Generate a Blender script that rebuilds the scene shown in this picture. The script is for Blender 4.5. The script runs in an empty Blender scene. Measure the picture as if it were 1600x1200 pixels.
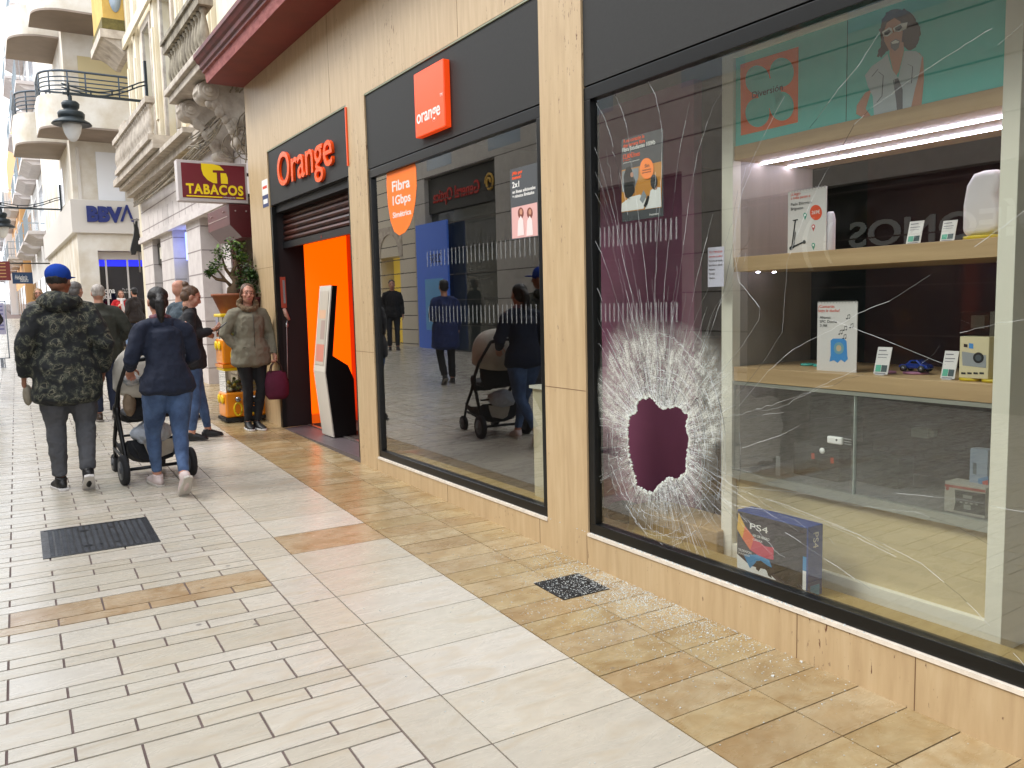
import bpy, bmesh, math, random
from math import sin, cos, pi, radians, sqrt, atan2
from mathutils import Vector, Matrix, Euler, noise
random.seed(7)
sc = bpy.context.scene
COL = sc.collection
# ------------------------------------------------------------------ camera
FPX = 1272.3; EYE = Vector((0, 0, 1.55))
RT = Vector((0.8416, -0.5395, -0.0238)); 
YAW, PIT, ROL = 0.56787506, 0.09948076, 0.02379174
fw = Vector((sin(YAW)*cos(PIT), cos(YAW)*cos(PIT), -sin(PIT)))
r0 = Vector((cos(YAW), -sin(YAW), 0)); d0 = fw.cross(r0)
RT = r0*cos(ROL) + d0*sin(ROL); DN = d0*cos(ROL) - r0*sin(ROL)
cam = bpy.data.cameras.new('camera'); camo = bpy.data.objects.new('camera', cam); COL.objects.link(camo)
cam.sensor_width = 36; cam.lens = 36*FPX/1600; cam.clip_start = 0.05; cam.clip_end = 900
R = Matrix((( RT.x, -DN.x, -fw.x), (RT.y, -DN.y, -fw.y), (RT.z, -DN.z, -fw.z)))
camo.matrix_world = Matrix.Translation(EYE) @ R.to_4x4()
sc.camera = camo
# ------------------------------------------------------------------ light
SUN_EL, SUN_AZ = radians(50), radians(292)     # azimuth measured clockwise from +Y
w = bpy.data.worlds.new('World'); sc.world = w; w.use_nodes = True
wt = w.node_tree; bg = wt.nodes['Background']
sky = wt.nodes.new('ShaderNodeTexSky'); sky.sky_type = 'NISHITA'; sky.sun_disc = False
sky.sun_elevation = SUN_EL; sky.sun_rotation = SUN_AZ; sky.dust_density = 6.0; sky.air_density = 1.4; sky.ozone_density = 1.0
mx = wt.nodes.new('ShaderNodeMix'); mx.data_type = 'RGBA'; mx.inputs[0].default_value = 0.85
wt.links.new(sky.outputs[0], mx.inputs[6]); mx.inputs[7].default_value = (14.2, 14.8, 15.7, 1)
wt.links.new(mx.outputs[2], bg.inputs[0]); bg.inputs[1].default_value = 0.115
sl = bpy.data.lights.new('sun', 'SUN'); so = bpy.data.objects.new('sun', sl); COL.objects.link(so)
sl.energy = 1.4; sl.angle = radians(20); sl.color = (1.0, 0.975, 0.94)
sd = Vector((sin(SUN_AZ)*cos(SUN_EL), cos(SUN_AZ)*cos(SUN_EL), sin(SUN_EL)))
so.rotation_euler = sd.to_track_quat('Z', 'Y').to_euler()
sc.view_settings.view_transform = 'Standard'; sc.view_settings.look = 'None'
sc.view_settings.exposure = 0.78; sc.view_settings.gamma = 1
sc.render.engine = 'CYCLES'
cy = sc.cycles
cy.max_bounces = 8; cy.diffuse_bounces = 4; cy.glossy_bounces = 4; cy.transparent_max_bounces = 24; cy.transmission_bounces = 6
cy.caustics_reflective = False; cy.caustics_refractive = False; cy.sample_clamp_indirect = 6
# ------------------------------------------------------------------ measuring helpers (photo pixel -> point at a known plane)
def ray(u, v): return RT*((u-800)/FPX) + DN*((v-600)/FPX) + fw
def atX(u, v, X): d = ray(u, v); return EYE + d*(X/d.x)
def atY(u, v, Y): d = ray(u, v); return EYE + d*(Y/d.y)
def atZ(u, v, Z): d = ray(u, v); return EYE + d*((Z-EYE.z)/d.z)
GX, GY = -0.00718, 0.02068
def gz(x, y): return GX*x + GY*y
def ground(u, v):
    d = ray(u, v); t = -EYE.z/(d.z - GX*d.x - GY*d.y); return EYE + d*t
# ------------------------------------------------------------------ scene helpers
def tag(o, label=None, cat=None, group=None, kind=None):
    if label: o['label'] = label
    if cat: o['category'] = cat
    if group: o['group'] = group
    if kind: o['kind'] = kind
    return o
def thing(name, loc, label, cat, group=None, rz=0.0):
    o = bpy.data.objects.new(name, None); COL.objects.link(o); o.empty_display_size = .1
    o.location = loc; o.rotation_euler = (0, 0, rz); tag(o, label, cat, group); return o
class MB:
    def __init__(s): s.v = []; s.f = []; s.m = []; s.sm = []
    def add(s, vs, fs, mi=0, smooth=False):
        b = len(s.v); s.v += [tuple(p) for p in vs]
        for f in fs: s.f.append(tuple(b+i for i in f)); s.m.append(mi); s.sm.append(smooth)
        return s
    def box(s, x0, x1, y0, y1, z0, z1, mi=0):
        x0, x1 = sorted((x0, x1)); y0, y1 = sorted((y0, y1)); z0, z1 = sorted((z0, z1))
        return s.add([(x0,y0,z0),(x1,y0,z0),(x1,y1,z0),(x0,y1,z0),(x0,y0,z1),(x1,y0,z1),(x1,y1,z1),(x0,y1,z1)],
                     [(0,3,2,1),(4,5,6,7),(0,1,5,4),(1,2,6,5),(2,3,7,6),(3,0,4,7)], mi)
    def obox(s, c, ax, ay, az, mi=0):
        c = Vector(c); ax = Vector(ax); ay = Vector(ay); az = Vector(az)
        vs = [c + ax*i + ay*j + az*k for k in (-1,1) for j in (-1,1) for i in (-1,1)]
        return s.add(vs, [(0,2,3,1),(4,5,7,6),(0,1,5,4),(1,3,7,5),(3,2,6,7),(2,0,4,6)], mi)
    def quad(s, a, b, c, d, mi=0): return s.add([a,b,c,d], [(0,1,2,3)], mi)
    def tube(s, pts, rs, n=8, mi=0, caps=True, smooth=True, ref=None):
        pts = [Vector(p) for p in pts]
        if not isinstance(rs, (list, tuple)): rs = [rs]*len(pts)
        vs = []; fs = []; N = len(pts); pu = None
        for i, p in enumerate(pts):
            t = (pts[min(i+1, N-1)] - pts[max(i-1, 0)])
            t = t.normalized() if t.length > 1e-9 else Vector((0,0,1))
            if pu is None:
                rf = Vector(ref) if ref else (Vector((1,0,0)) if abs(t.x) < .8 else Vector((0,0,1)))
            else: rf = pu
            a = (rf - t*rf.dot(t)).normalized(); pu = a; b = t.cross(a)
            r = rs[i]; rx, ry = r if isinstance(r, (list, tuple)) else (r, r)
            for k in range(n):
                th = 2*pi*k/n; vs.append(p + a*cos(th)*rx + b*sin(th)*ry)
        for i in range(N-1):
            for k in range(n):
                k2 = (k+1) % n; fs.append((i*n+k, i*n+k2, (i+1)*n+k2, (i+1)*n+k))
        if caps: fs.append(tuple(reversed(range(n)))); fs.append(tuple((N-1)*n+k for k in range(n)))
        return s.add(vs, fs, mi, smooth)
    def ell(s, c, r, n=16, m=10, mi=0, rot=None):
        c = Vector(c); vs = []; fs = []
        if not isinstance(r, (list, tuple)): r = (r, r, r)
        for i in range(m+1):
            ph = pi*i/m
            for k in range(n):
                th = 2*pi*k/n; p = Vector((r[0]*sin(ph)*cos(th), r[1]*sin(ph)*sin(th), r[2]*cos(ph)))
                if i in (0, m) and k: continue
                if rot is not None: p = rot @ p
                vs.append(c + p)
        def ix(i, k): 
            if i == 0: return 0
            if i == m: return 1 + (m-1)*n
            return 1 + (i-1)*n + (k % n)
        for i in range(m):
            for k in range(n):
                q = [ix(i,k), ix(i+1,k), ix(i+1,k+1), ix(i,k+1)]; u = []
                for a in q:
                    if a not in u: u.append(a)
                if len(u) > 2: fs.append(tuple(u))
        return s.add(vs, fs, mi, True)
    def lathe(s, prof, c=(0,0,0), n=20, mi=0, smooth=True):
        c = Vector(c); vs = []; fs = []; N = len(prof)
        for r, z in prof:
            for k in range(n):
                th = 2*pi*k/n; vs.append(c + Vector((r*cos(th), r*sin(th), z)))
        for i in range(N-1):
            for k in range(n):
                k2 = (k+1) % n; fs.append((i*n+k, i*n+k2, (i+1)*n+k2, (i+1)*n+k))
        if prof[0][0] > 1e-4: fs.append(tuple(reversed(range(n))))
        if prof[-1][0] > 1e-4: fs.append(tuple((N-1)*n+k for k in range(n)))
        return s.add(vs, fs, mi, smooth)
    def prism(s, poly, o, a, b, d, mi=0, smooth=False):
        """poly = [(p,q)] in the plane o + a*p + b*q, extruded by vector d"""
        o = Vector(o); a = Vector(a); b = Vector(b); d = Vector(d); n = len(poly)
        vs = [o + a*p + b*q for p, q in poly]; vs += [v + d for v in vs]
        fs = [tuple(reversed(range(n))), tuple(range(n, 2*n))] + [(i, (i+1) % n, n+(i+1) % n, n+i) for i in range(n)]
        if a.cross(b).dot(d) < 0: fs = [tuple(reversed(f)) for f in fs]
        return s.add(vs, fs, mi, smooth)
    def build(s, name, mats, parent=None, bevel=0, loc=None):
        if not isinstance(mats, (list, tuple)): mats = [mats]
        me = bpy.data.meshes.new(name)
        off = Vector(loc) if loc is not None else (world_loc(parent) if parent and s_world[0] else Vector((0,0,0)))
        me.from_pydata([tuple(Vector(v) - off) for v in s.v], [], s.f)
        for m in mats: me.materials.append(m)
        for p, mi, sm in zip(me.polygons, s.m, s.sm): p.material_index = mi; p.use_smooth = sm
        me.update()
        o = bpy.data.objects.new(name, me); COL.objects.link(o)
        if parent: o.parent = parent
        if loc is not None: o.location = loc
        if bevel:
            b = o.modifiers.new('b', 'BEVEL'); b.width = bevel; b.segments = 2; b.limit_method = 'ANGLE'; b.angle_limit = radians(50)
        return o
s_world = [True]      # children are written in world coordinates, and shifted to their parent's origin
def world_loc(o):
    l = Vector((0,0,0))
    while o: l += Vector(o.location); o = o.parent
    return l
# ------------------------------------------------------------------ materials
def rgb(h):
    h = h.lstrip('#'); c = [int(h[i:i+2], 16)/255 for i in (0,2,4)]
    return tuple(x/12.92 if x <= .04045 else ((x+.055)/1.055)**2.4 for x in c)
MATS = {}
def mat(name, col, rough=.6, metal=0.0, var=0.0, vscale=6.0, bump=0.0, bscale=40.0, emit=0.0, spec=None, stretch=None, vcol=None, coat=0.0, bdist=.01):
    """plain principled material; var mixes towards a darker (or vcol) tone with noise, bump adds fine relief"""
    if name in MATS: return MATS[name]
    m = bpy.data.materials.new(name); m.use_nodes = True; nt = m.node_tree; N = nt.nodes; L = nt.links
    p = N['Principled BSDF']; col = rgb(col) if isinstance(col, str) else col
    p.inputs['Base Color'].default_value = (*col, 1); p.inputs['Roughness'].default_value = rough; p.inputs['Metallic'].default_value = metal
    if coat: p.inputs['Coat Weight'].default_value = coat
    if spec is not None: p.inputs['Specular IOR Level'].default_value = spec
    if emit: p.inputs['Emission Color'].default_value = (*col, 1); p.inputs['Emission Strength'].default_value = emit
    if var or bump:
        tc = N.new('ShaderNodeTexCoord'); mp = N.new('ShaderNodeMapping'); L.new(tc.outputs['Object'], mp.inputs[0])
        if stretch: mp.inputs['Scale'].default_value = stretch
    if var:
        n = N.new('ShaderNodeTexNoise'); n.inputs['Scale'].default_value = vscale; n.inputs['Detail'].default_value = 8; n.inputs['Roughness'].default_value = .6
        L.new(mp.outputs[0], n.inputs['Vector'])
        mr = N.new('ShaderNodeMapRange'); mr.inputs[1].default_value = .35; mr.inputs[2].default_value = .68; L.new(n.outputs[0], mr.inputs[0])
        mi = N.new('ShaderNodeMix'); mi.data_type = 'RGBA'; L.new(mr.outputs[0], mi.inputs[0])
        c2 = rgb(vcol) if isinstance(vcol, str) else (vcol or tuple(c*(1-var) for c in col))
        mi.inputs[6].default_value = (*col, 1); mi.inputs[7].default_value = (*c2, 1); L.new(mi.outputs[2], p.inputs['Base Color'])
        if emit: L.new(mi.outputs[2], p.inputs['Emission Color'])
    if bump:
        n2 = N.new('ShaderNodeTexNoise'); n2.inputs['Scale'].default_value = bscale; n2.inputs['Detail'].default_value = 6
        L.new(mp.outputs[0], n2.inputs['Vector'])
        b = N.new('ShaderNodeBump'); b.inputs['Strength'].default_value = bump; b.inputs['Distance'].default_value = bdist
        L.new(n2.outputs[0], b.inputs['Height']); L.new(b.outputs[0], p.inputs['Normal'])
    MATS[name] = m; return m
def nodes(name):
    m = bpy.data.materials.new(name); m.use_nodes = True; MATS[name] = m
    return m, m.node_tree.nodes, m.node_tree.links, m.node_tree.nodes['Principled BSDF']
def glassmat(name, tint=(.95,.97,.96), ior=1.52, boost=3.1):
    m = bpy.data.materials.new(name); m.use_nodes = True; N = m.node_tree.nodes; L = m.node_tree.links
    out = N['Material Output']; N.remove(N['Principled BSDF'])
    t = N.new('ShaderNodeBsdfTransparent'); t.inputs[0].default_value = (*tint, 1)
    g = N.new('ShaderNodeBsdfGlossy'); g.inputs['Roughness'].default_value = .0; g.inputs[0].default_value = (1,1,1,1)
    fr = N.new('ShaderNodeFresnel'); fr.inputs[0].default_value = ior
    mu = N.new('ShaderNodeMath'); mu.operation = 'MULTIPLY'; mu.inputs[1].default_value = boost; mu.use_clamp = True
    x = N.new('ShaderNodeMixShader'); L.new(fr.outputs[0], mu.inputs[0])
    ge = N.new('ShaderNodeNewGeometry'); iv = N.new('ShaderNodeMath'); iv.operation = 'SUBTRACT'; iv.inputs[0].default_value = 1; L.new(ge.outputs['Backfacing'], iv.inputs[1])
    m3 = N.new('ShaderNodeMath'); m3.operation = 'MULTIPLY'; L.new(mu.outputs[0], m3.inputs[0]); L.new(iv.outputs[0], m3.inputs[1]); L.new(m3.outputs[0], x.inputs[0]); L.new(t.outputs[0], x.inputs[1]); L.new(g.outputs[0], x.inputs[2])
    L.new(x.outputs[0], out.inputs[0]); MATS[name] = m; return m
def bevelled(o, wd=.003, seg=2):
    b = o.modifiers.new('b', 'BEVEL'); b.width = wd; b.segments = seg; b.limit_method = 'ANGLE'; b.angle_limit = radians(50); return o
# text as mesh: right and up are unit vectors; the letters face right x up
def text(body, name, size, loc, right, up, m, parent=None, extrude=.002, bold=0.0, width=None, align='LEFT', shear=0, spacing=1.0, label=None):
    cu = bpy.data.curves.new(name, 'FONT'); cu.body = body; cu.size = size; cu.extrude = extrude; cu.offset = bold
    cu.align_x = align; cu.shear = shear; cu.space_character = spacing; cu.resolution_u = 4
    o = bpy.data.objects.new(name, cu); COL.objects.link(o)
    dg = bpy.context.evaluated_depsgraph_get(); me = bpy.data.meshes.new_from_object(o.evaluated_get(dg))
    bpy.data.objects.remove(o); bpy.data.curves.remove(cu)
    xs = [v.co.x for v in me.vertices]
    k = width/(max(xs)-min(xs)) if width else 1.0
    x0 = min(xs) if align == 'LEFT' else ((min(xs)+max(xs))/2 if align == 'CENTER' else max(xs))
    right = Vector(right); up = Vector(up); nn = right.cross(up); loc = Vector(loc)
    off = world_loc(parent) if parent else Vector((0,0,0))
    for v in me.vertices: v.co = loc - off + right*((v.co.x - x0)*k) + up*v.co.y + nn*(v.co.z + extrude)
    me.materials.clear(); me.materials.append(m); me.update()
    o = bpy.data.objects.new(name, me); COL.objects.link(o)
    if parent: o.parent = parent
    return o
FR, FU = Vector((0,-1,0)), Vector((0,0,1))      # reading directions on the shop front (facing the street)
def bake(o, name=None):
    dg = bpy.context.evaluated_depsgraph_get(); dg.update()
    me = bpy.data.meshes.new_from_object(o.evaluated_get(dg)); old = o.data
    o.modifiers.clear(); o.data = me; bpy.data.meshes.remove(old); return o
# ------------------------------------------------------------------ ground and paving
PA = 0.02597
def pw(u, v, dz=0.0):
    x = u*cos(PA) + v*sin(PA); y = -u*sin(PA) + v*cos(PA); return (x, y, gz(x, y) + dz)
def build_ground():
    g = MB(); X0, X1, Y0, Y1 = -70, 70, -30, 160
    g.quad((X0,Y0,gz(X0,Y0)),(X1,Y0,gz(X1,Y0)),(X1,Y1,gz(X1,Y1)),(X0,Y1,gz(X0,Y1)))
    tag(g.build('ground', mat('joint_mortar', '#6c5b57', .85, var=.35, vscale=9)), kind='structure')
    m, N, L, p = nodes('paving_stone')
    at = N.new('ShaderNodeAttribute'); at.attribute_name = 'tile'
    tc = N.new('ShaderNodeTexCoord'); mp = N.new('ShaderNodeMapping'); mp.inputs['Scale'].default_value = (1, 2.8, 1); L.new(tc.outputs['Object'], mp.inputs[0])
    ad = N.new('ShaderNodeVectorMath'); ad.operation = 'MULTIPLY_ADD'; L.new(at.outputs['Color'], ad.inputs[0]); ad.inputs[1].default_value = (13, 17, 9); L.new(mp.outputs[0], ad.inputs[2])
    n1 = N.new('ShaderNodeTexNoise'); n1.inputs['Scale'].default_value = 3.2; n1.inputs['Detail'].default_value = 9; n1.inputs['Roughness'].default_value = .62; n1.inputs['Distortion'].default_value = 1.4; L.new(ad.outputs[0], n1.inputs['Vector'])
    r1 = N.new('ShaderNodeMapRange'); r1.inputs[1].default_value = .5; r1.inputs[2].default_value = .74; r1.inputs[4].default_value = .75; L.new(n1.outputs[0], r1.inputs[0])
    m1 = N.new('ShaderNodeMix'); m1.data_type = 'RGBA'; m1.blend_type = 'MULTIPLY'; L.new(r1.outputs[0], m1.inputs[0]); L.new(at.outputs['Color'], m1.inputs[6]); m1.inputs[7].default_value = (.90, .81, .68, 1)
    n2 = N.new('ShaderNodeTexNoise'); n2.inputs['Scale'].default_value = 34; n2.inputs['Detail'].default_value = 6; n2.inputs['Roughness'].default_value = .7; L.new(mp.outputs[0], n2.inputs['Vector'])
    r2 = N.new('ShaderNodeMapRange'); r2.inputs[1].default_value = .63; r2.inputs[2].default_value = .74; r2.inputs[4].default_value = .42; L.new(n2.outputs[0], r2.inputs[0])
    m2 = N.new('ShaderNodeMix'); m2.data_type = 'RGBA'; m2.blend_type = 'MULTIPLY'; L.new(r2.outputs[0], m2.inputs[0]); L.new(m1.outputs[2], m2.inputs[6]); m2.inputs[7].default_value = (.45, .40, .38, 1)
    # broad grime
    n3 = N.new('ShaderNodeTexNoise'); n3.inputs['Scale'].default_value = 1.1; n3.inputs['Detail'].default_value = 5; L.new(tc.outputs['Object'], n3.inputs['Vector'])
    r3 = N.new('ShaderNodeMapRange'); r3.inputs[1].default_value = .4; r3.inputs[2].default_value = .7; r3.inputs[4].default_value = .35; L.new(n3.outputs[0], r3.inputs[0])
    m3 = N.new('ShaderNodeMix'); m3.data_type = 'RGBA'; m3.blend_type = 'MULTIPLY'; L.new(r3.outputs[0], m3.inputs[0]); L.new(m2.outputs[2], m3.inputs[6]); m3.inputs[7].default_value = (.80, .77, .74, 1)
    n5 = N.new('ShaderNodeTexNoise'); n5.inputs['Scale'].default_value = 7; n5.inputs['Detail'].default_value = 7; n5.inputs['Roughness'].default_value = .65; L.new(ad.outputs[0], n5.inputs['Vector'])
    r5 = N.new('ShaderNodeMapRange'); r5.inputs[1].default_value = .3; r5.inputs[2].default_value = .7; r5.inputs[3].default_value = .92; r5.inputs[4].default_value = 1.07; L.new(n5.outputs[0], r5.inputs[0])
    m5 = N.new('ShaderNodeVectorMath'); m5.operation = 'SCALE'; L.new(m3.outputs[2], m5.inputs[0]); L.new(r5.outputs[0], m5.inputs['Scale'])
    sp = N.new('ShaderNodeSeparateColor'); L.new(at.outputs['Color'], sp.inputs[0]); df = N.new('ShaderNodeMath'); df.operation = 'SUBTRACT'; L.new(sp.outputs[0], df.inputs[0]); L.new(sp.outputs[2], df.inputs[1])
    mk = N.new('ShaderNodeMapRange'); mk.inputs[1].default_value = .125; mk.inputs[2].default_value = .16; L.new(df.outputs[0], mk.inputs[0])
    n7 = N.new('ShaderNodeTexNoise'); n7.inputs['Scale'].default_value = 5.5; n7.inputs['Detail'].default_value = 10; n7.inputs['Roughness'].default_value = .72; n7.inputs['Distortion'].default_value = .6; ad7 = N.new('ShaderNodeVectorMath'); ad7.operation = 'MULTIPLY_ADD'; L.new(at.outputs['Color'], ad7.inputs[0]); ad7.inputs[1].default_value = (40, 57, 31); L.new(tc.outputs['Object'], ad7.inputs[2]); L.new(ad7.outputs[0], n7.inputs['Vector'])
    r7 = N.new('ShaderNodeMapRange'); r7.inputs[1].default_value = .42; r7.inputs[2].default_value = .62; L.new(n7.outputs[0], r7.inputs[0])
    q7 = N.new('ShaderNodeMath'); q7.operation = 'MULTIPLY'; L.new(r7.outputs[0], q7.inputs[0]); L.new(mk.outputs[0], q7.inputs[1])
    m7 = N.new('ShaderNodeMix'); m7.data_type = 'RGBA'; m7.blend_type = 'MULTIPLY'; L.new(q7.outputs[0], m7.inputs[0]); L.new(m5.outputs[0], m7.inputs[6]); m7.inputs[7].default_value = (.78, .68, .55, 1)
    vg = N.new('ShaderNodeTexVoronoi'); vg.inputs['Scale'].default_value = 2.1; L.new(tc.outputs['Object'], vg.inputs['Vector'])
    rg = N.new('ShaderNodeMapRange'); rg.inputs[1].default_value = .022; rg.inputs[2].default_value = .034; rg.inputs[3].default_value = .62; rg.inputs[4].default_value = 0; L.new(vg.outputs['Distance'], rg.inputs[0])
    m6 = N.new('ShaderNodeMix'); m6.data_type = 'RGBA'; L.new(rg.outputs[0], m6.inputs[0]); L.new(m7.outputs[2], m6.inputs[6]); m6.inputs[7].default_value = (.13, .12, .12, 1)
    L.new(m6.outputs[2], p.inputs['Base Color'])
    rr = N.new('ShaderNodeMapRange'); rr.inputs[3].default_value = .14; rr.inputs[4].default_value = .42; L.new(n1.outputs[0], rr.inputs[0]); L.new(rr.outputs[0], p.inputs['Roughness'])
    b = N.new('ShaderNodeBump'); b.inputs['Strength'].default_value = .18; b.inputs['Distance'].default_value = .004; L.new(n2.outputs[0], b.inputs['Height']); L.new(b.outputs[0], p.inputs['Normal'])
    B = MB(); cols = []; rnd = random.Random(3)
    ivory = [rgb(c) for c in ('#bbb5a7', '#bfb9ac', '#b8b1a2', '#c0baae', '#bab3a4')]
    tan = [rgb(c) for c in ('#aa9874', '#a5936f', '#ae9d7c', '#a08e6d', '#a89778', '#a48f6c')]
    warm = [rgb('#b09c80'), rgb('#b4a285')]
    def tile(u0, u1, v0, v1, col, gap=.0075):
        k = 1 + rnd.uniform(-.03, .03); c = tuple(min(1, x*k) for x in col); h = .005 + rnd.uniform(0, .0012)
        u0 += gap/2; u1 -= gap/2; v0 += gap/2; v1 -= gap/2
        a = [pw(u0,v0,h), pw(u1,v0,h), pw(u1,v1,h), pw(u0,v1,h)]
        if v0 < 11 and v0 > 0:
            b_ = [pw(u0,v0), pw(u1,v0), pw(u1,v1), pw(u0,v1)]
            B.add(a+b_, [(0,1,2,3),(4,5,1,0),(5,6,2,1),(6,7,3,2),(7,4,0,3)]); cols.extend([c]*5)
        else: B.add(a, [(0,1,2,3)]); cols.append(c)
    VEND = 62
    v = -1.63; k = 0          # running bond: one tall course, two thin ones, 0.4 m long stones
    hs = (.2, .1, .1); off = 0
    # phase: tall course starts at 3.17 with joints at -0.138 + 0.4 k
    v = 3.17 - .4*13; k = 39*0 + 0; par = 1
    while v < VEND:
        for hgt in hs:
            ph = -.138 + (.2 if par % 2 == 0 else 0)
            u = ph - .4*16
            while u < 1.06:
                u1 = min(u+.4, 1.06); c = rnd.choice(ivory)
                if (4.16 < v < 4.62 and u > -.5 and hgt in (.2, .1) and (hgt == .2 and 4.3 < v < 4.5 or hgt == .1 and v < 4.3 and v > 4.2)): c = rnd.choice(warm)
                if u1 - u > .03: tile(u, u1, v, v+hgt, c, .0092)
                u += .4
            v += hgt; par += 1
    v = 2.331 - .4*9
    while v < VEND:
        tile(1.06, 1.29, v, v+.4, rnd.choice(ivory))
        odd = rnd.random()
        tile(1.29, 1.90, v, v+.4, rnd.choice(ivory) if not 4.6 < v < 4.9 else rnd.choice(warm), .0055)
        for q in (0, .2):
            tile(1.90, 2.35, v+q, v+q+.2, rnd.choice(tan), .0055); tile(2.35, 3.3 if v > 10.5 else 2.9, v+q, v+q+.2, rnd.choice(tan), .0055)
        v += .4
    o = B.build('pavement', m); tag(o, kind='structure')
    a = o.data.color_attributes.new('tile', 'FLOAT_COLOR', 'CORNER'); i = 0
    for p_, c in zip(o.data.polygons, cols):
        for li in p_.loop_indices: a.data[li].color = (*c, 1)
build_ground()
iron = mat('cast_iron', '#4a4c50', .38, .75, var=.4, vscale=14, bump=.3, bscale=60)
dark_iron = mat('dark_iron', '#22252a', .5, .6)
def covers():
    # big checkered cover in the pale paving
    u0, u1, v0, v1 = .025, .665, 5.42, 6.08
    t = thing('manhole_cover', pw((u0+u1)/2, (v0+v1)/2), 'large grey metal manhole cover with rows of raised studs in the pale paving', 'manhole cover')
    f = MB(); h = .010
    for a in ((u0,u1,v0,v0+.02),(u0,u1,v1-.02,v1),(u0,u0+.02,v0+.02,v1-.02),(u1-.02,u1,v0+.02,v1-.02)):
        q = [pw(a[0],a[2],h), pw(a[1],a[2],h), pw(a[1],a[3],h), pw(a[0],a[3],h)]; q2 = [pw(a[0],a[2]), pw(a[1],a[2]), pw(a[1],a[3]), pw(a[0],a[3])]
        f.add(q+q2, [(0,1,2,3),(4,5,1,0),(5,6,2,1),(6,7,3,2),(7,4,0,3)])
    f.build('frame', iron, t)
    p = MB(); p.quad(pw(u0+.02,v0+.02,.0075), pw(u1-.02,v0+.02,.0075), pw(u1-.02,v1-.02,.0075), pw(u0+.02,v1-.02,.0075))
    nu, nv = 16, 26
    for i in range(nu):
        for j in range(nv):
            a = u0+.035+(u1-u0-.07)*(i+.5)/nu; b = v0+.03+(v1-v0-.06)*(j+.5)/nv
            if (i in (5, 6, 10) and j in (4, 5, 20, 21)): continue
            wu, wv = (.013, .0045) 
            q = [pw(a-wu,b-wv,.0075), pw(a+wu,b-wv,.0075), pw(a+wu,b+wv,.0075), pw(a-wu,b+wv,.0075), pw(a-wu*.7,b-wv*.5,.0115), pw(a+wu*.7,b-wv*.5,.0115), pw(a+wu*.7,b+wv*.5,.0115), pw(a-wu*.7,b+wv*.5,.0115)]
            p.add(q, [(4,5,6,7),(0,1,5,4),(1,2,6,5),(2,3,7,6),(3,0,4,7)])
    s = p
    for (i, j) in ((5.5, 4.5), (7.3, 4.5), (5.5, 20.5), (7.3, 20.5)):
        a = u0+.035+(u1-u0-.07)*(i+.5)/nu; b = v0+.03+(v1-v0-.06)*(j+.5)/nv
        s.prism([(.02*cos(k*pi/5), .009*sin(k*pi/5)) for k in range(10)], pw(a,b,.008), (1,0,0), (0,1,0), (0,0,.002), 1)
    p.build('plate', [iron, dark_iron], t)
    # small ribbed cover by the wall
    u0, u1, v0, v1 = 2.245, 2.535, 3.275, 3.555
    t = thing('drain_cover', pw((u0+u1)/2, (v0+v1)/2), 'small square iron drain cover by the shop wall, sprinkled with broken glass', 'drain cover')
    f = MB(); q = [pw(u0,v0,.009), pw(u1,v0,.009), pw(u1,v1,.009), pw(u0,v1,.009)]; q2 = [pw(u0,v0), pw(u1,v0), pw(u1,v1), pw(u0,v1)]
    f.add(q+q2, [(0,1,2,3),(4,5,1,0),(5,6,2,1),(6,7,3,2),(7,4,0,3)]); f.build('frame', dark_iron, t)
    p = MB(); cu, cv = (u0+u1)/2, (v0+v1)/2; 
    for i in range(19):
        a = -.118 + .236*i/18; L_ = .118 if abs(a) < .09 else .118 - (abs(a)-.09)*1.6
        for s0 in range(-4, 5):
            w0 = s0*.026-.011; w1 = s0*.026+.011
            if abs(s0*.026) > L_: continue
            q = [pw(cu+w0,cv+a-.0035,.009), pw(cu+w1,cv+a-.0035,.009), pw(cu+w1,cv+a+.0035,.009), pw(cu+w0,cv+a+.0035,.009), pw(cu+w0,cv+a-.002,.0135), pw(cu+w1,cv+a-.002,.0135), pw(cu+w1,cv+a+.002,.0135), pw(cu+w0,cv+a+.002,.0135)]
            p.add(q, [(4,5,6,7),(0,1,5,4),(1,2,6,5),(2,3,7,6),(3,0,4,7)])
    p.build('ribs', iron, t)
covers()
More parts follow.
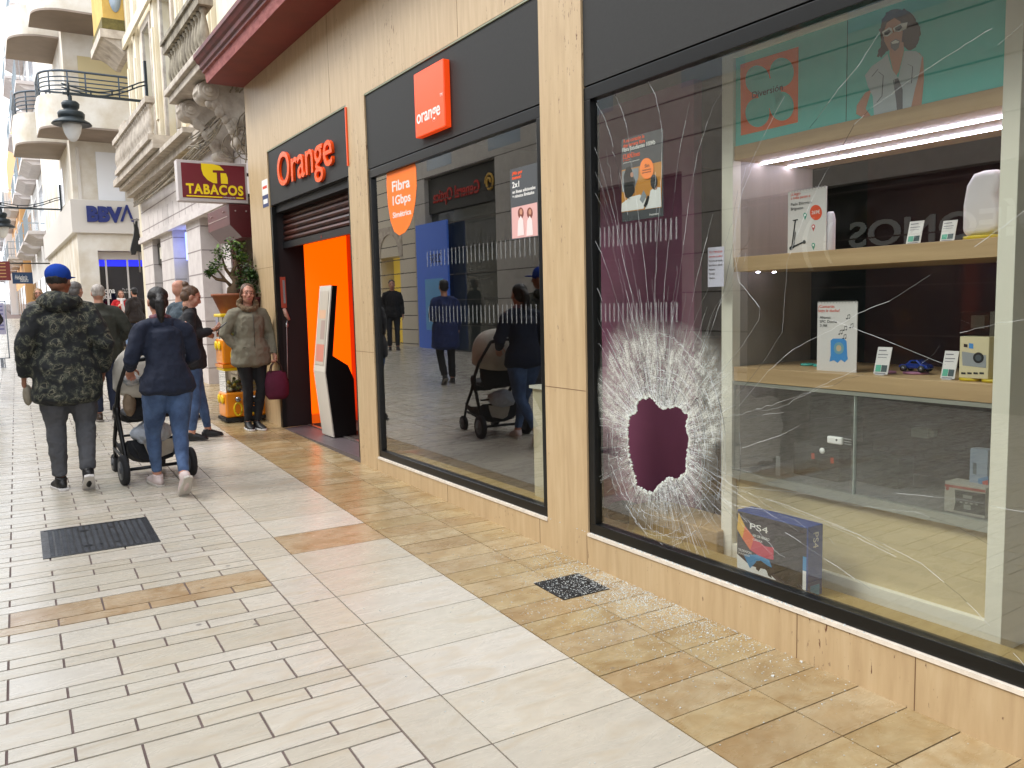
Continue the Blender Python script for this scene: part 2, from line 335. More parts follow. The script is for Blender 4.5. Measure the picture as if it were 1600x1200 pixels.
# ------------------------------------------------------------------ the phone shop building
XW = 2.764; XG = 2.80
def travertine():
    m, N, L, p = nodes('travertine')
    tc = N.new('ShaderNodeTexCoord'); mp = N.new('ShaderNodeMapping'); mp.inputs['Scale'].default_value = (13, 13, 1.3); L.new(tc.outputs['Object'], mp.inputs[0])
    n = N.new('ShaderNodeTexNoise'); n.inputs['Scale'].default_value = 1.6; n.inputs['Detail'].default_value = 9; n.inputs['Roughness'].default_value = .6; n.inputs['Distortion'].default_value = .25; L.new(mp.outputs[0], n.inputs['Vector'])
    cr = N.new('ShaderNodeValToRGB'); e = cr.color_ramp.elements; e[0].position = .22; e[0].color = (*rgb('#ac926f'), 1); e[1].position = .8; e[1].color = (*rgb('#c8b28e'), 1)
    x = e.new(.52); x.color = (*rgb('#bca37e'), 1); L.new(n.outputs[0], cr.inputs[0])
    mp2 = N.new('ShaderNodeMapping'); mp2.inputs['Scale'].default_value = (60, 60, 13); L.new(tc.outputs['Object'], mp2.inputs[0])
    n2 = N.new('ShaderNodeTexNoise'); n2.inputs['Scale'].default_value = 1; n2.inputs['Detail'].default_value = 4; n2.inputs['Roughness'].default_value = .7; L.new(mp2.outputs[0], n2.inputs['Vector'])
    n4 = N.new('ShaderNodeTexNoise'); n4.inputs['Scale'].default_value = 1.7; n4.inputs['Detail'].default_value = 2; L.new(tc.outputs['Object'], n4.inputs['Vector'])
    mm = N.new('ShaderNodeMath'); mm.operation = 'ADD'; L.new(n2.outputs[0], mm.inputs[0]); sc_ = N.new('ShaderNodeMath'); sc_.operation = 'MULTIPLY'; sc_.inputs[1].default_value = .35; L.new(n4.outputs[0], sc_.inputs[0]); L.new(sc_.outputs[0], mm.inputs[1])
    pit = N.new('ShaderNodeMapRange'); pit.inputs[1].default_value = .84; pit.inputs[2].default_value = .88; L.new(mm.outputs[0], pit.inputs[0])
    mx_ = N.new('ShaderNodeMix'); mx_.data_type = 'RGBA'; L.new(pit.outputs[0], mx_.inputs[0]); L.new(cr.outputs[0], mx_.inputs[6]); mx_.inputs[7].default_value = (*rgb('#6a4530'), 1)
    L.new(mx_.outputs[2], p.inputs['Base Color']); p.inputs['Roughness'].default_value = .42
    b = N.new('ShaderNodeBump'); b.inputs['Strength'].default_value = .5; b.inputs['Distance'].default_value = .004; b.invert = True; L.new(pit.outputs[0], b.inputs['Height']); L.new(b.outputs[0], p.inputs['Normal'])
    return m
TRAV = travertine()
SILL = mat('pale_stone_edge', '#e6dccd', .5, var=.2, vscale=20)
JOINT = mat('dark_joint', '#6d5138', .9)
CHAR = mat('charcoal_panel', '#2f2f2e', .6, 0, spec=.3, var=.12, vscale=60, bump=.05, bscale=400)
FRAME = mat('black_frame', '#131414', .32, .2, var=.2, vscale=30)
BLACK = mat('matt_black', '#101011', .6)
GLASS = glassmat('window_glass')
REVEAL = mat('green_grey_trim', '#8f957c', .5)
MAROON = mat('maroon_paint', '#6e2622', .55, var=.35, vscale=5, vcol='#4a1a1a', bump=.1, bscale=30)
MAROON2 = mat('worn_pink_paint', '#a8605a', .6, var=.7, vscale=7, vcol='#7d2e2b', stretch=(1,1,3))
SOFFIT = mat('maroon_soffit', '#7c2b25', .6, var=.25, vscale=3)
WY0, WY1 = -1.6, 3.57        # broken window
VY0, VY1 = 3.965, 6.52       # whole window
DY0, DY1 = 6.93, 9.33        # entrance
YE = 10.12
ZS, ZT, ZP = .24, 2.685, 3.305
shop = thing('shop_building', (XW, 4, 0), 'travertine clad corner shop front with charcoal panels and a maroon cornice', 'building')
def shop_shell():
    b = MB(); D = .30
    b.box(XW, XW+D, -2.4, DY0, -.2, ZS)
    b.box(XW, XW+D, -2.4, WY0, ZS, ZP)
    b.box(XW, XW+.074, WY1, VY0, ZS, ZP); b.box(XW, XW+.074, VY1, DY0, ZS, ZP)
    b.box(XW, XW+D, DY1, YE, -.2, ZP)
    b.box(XW, XW+D, -2.4, YE, ZP, 4.30)
    j = b
    for y in (-.5, .62, 1.63, 2.15, 3.58, 4.05, 5.25, 6.55): j.box(XW-.0012, XW, y, y+.003, .0, ZS-.012, 1)
    for z in (1.05, ): j.box(XW-.0012, XW, WY1+.002, VY0-.002, z, z+.003, 1)
    j.box(XW-.0012, XW, VY1+.002, DY0-.002, 1.15, 1.153, 1); j.box(XW-.0012, XW, DY1+.002, YE-.002, 2.02, 2.023, 1)
    for y in (1.9, 4.9, 7.3): j.box(XW-.0012, XW, y, y+.003, ZP+.01, 4.28, 1)
    b.build('wall', [TRAV, JOINT], shop)
    s = MB(); s.box(XW-.006, XW+.03, WY0, WY1, ZS-.012, ZS+.006); s.build('sill', SILL, shop)
    s = MB(); s.box(XW-.006, XW+.03, VY0, VY1, ZS-.012, ZS+.006); s.build('sill', SILL, shop)
    # upper wall and cornice
    u = MB(); u.box(XW+.25, XW+1.2, -2.4, YE-.02, 4.30, 10.5); u.build('upper_wall', mat('upper_plaster', '#b9a684', .8, var=.2), shop)
    c = MB(); y0, y1 = -2.4, 10.14
    prof = [(XW+.3, 4.18), (2.345, 4.18), (2.325, 4.285), (2.30, 4.29), (2.30, 4.315), (2.275, 4.33), (2.27, 4.37), (2.245, 4.385), (2.225, 4.42), (2.21, 4.43), (2.21, 4.475), (XW+.3, 4.53)]
    mi = [1, 2, 2, 0, 0, 0, 0, 0, 0, 0, 0, 0]
    n = len(prof)
    for i in range(n):
        a = prof[i]; b_ = prof[(i+1) % n]
        c.add([(a[0],y0,a[1]),(b_[0],y0,b_[1]),(b_[0],y1,b_[1]),(a[0],y1,a[1])], [(0,3,2,1)], mi[i])
    c.add([(p[0], y1, p[1]) for p in prof], [tuple(range(n))], 0); c.add([(p[0], y0, p[1]) for p in prof], [tuple(reversed(range(n)))], 0)
    c.build('cornice', [MAROON, SOFFIT, MAROON2], shop)
    # charcoal panels over the openings, with a thin reveal
    for (a, b_, z0) in ((WY0, WY1, ZT), (VY0, VY1, ZT), (DY0, DY1, ZT+.01)):
        f = MB(); f.box(XW+.012, XW+.05, a+.004, b_-.004, z0+.008, ZP-.012); f.build('fascia_panel', CHAR, shop)
        f = MB(); f.box(XW+.002, XW+.05, a+.001, b_-.001, ZP-.012, ZP-.001); f.build('trim_strip', REVEAL, shop)
        f = MB(); f.box(XW+.03, XW+.06, a+.004, b_-.004, z0, z0+.008); f.build('shadow_gap', BLACK, shop)
def window(y0, y1, name, hole=None):
    """frame (bars butted end to end) with a pane as its sub-part"""
    f = MB(); xo, xi = XW+.010, XW+.075; bw = .055
    f.box(xo, xi, y0+.002, y1-.002, ZS+.007, ZS+.065); f.box(xo, xi, y0+.002, y1-.002, 2.615, ZT-.002)
    f.box(xo, xi, y0+.002, y0+bw, ZS+.065, 2.615); f.box(xo, xi, y1-bw, y1-.002, ZS+.065, 2.615)
    fr = f.build('window_frame', FRAME, shop); bevelled(fr, .003)
    g0 = y0+bw; g1 = y1-bw; z0 = ZS+.065; z1 = 2.615
    if hole is None:
        p = MB(); p.box(XG, XG+.008, g0, g1, z0, z1); p.build('pane', GLASS, fr)
        return fr
    bm = bmesh.new(); ed = []
    def loop(pts):
        vs = [bm.verts.new((XG, y, z)) for y, z in pts]
        for i in range(len(vs)): ed.append(bm.edges.new((vs[i], vs[(i+1) % len(vs)])))
        return vs
    loop([(g0,z0),(g1,z0),(g1,z1),(g0,z1)]); loop(hole)
    bmesh.ops.triangle_fill(bm, edges=ed, use_beauty=True)
    fs = list(bm.faces); r = bmesh.ops.extrude_face_region(bm, geom=fs)
    for v in [e for e in r['geom'] if isinstance(e, bmesh.types.BMVert)]: v.co.x += .008
    bmesh.ops.recalc_face_normals(bm, faces=bm.faces)
    me = bpy.data.meshes.new('pane'); bm.to_mesh(me); bm.free(); me.materials.append(GLASS)
    for v in me.vertices: v.co -= world_loc(fr)
    o = bpy.data.objects.new('broken_pane', me); COL.objects.link(o); o.parent = fr; o['label'] = 'cracked pane with a ragged hole smashed through it'
    return fr
shop_shell()
HPX = [(1016,619),(1024,628),(1033,639),(1044,637),(1058,635),(1076,648),(1072,665),(1076,685),(1073,717),(1072,737),(1061,748),(1044,746),(1029,757),(1020,770),(1008,767),(994,757),(990,738),(983,714),(980,672),(982,653),(993,646),(995,631),(1004,622)]
def hole_pts():
    rnd = random.Random(4); pts = [atX(u, v, XG) for u, v in HPX]; pts = [(p.y, p.z) for p in pts]; out = []
    for i, p in enumerate(pts):
        q = pts[(i+1) % len(pts)]; out.append(p)
        for k in (1/3, 2/3):
            out.append((p[0]+(q[0]-p[0])*k+rnd.uniform(-.006,.006), p[1]+(q[1]-p[1])*k+rnd.uniform(-.006,.006)))
    return out
HOLE = hole_pts()
win2 = window(WY0, WY1, 'w', HOLE)
win1 = window(VY0, VY1, 'w')

# ---- interior of the shop
def interior():
    wallm = mat('dark_interior_wall', '#2b2726', .8, var=.15); fl = mat('shop_floor', '#b39a66', .35, var=.25, vscale=3, stretch=(1,6,1), vcol='#a58c5b')
    f = MB(); f.box(XW+.30, 8.2, -2.4, 3.9, .10, .18); f.build('interior_floor', fl, shop)
    f = MB(); f.box(XW+.30, 8.2, 3.9, 9.98, .10, .18); f.build('interior_floor', mat('grey_shop_floor', '#4d4943', .3, var=.2), shop)
    f = MB(); f.box(XW+.075, XW+.30, WY0, WY1, .238+.003, .249); f.box(XW+.075, XW+.30, VY0, VY1, .238+.003, .249); f.build('window_ledge', fl, shop)
    c = MB(); c.box(XW+.30, 8.2, -2.4, 9.98, 3.0, 3.08); c.build('ceiling', mat('shop_ceiling', '#3a3938', .9), shop)
    b = MB(); b.box(8.2, 8.3, -2.4, 10, .1, 3.1); b.box(XW+.3, 8.2, -2.5, -2.4, .1, 3.1); b.box(XW+.3, 8.2, 9.98, 10.08, .1, 3.1); b.build('interior_wall', wallm, shop)
    # partition between the shop windows and the entrance lobby
    p = MB(); p.box(XW+.078, 7.5, 6.62, 6.70, .255, 2.995); p.build('partition', wallm, shop)
    # purple display wall behind the hole
    y1 = atX(1084, 200, 3.36).y
    p = MB(); p.box(3.36, 3.42, y1, max(4.05, atX(929, 400, 3.36).y+.12), .185, 2.75); p.build('display_wall', mat('purple_display_wall', '#92506f', .7, var=.1, vscale=3), shop)
    # dark wall behind the cabinet
    p = MB(); p.box(4.6, 4.7, -2.2, 3.1, .185, 2.995); p.build('display_wall', mat('dark_red_display_wall', '#3a1917', .7, var=.2, vscale=2), shop)
interior()
# ------------------------------------------------------------------ flat printed things: photo outline -> real plane x = X
ORANGE = mat('bright_orange', '#ff5a1a', .42); ORANGE_D = mat('deep_orange', '#f24a08', .42)
WHITE = mat('white_print', '#e9e7e2', .55); OFFWHITE = mat('offwhite_lacquer', '#e0dbca', .45); INK = mat('black_ink', '#17181a', .6)
GREYP = mat('poster_grey', '#4a4c4f', .5); TEAL = mat('teal_print', '#5cc4b8', .5); SKIN = mat('printed_skin', '#c08a70', .6); AMBER = mat('printed_amber', '#c98a3a', .6)
PINKP = mat('printed_pink', '#d7a7a2', .6); DENIM = mat('printed_denim', '#b6c2c6', .6); PAPER = mat('paper', '#d8d4dc', .7); MINT = mat('mint_print', '#4fa087', .5)
BLUEP = mat('printed_blue', '#3f86c4', .5); REDT = mat('red_print', '#d8452c', .5)
def flat(mb, pts, X, mi=0, layer=0):
    mb.add([atX(u, v, X) - Vector((layer*.0007, 0, 0)) for u, v in pts], [tuple(range(len(pts)))], mi); return mb
def epx(cx, cy, rx, ry, n=20, a0=0): return [(cx+rx*cos(2*pi*k/n+a0), cy+ry*sin(2*pi*k/n+a0)) for k in range(n)]
def ptext(body, u, v, X, hpx, wpx, m, parent, layer=1, name='lettering', bold=.0, slope=None):
    """text on plane X: baseline start at pixel (u,v), cap height and width given in photo pixels"""
    p = atX(u, v, X); q = atX(u, v-hpx, X); s = (q.z-p.z)/.70
    y2 = atX(u+wpx, v, X).y
    return text(body, name, s, p - Vector((layer*.0007, 0, 0)), FR, FU, m, parent, .0002, bold*s, width=abs(p.y-y2))
def sheet(name, pts, X, m, label, cat, group=None, th=.0015):
    """upright rectangular sheet through the photo corners TL, TR, BR, BL at plane X; returns its thing"""
    P = [atX(u, v, X) for u, v in pts]; y1 = (P[0].y+P[3].y)/2; y0 = (P[1].y+P[2].y)/2; z1 = (P[0].z+P[1].z)/2; z0 = (P[2].z+P[3].z)/2
    t = thing(name, (X, (y0+y1)/2, z0), label, cat, group)
    b = MB(); b.box(X, X+th, y0, y1, z0, z1); b.build('sheet', m, t); return t, (y0, y1, z0, z1)
def signs():
    # cube logo sign
    yR = atX(702.5, 91, XW+.012).y; r = ray(692, 91); xf = yR*r.x/r.y
    y1 = atX(646, 114, xf).y; z1 = atX(692, 91, xf).z; z0 = z1 - (y1-yR)
    z0 = (atX(651, 215.6, xf).z + atX(696, 197.5, xf).z)/2
    t = thing('square_logo_sign', (XW, (yR+y1)/2, z0), 'thick square orange sign with white lettering projecting from the panel above the unbroken window', 'sign')
    b = MB(); b.box(xf, XW+.012, yR, y1, z0, z1); o = b.build('sign_box', mat('lit_orange_plastic', '#ff4d14', .35, emit=.22), t); bevelled(o, .006)
    text('orange', 'lettering', .135, (xf-.0005, y1-.03, z0+.095), FR, FU, WHITE, t, .0008, .002, width=(y1-yR)*.80)
    text('TM', 'trademark', .03, (xf-.0005, yR+.06, z0+.21), FR, FU, WHITE, t, .0008, 0)
    # big letters over the entrance
    pl = atX(436.5, 287, XW); pr = atX(522, 255, XW); zb = atX(456, 284.5, XW).z; zt = atX(445, 236, XW).z
    t = thing('shop_name_sign', (XW, (pl.y+pr.y)/2, zb), 'raised glossy orange shop name in large letters on the charcoal panel over the entrance', 'sign')
    text('Orange', 'lettering', (zt-zb)/.70, (XW+.010, pl.y, zb), FR, FU, mat('glossy_orange', '#ff5208', .12, coat=.6), t, .014, .003, width=pl.y-pr.y)
    # end-on orange blade sign beside the entrance panel
    y = DY0-.005; t = thing('blade_sign', (XW-.05, y, 2.80), 'thin orange panel seen edge-on beside the entrance fascia', 'sign')
    b = MB(); b.box(XW-.014, XW-.001, y-.022, y-.005, 2.78, 3.28); b.build('panel', ORANGE, t)
    b = MB(); b.box(XW-.012, XW-.002, y-.0045, y-.001, 2.78, 3.28); b.build('edge', ORANGE_D, t)
signs()
TINTOR = None
def translucent(name, col, fac):
    m = bpy.data.materials.new(name); m.use_nodes = True; N = m.node_tree.nodes; L = m.node_tree.links; p = N['Principled BSDF']
    p.inputs['Base Color'].default_value = (*rgb(col), 1); p.inputs['Roughness'].default_value = .5
    t = N.new('ShaderNodeBsdfTransparent'); x = N.new('ShaderNodeMixShader'); x.inputs[0].default_value = fac
    L.new(t.outputs[0], x.inputs[1]); L.new(p.outputs[0], x.inputs[2]); L.new(x.outputs[0], N['Material Output'].inputs[0]); MATS[name] = m; return m
XS = XG-.0015       # stickers on the street side of the glass
def stickers():
    orf = translucent('orange_film', '#ff7a1c', .93); whf = translucent('white_film', '#eceae6', .8); gf = translucent('grey_film', '#505356', .88); tick = translucent('tick_film', '#cfd3d3', .13)
    # balloon
    c = atX(631, 312, XS); t = thing('balloon_sticker', c, 'oval orange balloon sticker advertising fibre on the unbroken window', 'sticker')
    b = MB(); p = []
    for u, v in [(604,270),(610,262),(647,251),(650,262),(651,290),(649,315),(645,338),(640,352),(633,363),(624,368),(616,362),(610,345),(606,318),(604,290)]: p.append((u, v))
    flat(b, p, XS); b.build('balloon', orf, t)
    for s, u, v, h, w_ in (('Fibra', 613, 300, 16, 28), ('1Gbps', 614, 321, 14, 28), ('Simétrica', 614, 341, 8.5, 29)): ptext(s, u, v, XS, h, w_, whf, t, 1, bold=.02)
    # small poster right
    t, (y0, y1, z0, z1) = sheet('offer_poster', [(797,267),(840,252),(841,370),(799,374)], XS, gf, 'narrow grey offer poster with two pink figures in the unbroken window', 'poster')
    for s, u, v, h, w_, m in (('¡Más por', 800.5, 274, 5, 16, ORANGE), ('menos!', 800.5, 281, 5, 14, ORANGE), ('2x1', 800.5, 294, 9, 11, WHITE), ('en líneas adicionales', 801, 303, 5, 36, WHITE), ('+ minutos ilimitados', 801, 310, 5, 34, WHITE)):
        ptext(s, u, v, XS, h, w_, m, t, 1, bold=.02)
    b = MB(); flat(b, [(799.5,325),(839.5,316),(840.5,368),(800.5,373)], XS, 0, 1)
    for cx in (814, 828):
        flat(b, epx(cx, 333, 4.6, 9, 14), XS, 1, 2); flat(b, epx(cx+.5, 331, 2.2, 4.6, 12), XS, 2, 3); flat(b, [(cx-5,369),(cx-4,345),(cx,337),(cx+4,344),(cx+5.5,367)], XS, 3, 3)
    b.build('picture', [PINKP, mat('printed_auburn', '#7a4034', .6), SKIN, mat('printed_blush', '#e9d5d2', .6)], t)
    # poster of the broken window
    XP = XG+.011
    t, _ = sheet('fibre_poster', [(972,217),(1036,201),(1036,339),(971,346)], XP, GREYP, 'tall dark offer poster with an office scene and an orange disc behind the broken window', 'poster')
    for s, u, v, h, w_, m in (('A mi corazón le', 974, 224, 5.5, 33, ORANGE), ('doy tercera fibra', 974, 231, 5.5, 34, ORANGE), ('Fibra Estudiantes 100Mb', 973, 238, 6.5, 51, WHITE), ('12,80€/mes', 974, 249, 7, 26, ORANGE), ('3 meses', 974, 252.5, 2.2, 10, ORANGE), ('primera cuota y permanencia', 974, 256, 1.8, 25, WHITE), ('Pregúntanos', 1015, 337, 3, 15, WHITE)):
        ptext(s, u, v, XP, h, w_, m, t, 1, bold=.015)
    b = MB(); flat(b, [(971.5,266),(1034,252),(1034,324),(971.5,332)], XP, 0, 1)
    flat(b, [(972,268),(985,264),(998,262),(998,276),(990,300),(972,300)], XP, 4, 2)
    flat(b, [(976,300),(975,275),(979,262),(985,260),(988,266),(990,275),(993,282),(992,300),(984,312),(978,308)], XP, 1, 3); flat(b, epx(988, 273, 2.6, 4, 10), XP, 2, 4)
    flat(b, [(971.5,331),(972,318),(985,308),(1000,304),(1010,310),(1006,326)], XP, 3, 3)
    flat(b, [(1000,312),(1006,297),(1011,306),(1005,318)], XP, 4, 4); flat(b, [(1006,322),(1013,305),(1016,308),(1011,325)], XP, 1, 4)
    flat(b, [(1008,327),(1013,318),(1017,298),(1024,292),(1033,293),(1034,323)], XP, 3, 4); flat(b, epx(1022.5, 284, 5.4, 11.5, 14), XP, 1, 5); flat(b, epx(1024, 293, 4, 4, 10), XP, 2, 4)
    flat(b, epx(1011.5, 263.5, 10.8, 16.5, 22), XP, 5, 6)
    b.build('picture', [AMBER, INK, SKIN, WHITE, mat('printed_grey', '#8d9296', .6), mat('printed_orange', '#e6791e', .6)], t)
    ptext('Sin', 1008.5, 262, XP, 5, 7, INK, t, 7, bold=.01); ptext('compromiso', 1004.5, 267.5, XP, 2.4, 14, INK, t, 7); ptext('permanencia', 1004.5, 271.5, XP, 2.4, 14, INK, t, 7)
    # notice sheet deeper inside
    XN = 3.05
    t, _ = sheet('opening_notice', [(1106,388),(1131,384),(1131,446),(1106,450)], XN, mat('lilac_paper', '#c9c6d6', .7), 'pale printed notice sheet hanging beside the purple wall', 'notice')
    for i, (s, m) in enumerate((('TU TIENDA', REDT), ('Atención al público', REDT), ('Horario de tienda', INK), ('para lunes a sábado', INK), ('Mañanas', INK), ('Tardes', INK), ('Sábados', INK))):
        ptext(s, 1108, 396+i*7 - i*.3, XN, 3, 21 if i < 4 else 9, m, t)
    # rows of safety ticks etched on both windows
    for nm, ua, ub, v0, v1, v2, lab in (('safety_tick_strip', 667, 840, 0, 0, 0, 'w1'),):
        pass
    def ticks(za, zb, y_from, y_to, step, label):
        t = thing('safety_strip', (XS, (y_from+y_to)/2, za), label, 'window marking', 'safety strips on the shop windows')
        b = MB(); y = y_from
        while y > y_to: b.box(XS, XS+.0008, y-.010, y, za, zb); y -= step
        b.build('tick_row', tick, t)
    zu0, zu1 = atX(750, 408, XS).z, atX(750, 381, XS).z; zl0, zl1 = atX(750, 504, XS).z, atX(750, 477, XS).z
    ya = atX(667, 400, XS).y
    ticks(zu0, zu1, ya, 4.03, .055, 'upper row of short pale upright ticks on the unbroken window'); ticks(zl0, zl1, ya, 4.03, .055, 'lower row of short pale upright ticks on the unbroken window')
    ya, yb = atX(937, 365, XS).y, atX(1060, 360, XS).y
    ticks(atX(1000,380,XS).z, atX(1000,347,XS).z, ya, yb, .036, 'upper row of short pale upright ticks on the broken window, just below the poster'); ticks(atX(1000,503,XS).z, atX(1000,473,XS).z, ya, yb, .036, 'lower row of short pale upright ticks on the broken window, above the hole')
stickers()
def wall_stickers():
    t = thing('wall_sticker', (XW, 9.7, 2.4), 'small white and blue alarm sticker on the travertine pillar left of the entrance', 'sticker')
    P = [(409,283),(418,281),(420,322),(411,325)]; p = [atX(u, v, XW) for u, v in P]; b = MB()
    zs = (p[0].z, p[0].z-.17, p[2].z); y1, y0 = p[0].y, p[1].y
    b.box(XW-.002, XW-.0005, y0, y1, zs[1], zs[0], 0); b.box(XW-.002, XW-.0005, y0, y1, zs[2], zs[1]-.002, 1); b.box(XW-.0028, XW-.002, y0+.03, y1-.03, zs[2]+.04, zs[2]+.09, 0); b.box(XW-.0028, XW-.002, y0+.03, y1-.03, zs[0]-.10, zs[0]-.07, 2)
    b.build('sticker_face', [WHITE, mat('navy_print', '#39456e', .5), REDT], t)
wall_stickers()

# ------------------------------------------------------------------ entrance
def entrance():
    F0 = .185
    st = MB(); st.box(XW+.0, XW+.30, DY0+.002, DY1-.002, -.05, .176); st.build('door_step', mat('grey_granite', '#625a5c', .5, var=.3, vscale=30, bump=.1), shop)
    lb = MB(); lb.box(XW+.055, XW+.36, DY1-.03, DY1-.001, .178, ZT); lb.build('side_jamb', mat('dark_brown_jamb', '#1b1313', .45), shop)
    lb = MB(); lb.box(XW+.004, XW+.055, DY1-.06, DY1-.001, .178, ZT); lb.build('jamb_trim', FRAME, shop)
    rb = MB(); rb.box(XW+.004, XW+.36, DY0+.001, DY0+.035, .178, ZT); rb.build('side_jamb', FRAME, shop)
    hd = MB(); hd.box(XW+.055, XW+.34, DY0+.036, DY1-.031, 2.62, ZT+.4); hd.build('shutter_box', BLACK, shop)
    # roller shutter half rolled down: curved slats
    zb = atX(505, 375, XW+.14).z + .0; sh = thing('roller_shutter', (XW+.14, (DY0+DY1)/2, zb), 'half rolled up dark red and black metal shutter over the entrance', 'shutter')
    s = MB(); z = zb+.075; ya, yb = DY0+.037, DY1-.032
    while z < 2.62:
        pr = [(XW+.155, z), (XW+.135, z+.012), (XW+.128, z+.030), (XW+.135, z+.048), (XW+.155, z+.058)]
        for a, b_ in zip(pr, pr[1:]): s.add([(a[0],ya,a[1]),(b_[0],ya,b_[1]),(b_[0],yb,b_[1]),(a[0],yb,a[1])], [(0,1,2,3)], 0, True)
        s.add([(pr[4][0],ya,pr[4][1]),(pr[0][0],ya,z+.062),(pr[0][0],yb,z+.062),(pr[4][0],yb,pr[4][1])], [(0,1,2,3)], 1); z += .062
    s.build('slats', [mat('shutter_slat', '#56291c', .38, .3, var=.5, vscale=3, vcol='#241512', stretch=(1,1,8)), BLACK], sh)
    s = MB(); s.box(XW+.12, XW+.165, ya, yb, zb, zb+.07); s.build('bottom_bar', mat('shutter_bar', '#2a2a2c', .4, .5), sh)
    s = MB(); s.prism([(0,0),(.05,0),(.025,.035)], (XW+.119, 8.05, zb+.018), (0,-1,0), (0,0,1), (-.002,0,0)); s.build('badge', mat('badge_red', '#7c2b1e', .5), sh)
    # grille mat
    g = MB(); g.box(XW+.36, 4.6, DY0+.04, 9.9, .1805, .183, 1); x = XW+.37
    while x < 4.3: g.box(x, x+.018, DY0+.05, 9.3, .183, .188, 0); x += .035
    tag(g.build('door_mat', [mat('mat_brown', '#4a4038', .8), BLACK]), 'ribbed dark entrance mat on the floor inside the doorway', 'door mat')
    m = MB(); m.box(XW+.302, XW+.345, DY0+.04, DY1-.04, .181, .187); m.build('threshold_strip', mat('aluminium', '#a7a29c', .35, .8), shop)
    # orange side wall parts, with glow added to their colour to brighten them
    og = mat('added_glow_orange', '#ff5a00', .45, emit=.85); o = MB(); xe = XW+.365; x2 = xe+.52
    o.box(xe, x2, DY1-.02, DY1+.02, .30, 2.6); o.build('orange_wall_panel', og, shop)
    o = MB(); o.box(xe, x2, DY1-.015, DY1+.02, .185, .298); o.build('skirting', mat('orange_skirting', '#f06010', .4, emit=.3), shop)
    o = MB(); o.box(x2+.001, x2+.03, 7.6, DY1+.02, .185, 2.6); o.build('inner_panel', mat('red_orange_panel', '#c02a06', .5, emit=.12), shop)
    # information kiosk: slanted white front, black sides
    zf = .188; yk = 8.15
    fx = lambda u, v, y: atY(u, v, y)
    # side profile in (x,z), seen from the front; the kiosk faces the street (-x)
    pf = [(fx(522,664,yk).x, zf), (fx(509,582,yk).x, fx(509,582,yk).z), (fx(519,446,yk).x, fx(519,446,yk).z), (fx(527,446,yk).x, fx(527,446,yk).z), (fx(520,556,yk).x, fx(520,556,yk).z), (fx(544,571,yk).x, fx(544,571,yk).z), (fx(553,592,yk).x, fx(553,592,yk).z), (fx(556,650,yk).x, zf)]
    t = thing('info_kiosk', ((pf[0][0]+pf[-1][0])/2, yk+.15, zf), 'tall slanted information kiosk with white front and black sides inside the entrance', 'kiosk')
    b = MB(); b.prism(pf, (0, yk, 0), (1,0,0), (0,0,1), (0,.34,0)); b.build('body', mat('kiosk_black', '#0d0c0d', .35), t)
    b = MB()
    for a, c in ((0,1),(1,2)):
        A, C_ = pf[a], pf[c]; d = Vector((C_[0]-A[0], 0, C_[1]-A[1])).normalized(); nn = Vector((-d.z, 0, d.x)); o_ = nn*.012
        if nn.x > 0: o_ = -o_
        b.add([(A[0],yk-.002,A[1]),(C_[0],yk-.002,C_[1]),(C_[0],yk+.342,C_[1]),(A[0],yk+.342,A[1])]+[(A[0]+o_.x,yk-.002,A[1]+o_.z),(C_[0]+o_.x,yk-.002,C_[1]+o_.z),(C_[0]+o_.x,yk+.342,C_[1]+o_.z),(A[0]+o_.x,yk+.342,A[1]+o_.z)], [(4,5,6,7),(0,1,5,4),(3,2,6,7),(0,4,7,3),(1,2,6,5)])
    b.build('front_panel', mat('kiosk_white', '#cfc8bb', .4), t)
    b = MB(); A, C_ = Vector((pf[1][0]-.016,0,pf[1][1])), Vector((pf[2][0]-.016,0,pf[2][1]))
    def rect(s0, s1, ya, yb, mi, lay):
        p0 = A.lerp(C_, s0); p1 = A.lerp(C_, s1); ox = -.001*lay
        b.add([(p0.x+ox,ya,p0.z),(p1.x+ox,ya,p1.z),(p1.x+ox,yb,p1.z),(p0.x+ox,yb,p0.z)], [(0,3,2,1)], mi)
    rect(.08, .94, yk+.04, yk+.31, 0, 1); rect(.12, .32, yk+.06, yk+.29, 1, 2); rect(.38, .6, yk+.08, yk+.2, 2, 2); rect(.62, .72, yk+.08, yk+.29, 3, 2)
    b.build('screen', [mat('screen_pale', '#c2b9aa', .3), mat('screen_rose', '#d08a78', .4), mat('screen_blue', '#b09a90', .4), mat('screen_orange', '#d8b090', .4)], t)
    # intercom on the jamb with hanging cord
    yj = DY1-.034; t = thing('alarm_box', (2.90, yj, 1.5), 'orange wall box with a hanging handset and cord on the dark door jamb', 'alarm box')
    P = lambda u, v: atY(u, v, yj)
    b = MB(); a, c = P(436, 433), P(447, 481); b.box(a.x, c.x, yj-.03, yj, c.z, a.z); b.build('case', mat('alarm_red', '#a8442e', .5), t)
    b = MB(); a, c = P(440, 438), P(445, 474); b.box(a.x, c.x, yj-.036, yj-.03, c.z, a.z); b.build('window', mat('grey_window', '#8c8a88', .3), t)
    b = MB(); b.tube([P(443,482)-Vector((0,.02,0)), P(446,492)-Vector((0,.03,0)), P(451,500)-Vector((0,.02,0))], [.02,.025,.015], 8); b.build('handset', mat('handset_beige', '#b98d7c', .5), t)
    b = MB(); b.tube([P(448,500)-Vector((0,.02,0)), P(447,512)-Vector((0,.025,0)), P(448,560)-Vector((0,.02,0)), P(449,592)-Vector((0,.015,0))], .006, 6); b.ell(P(447,508)-Vector((0,.03,0)), (.016,.01,.03)); b.build('cord', mat('silver', '#b5b2b0', .3, .9), t)
entrance()
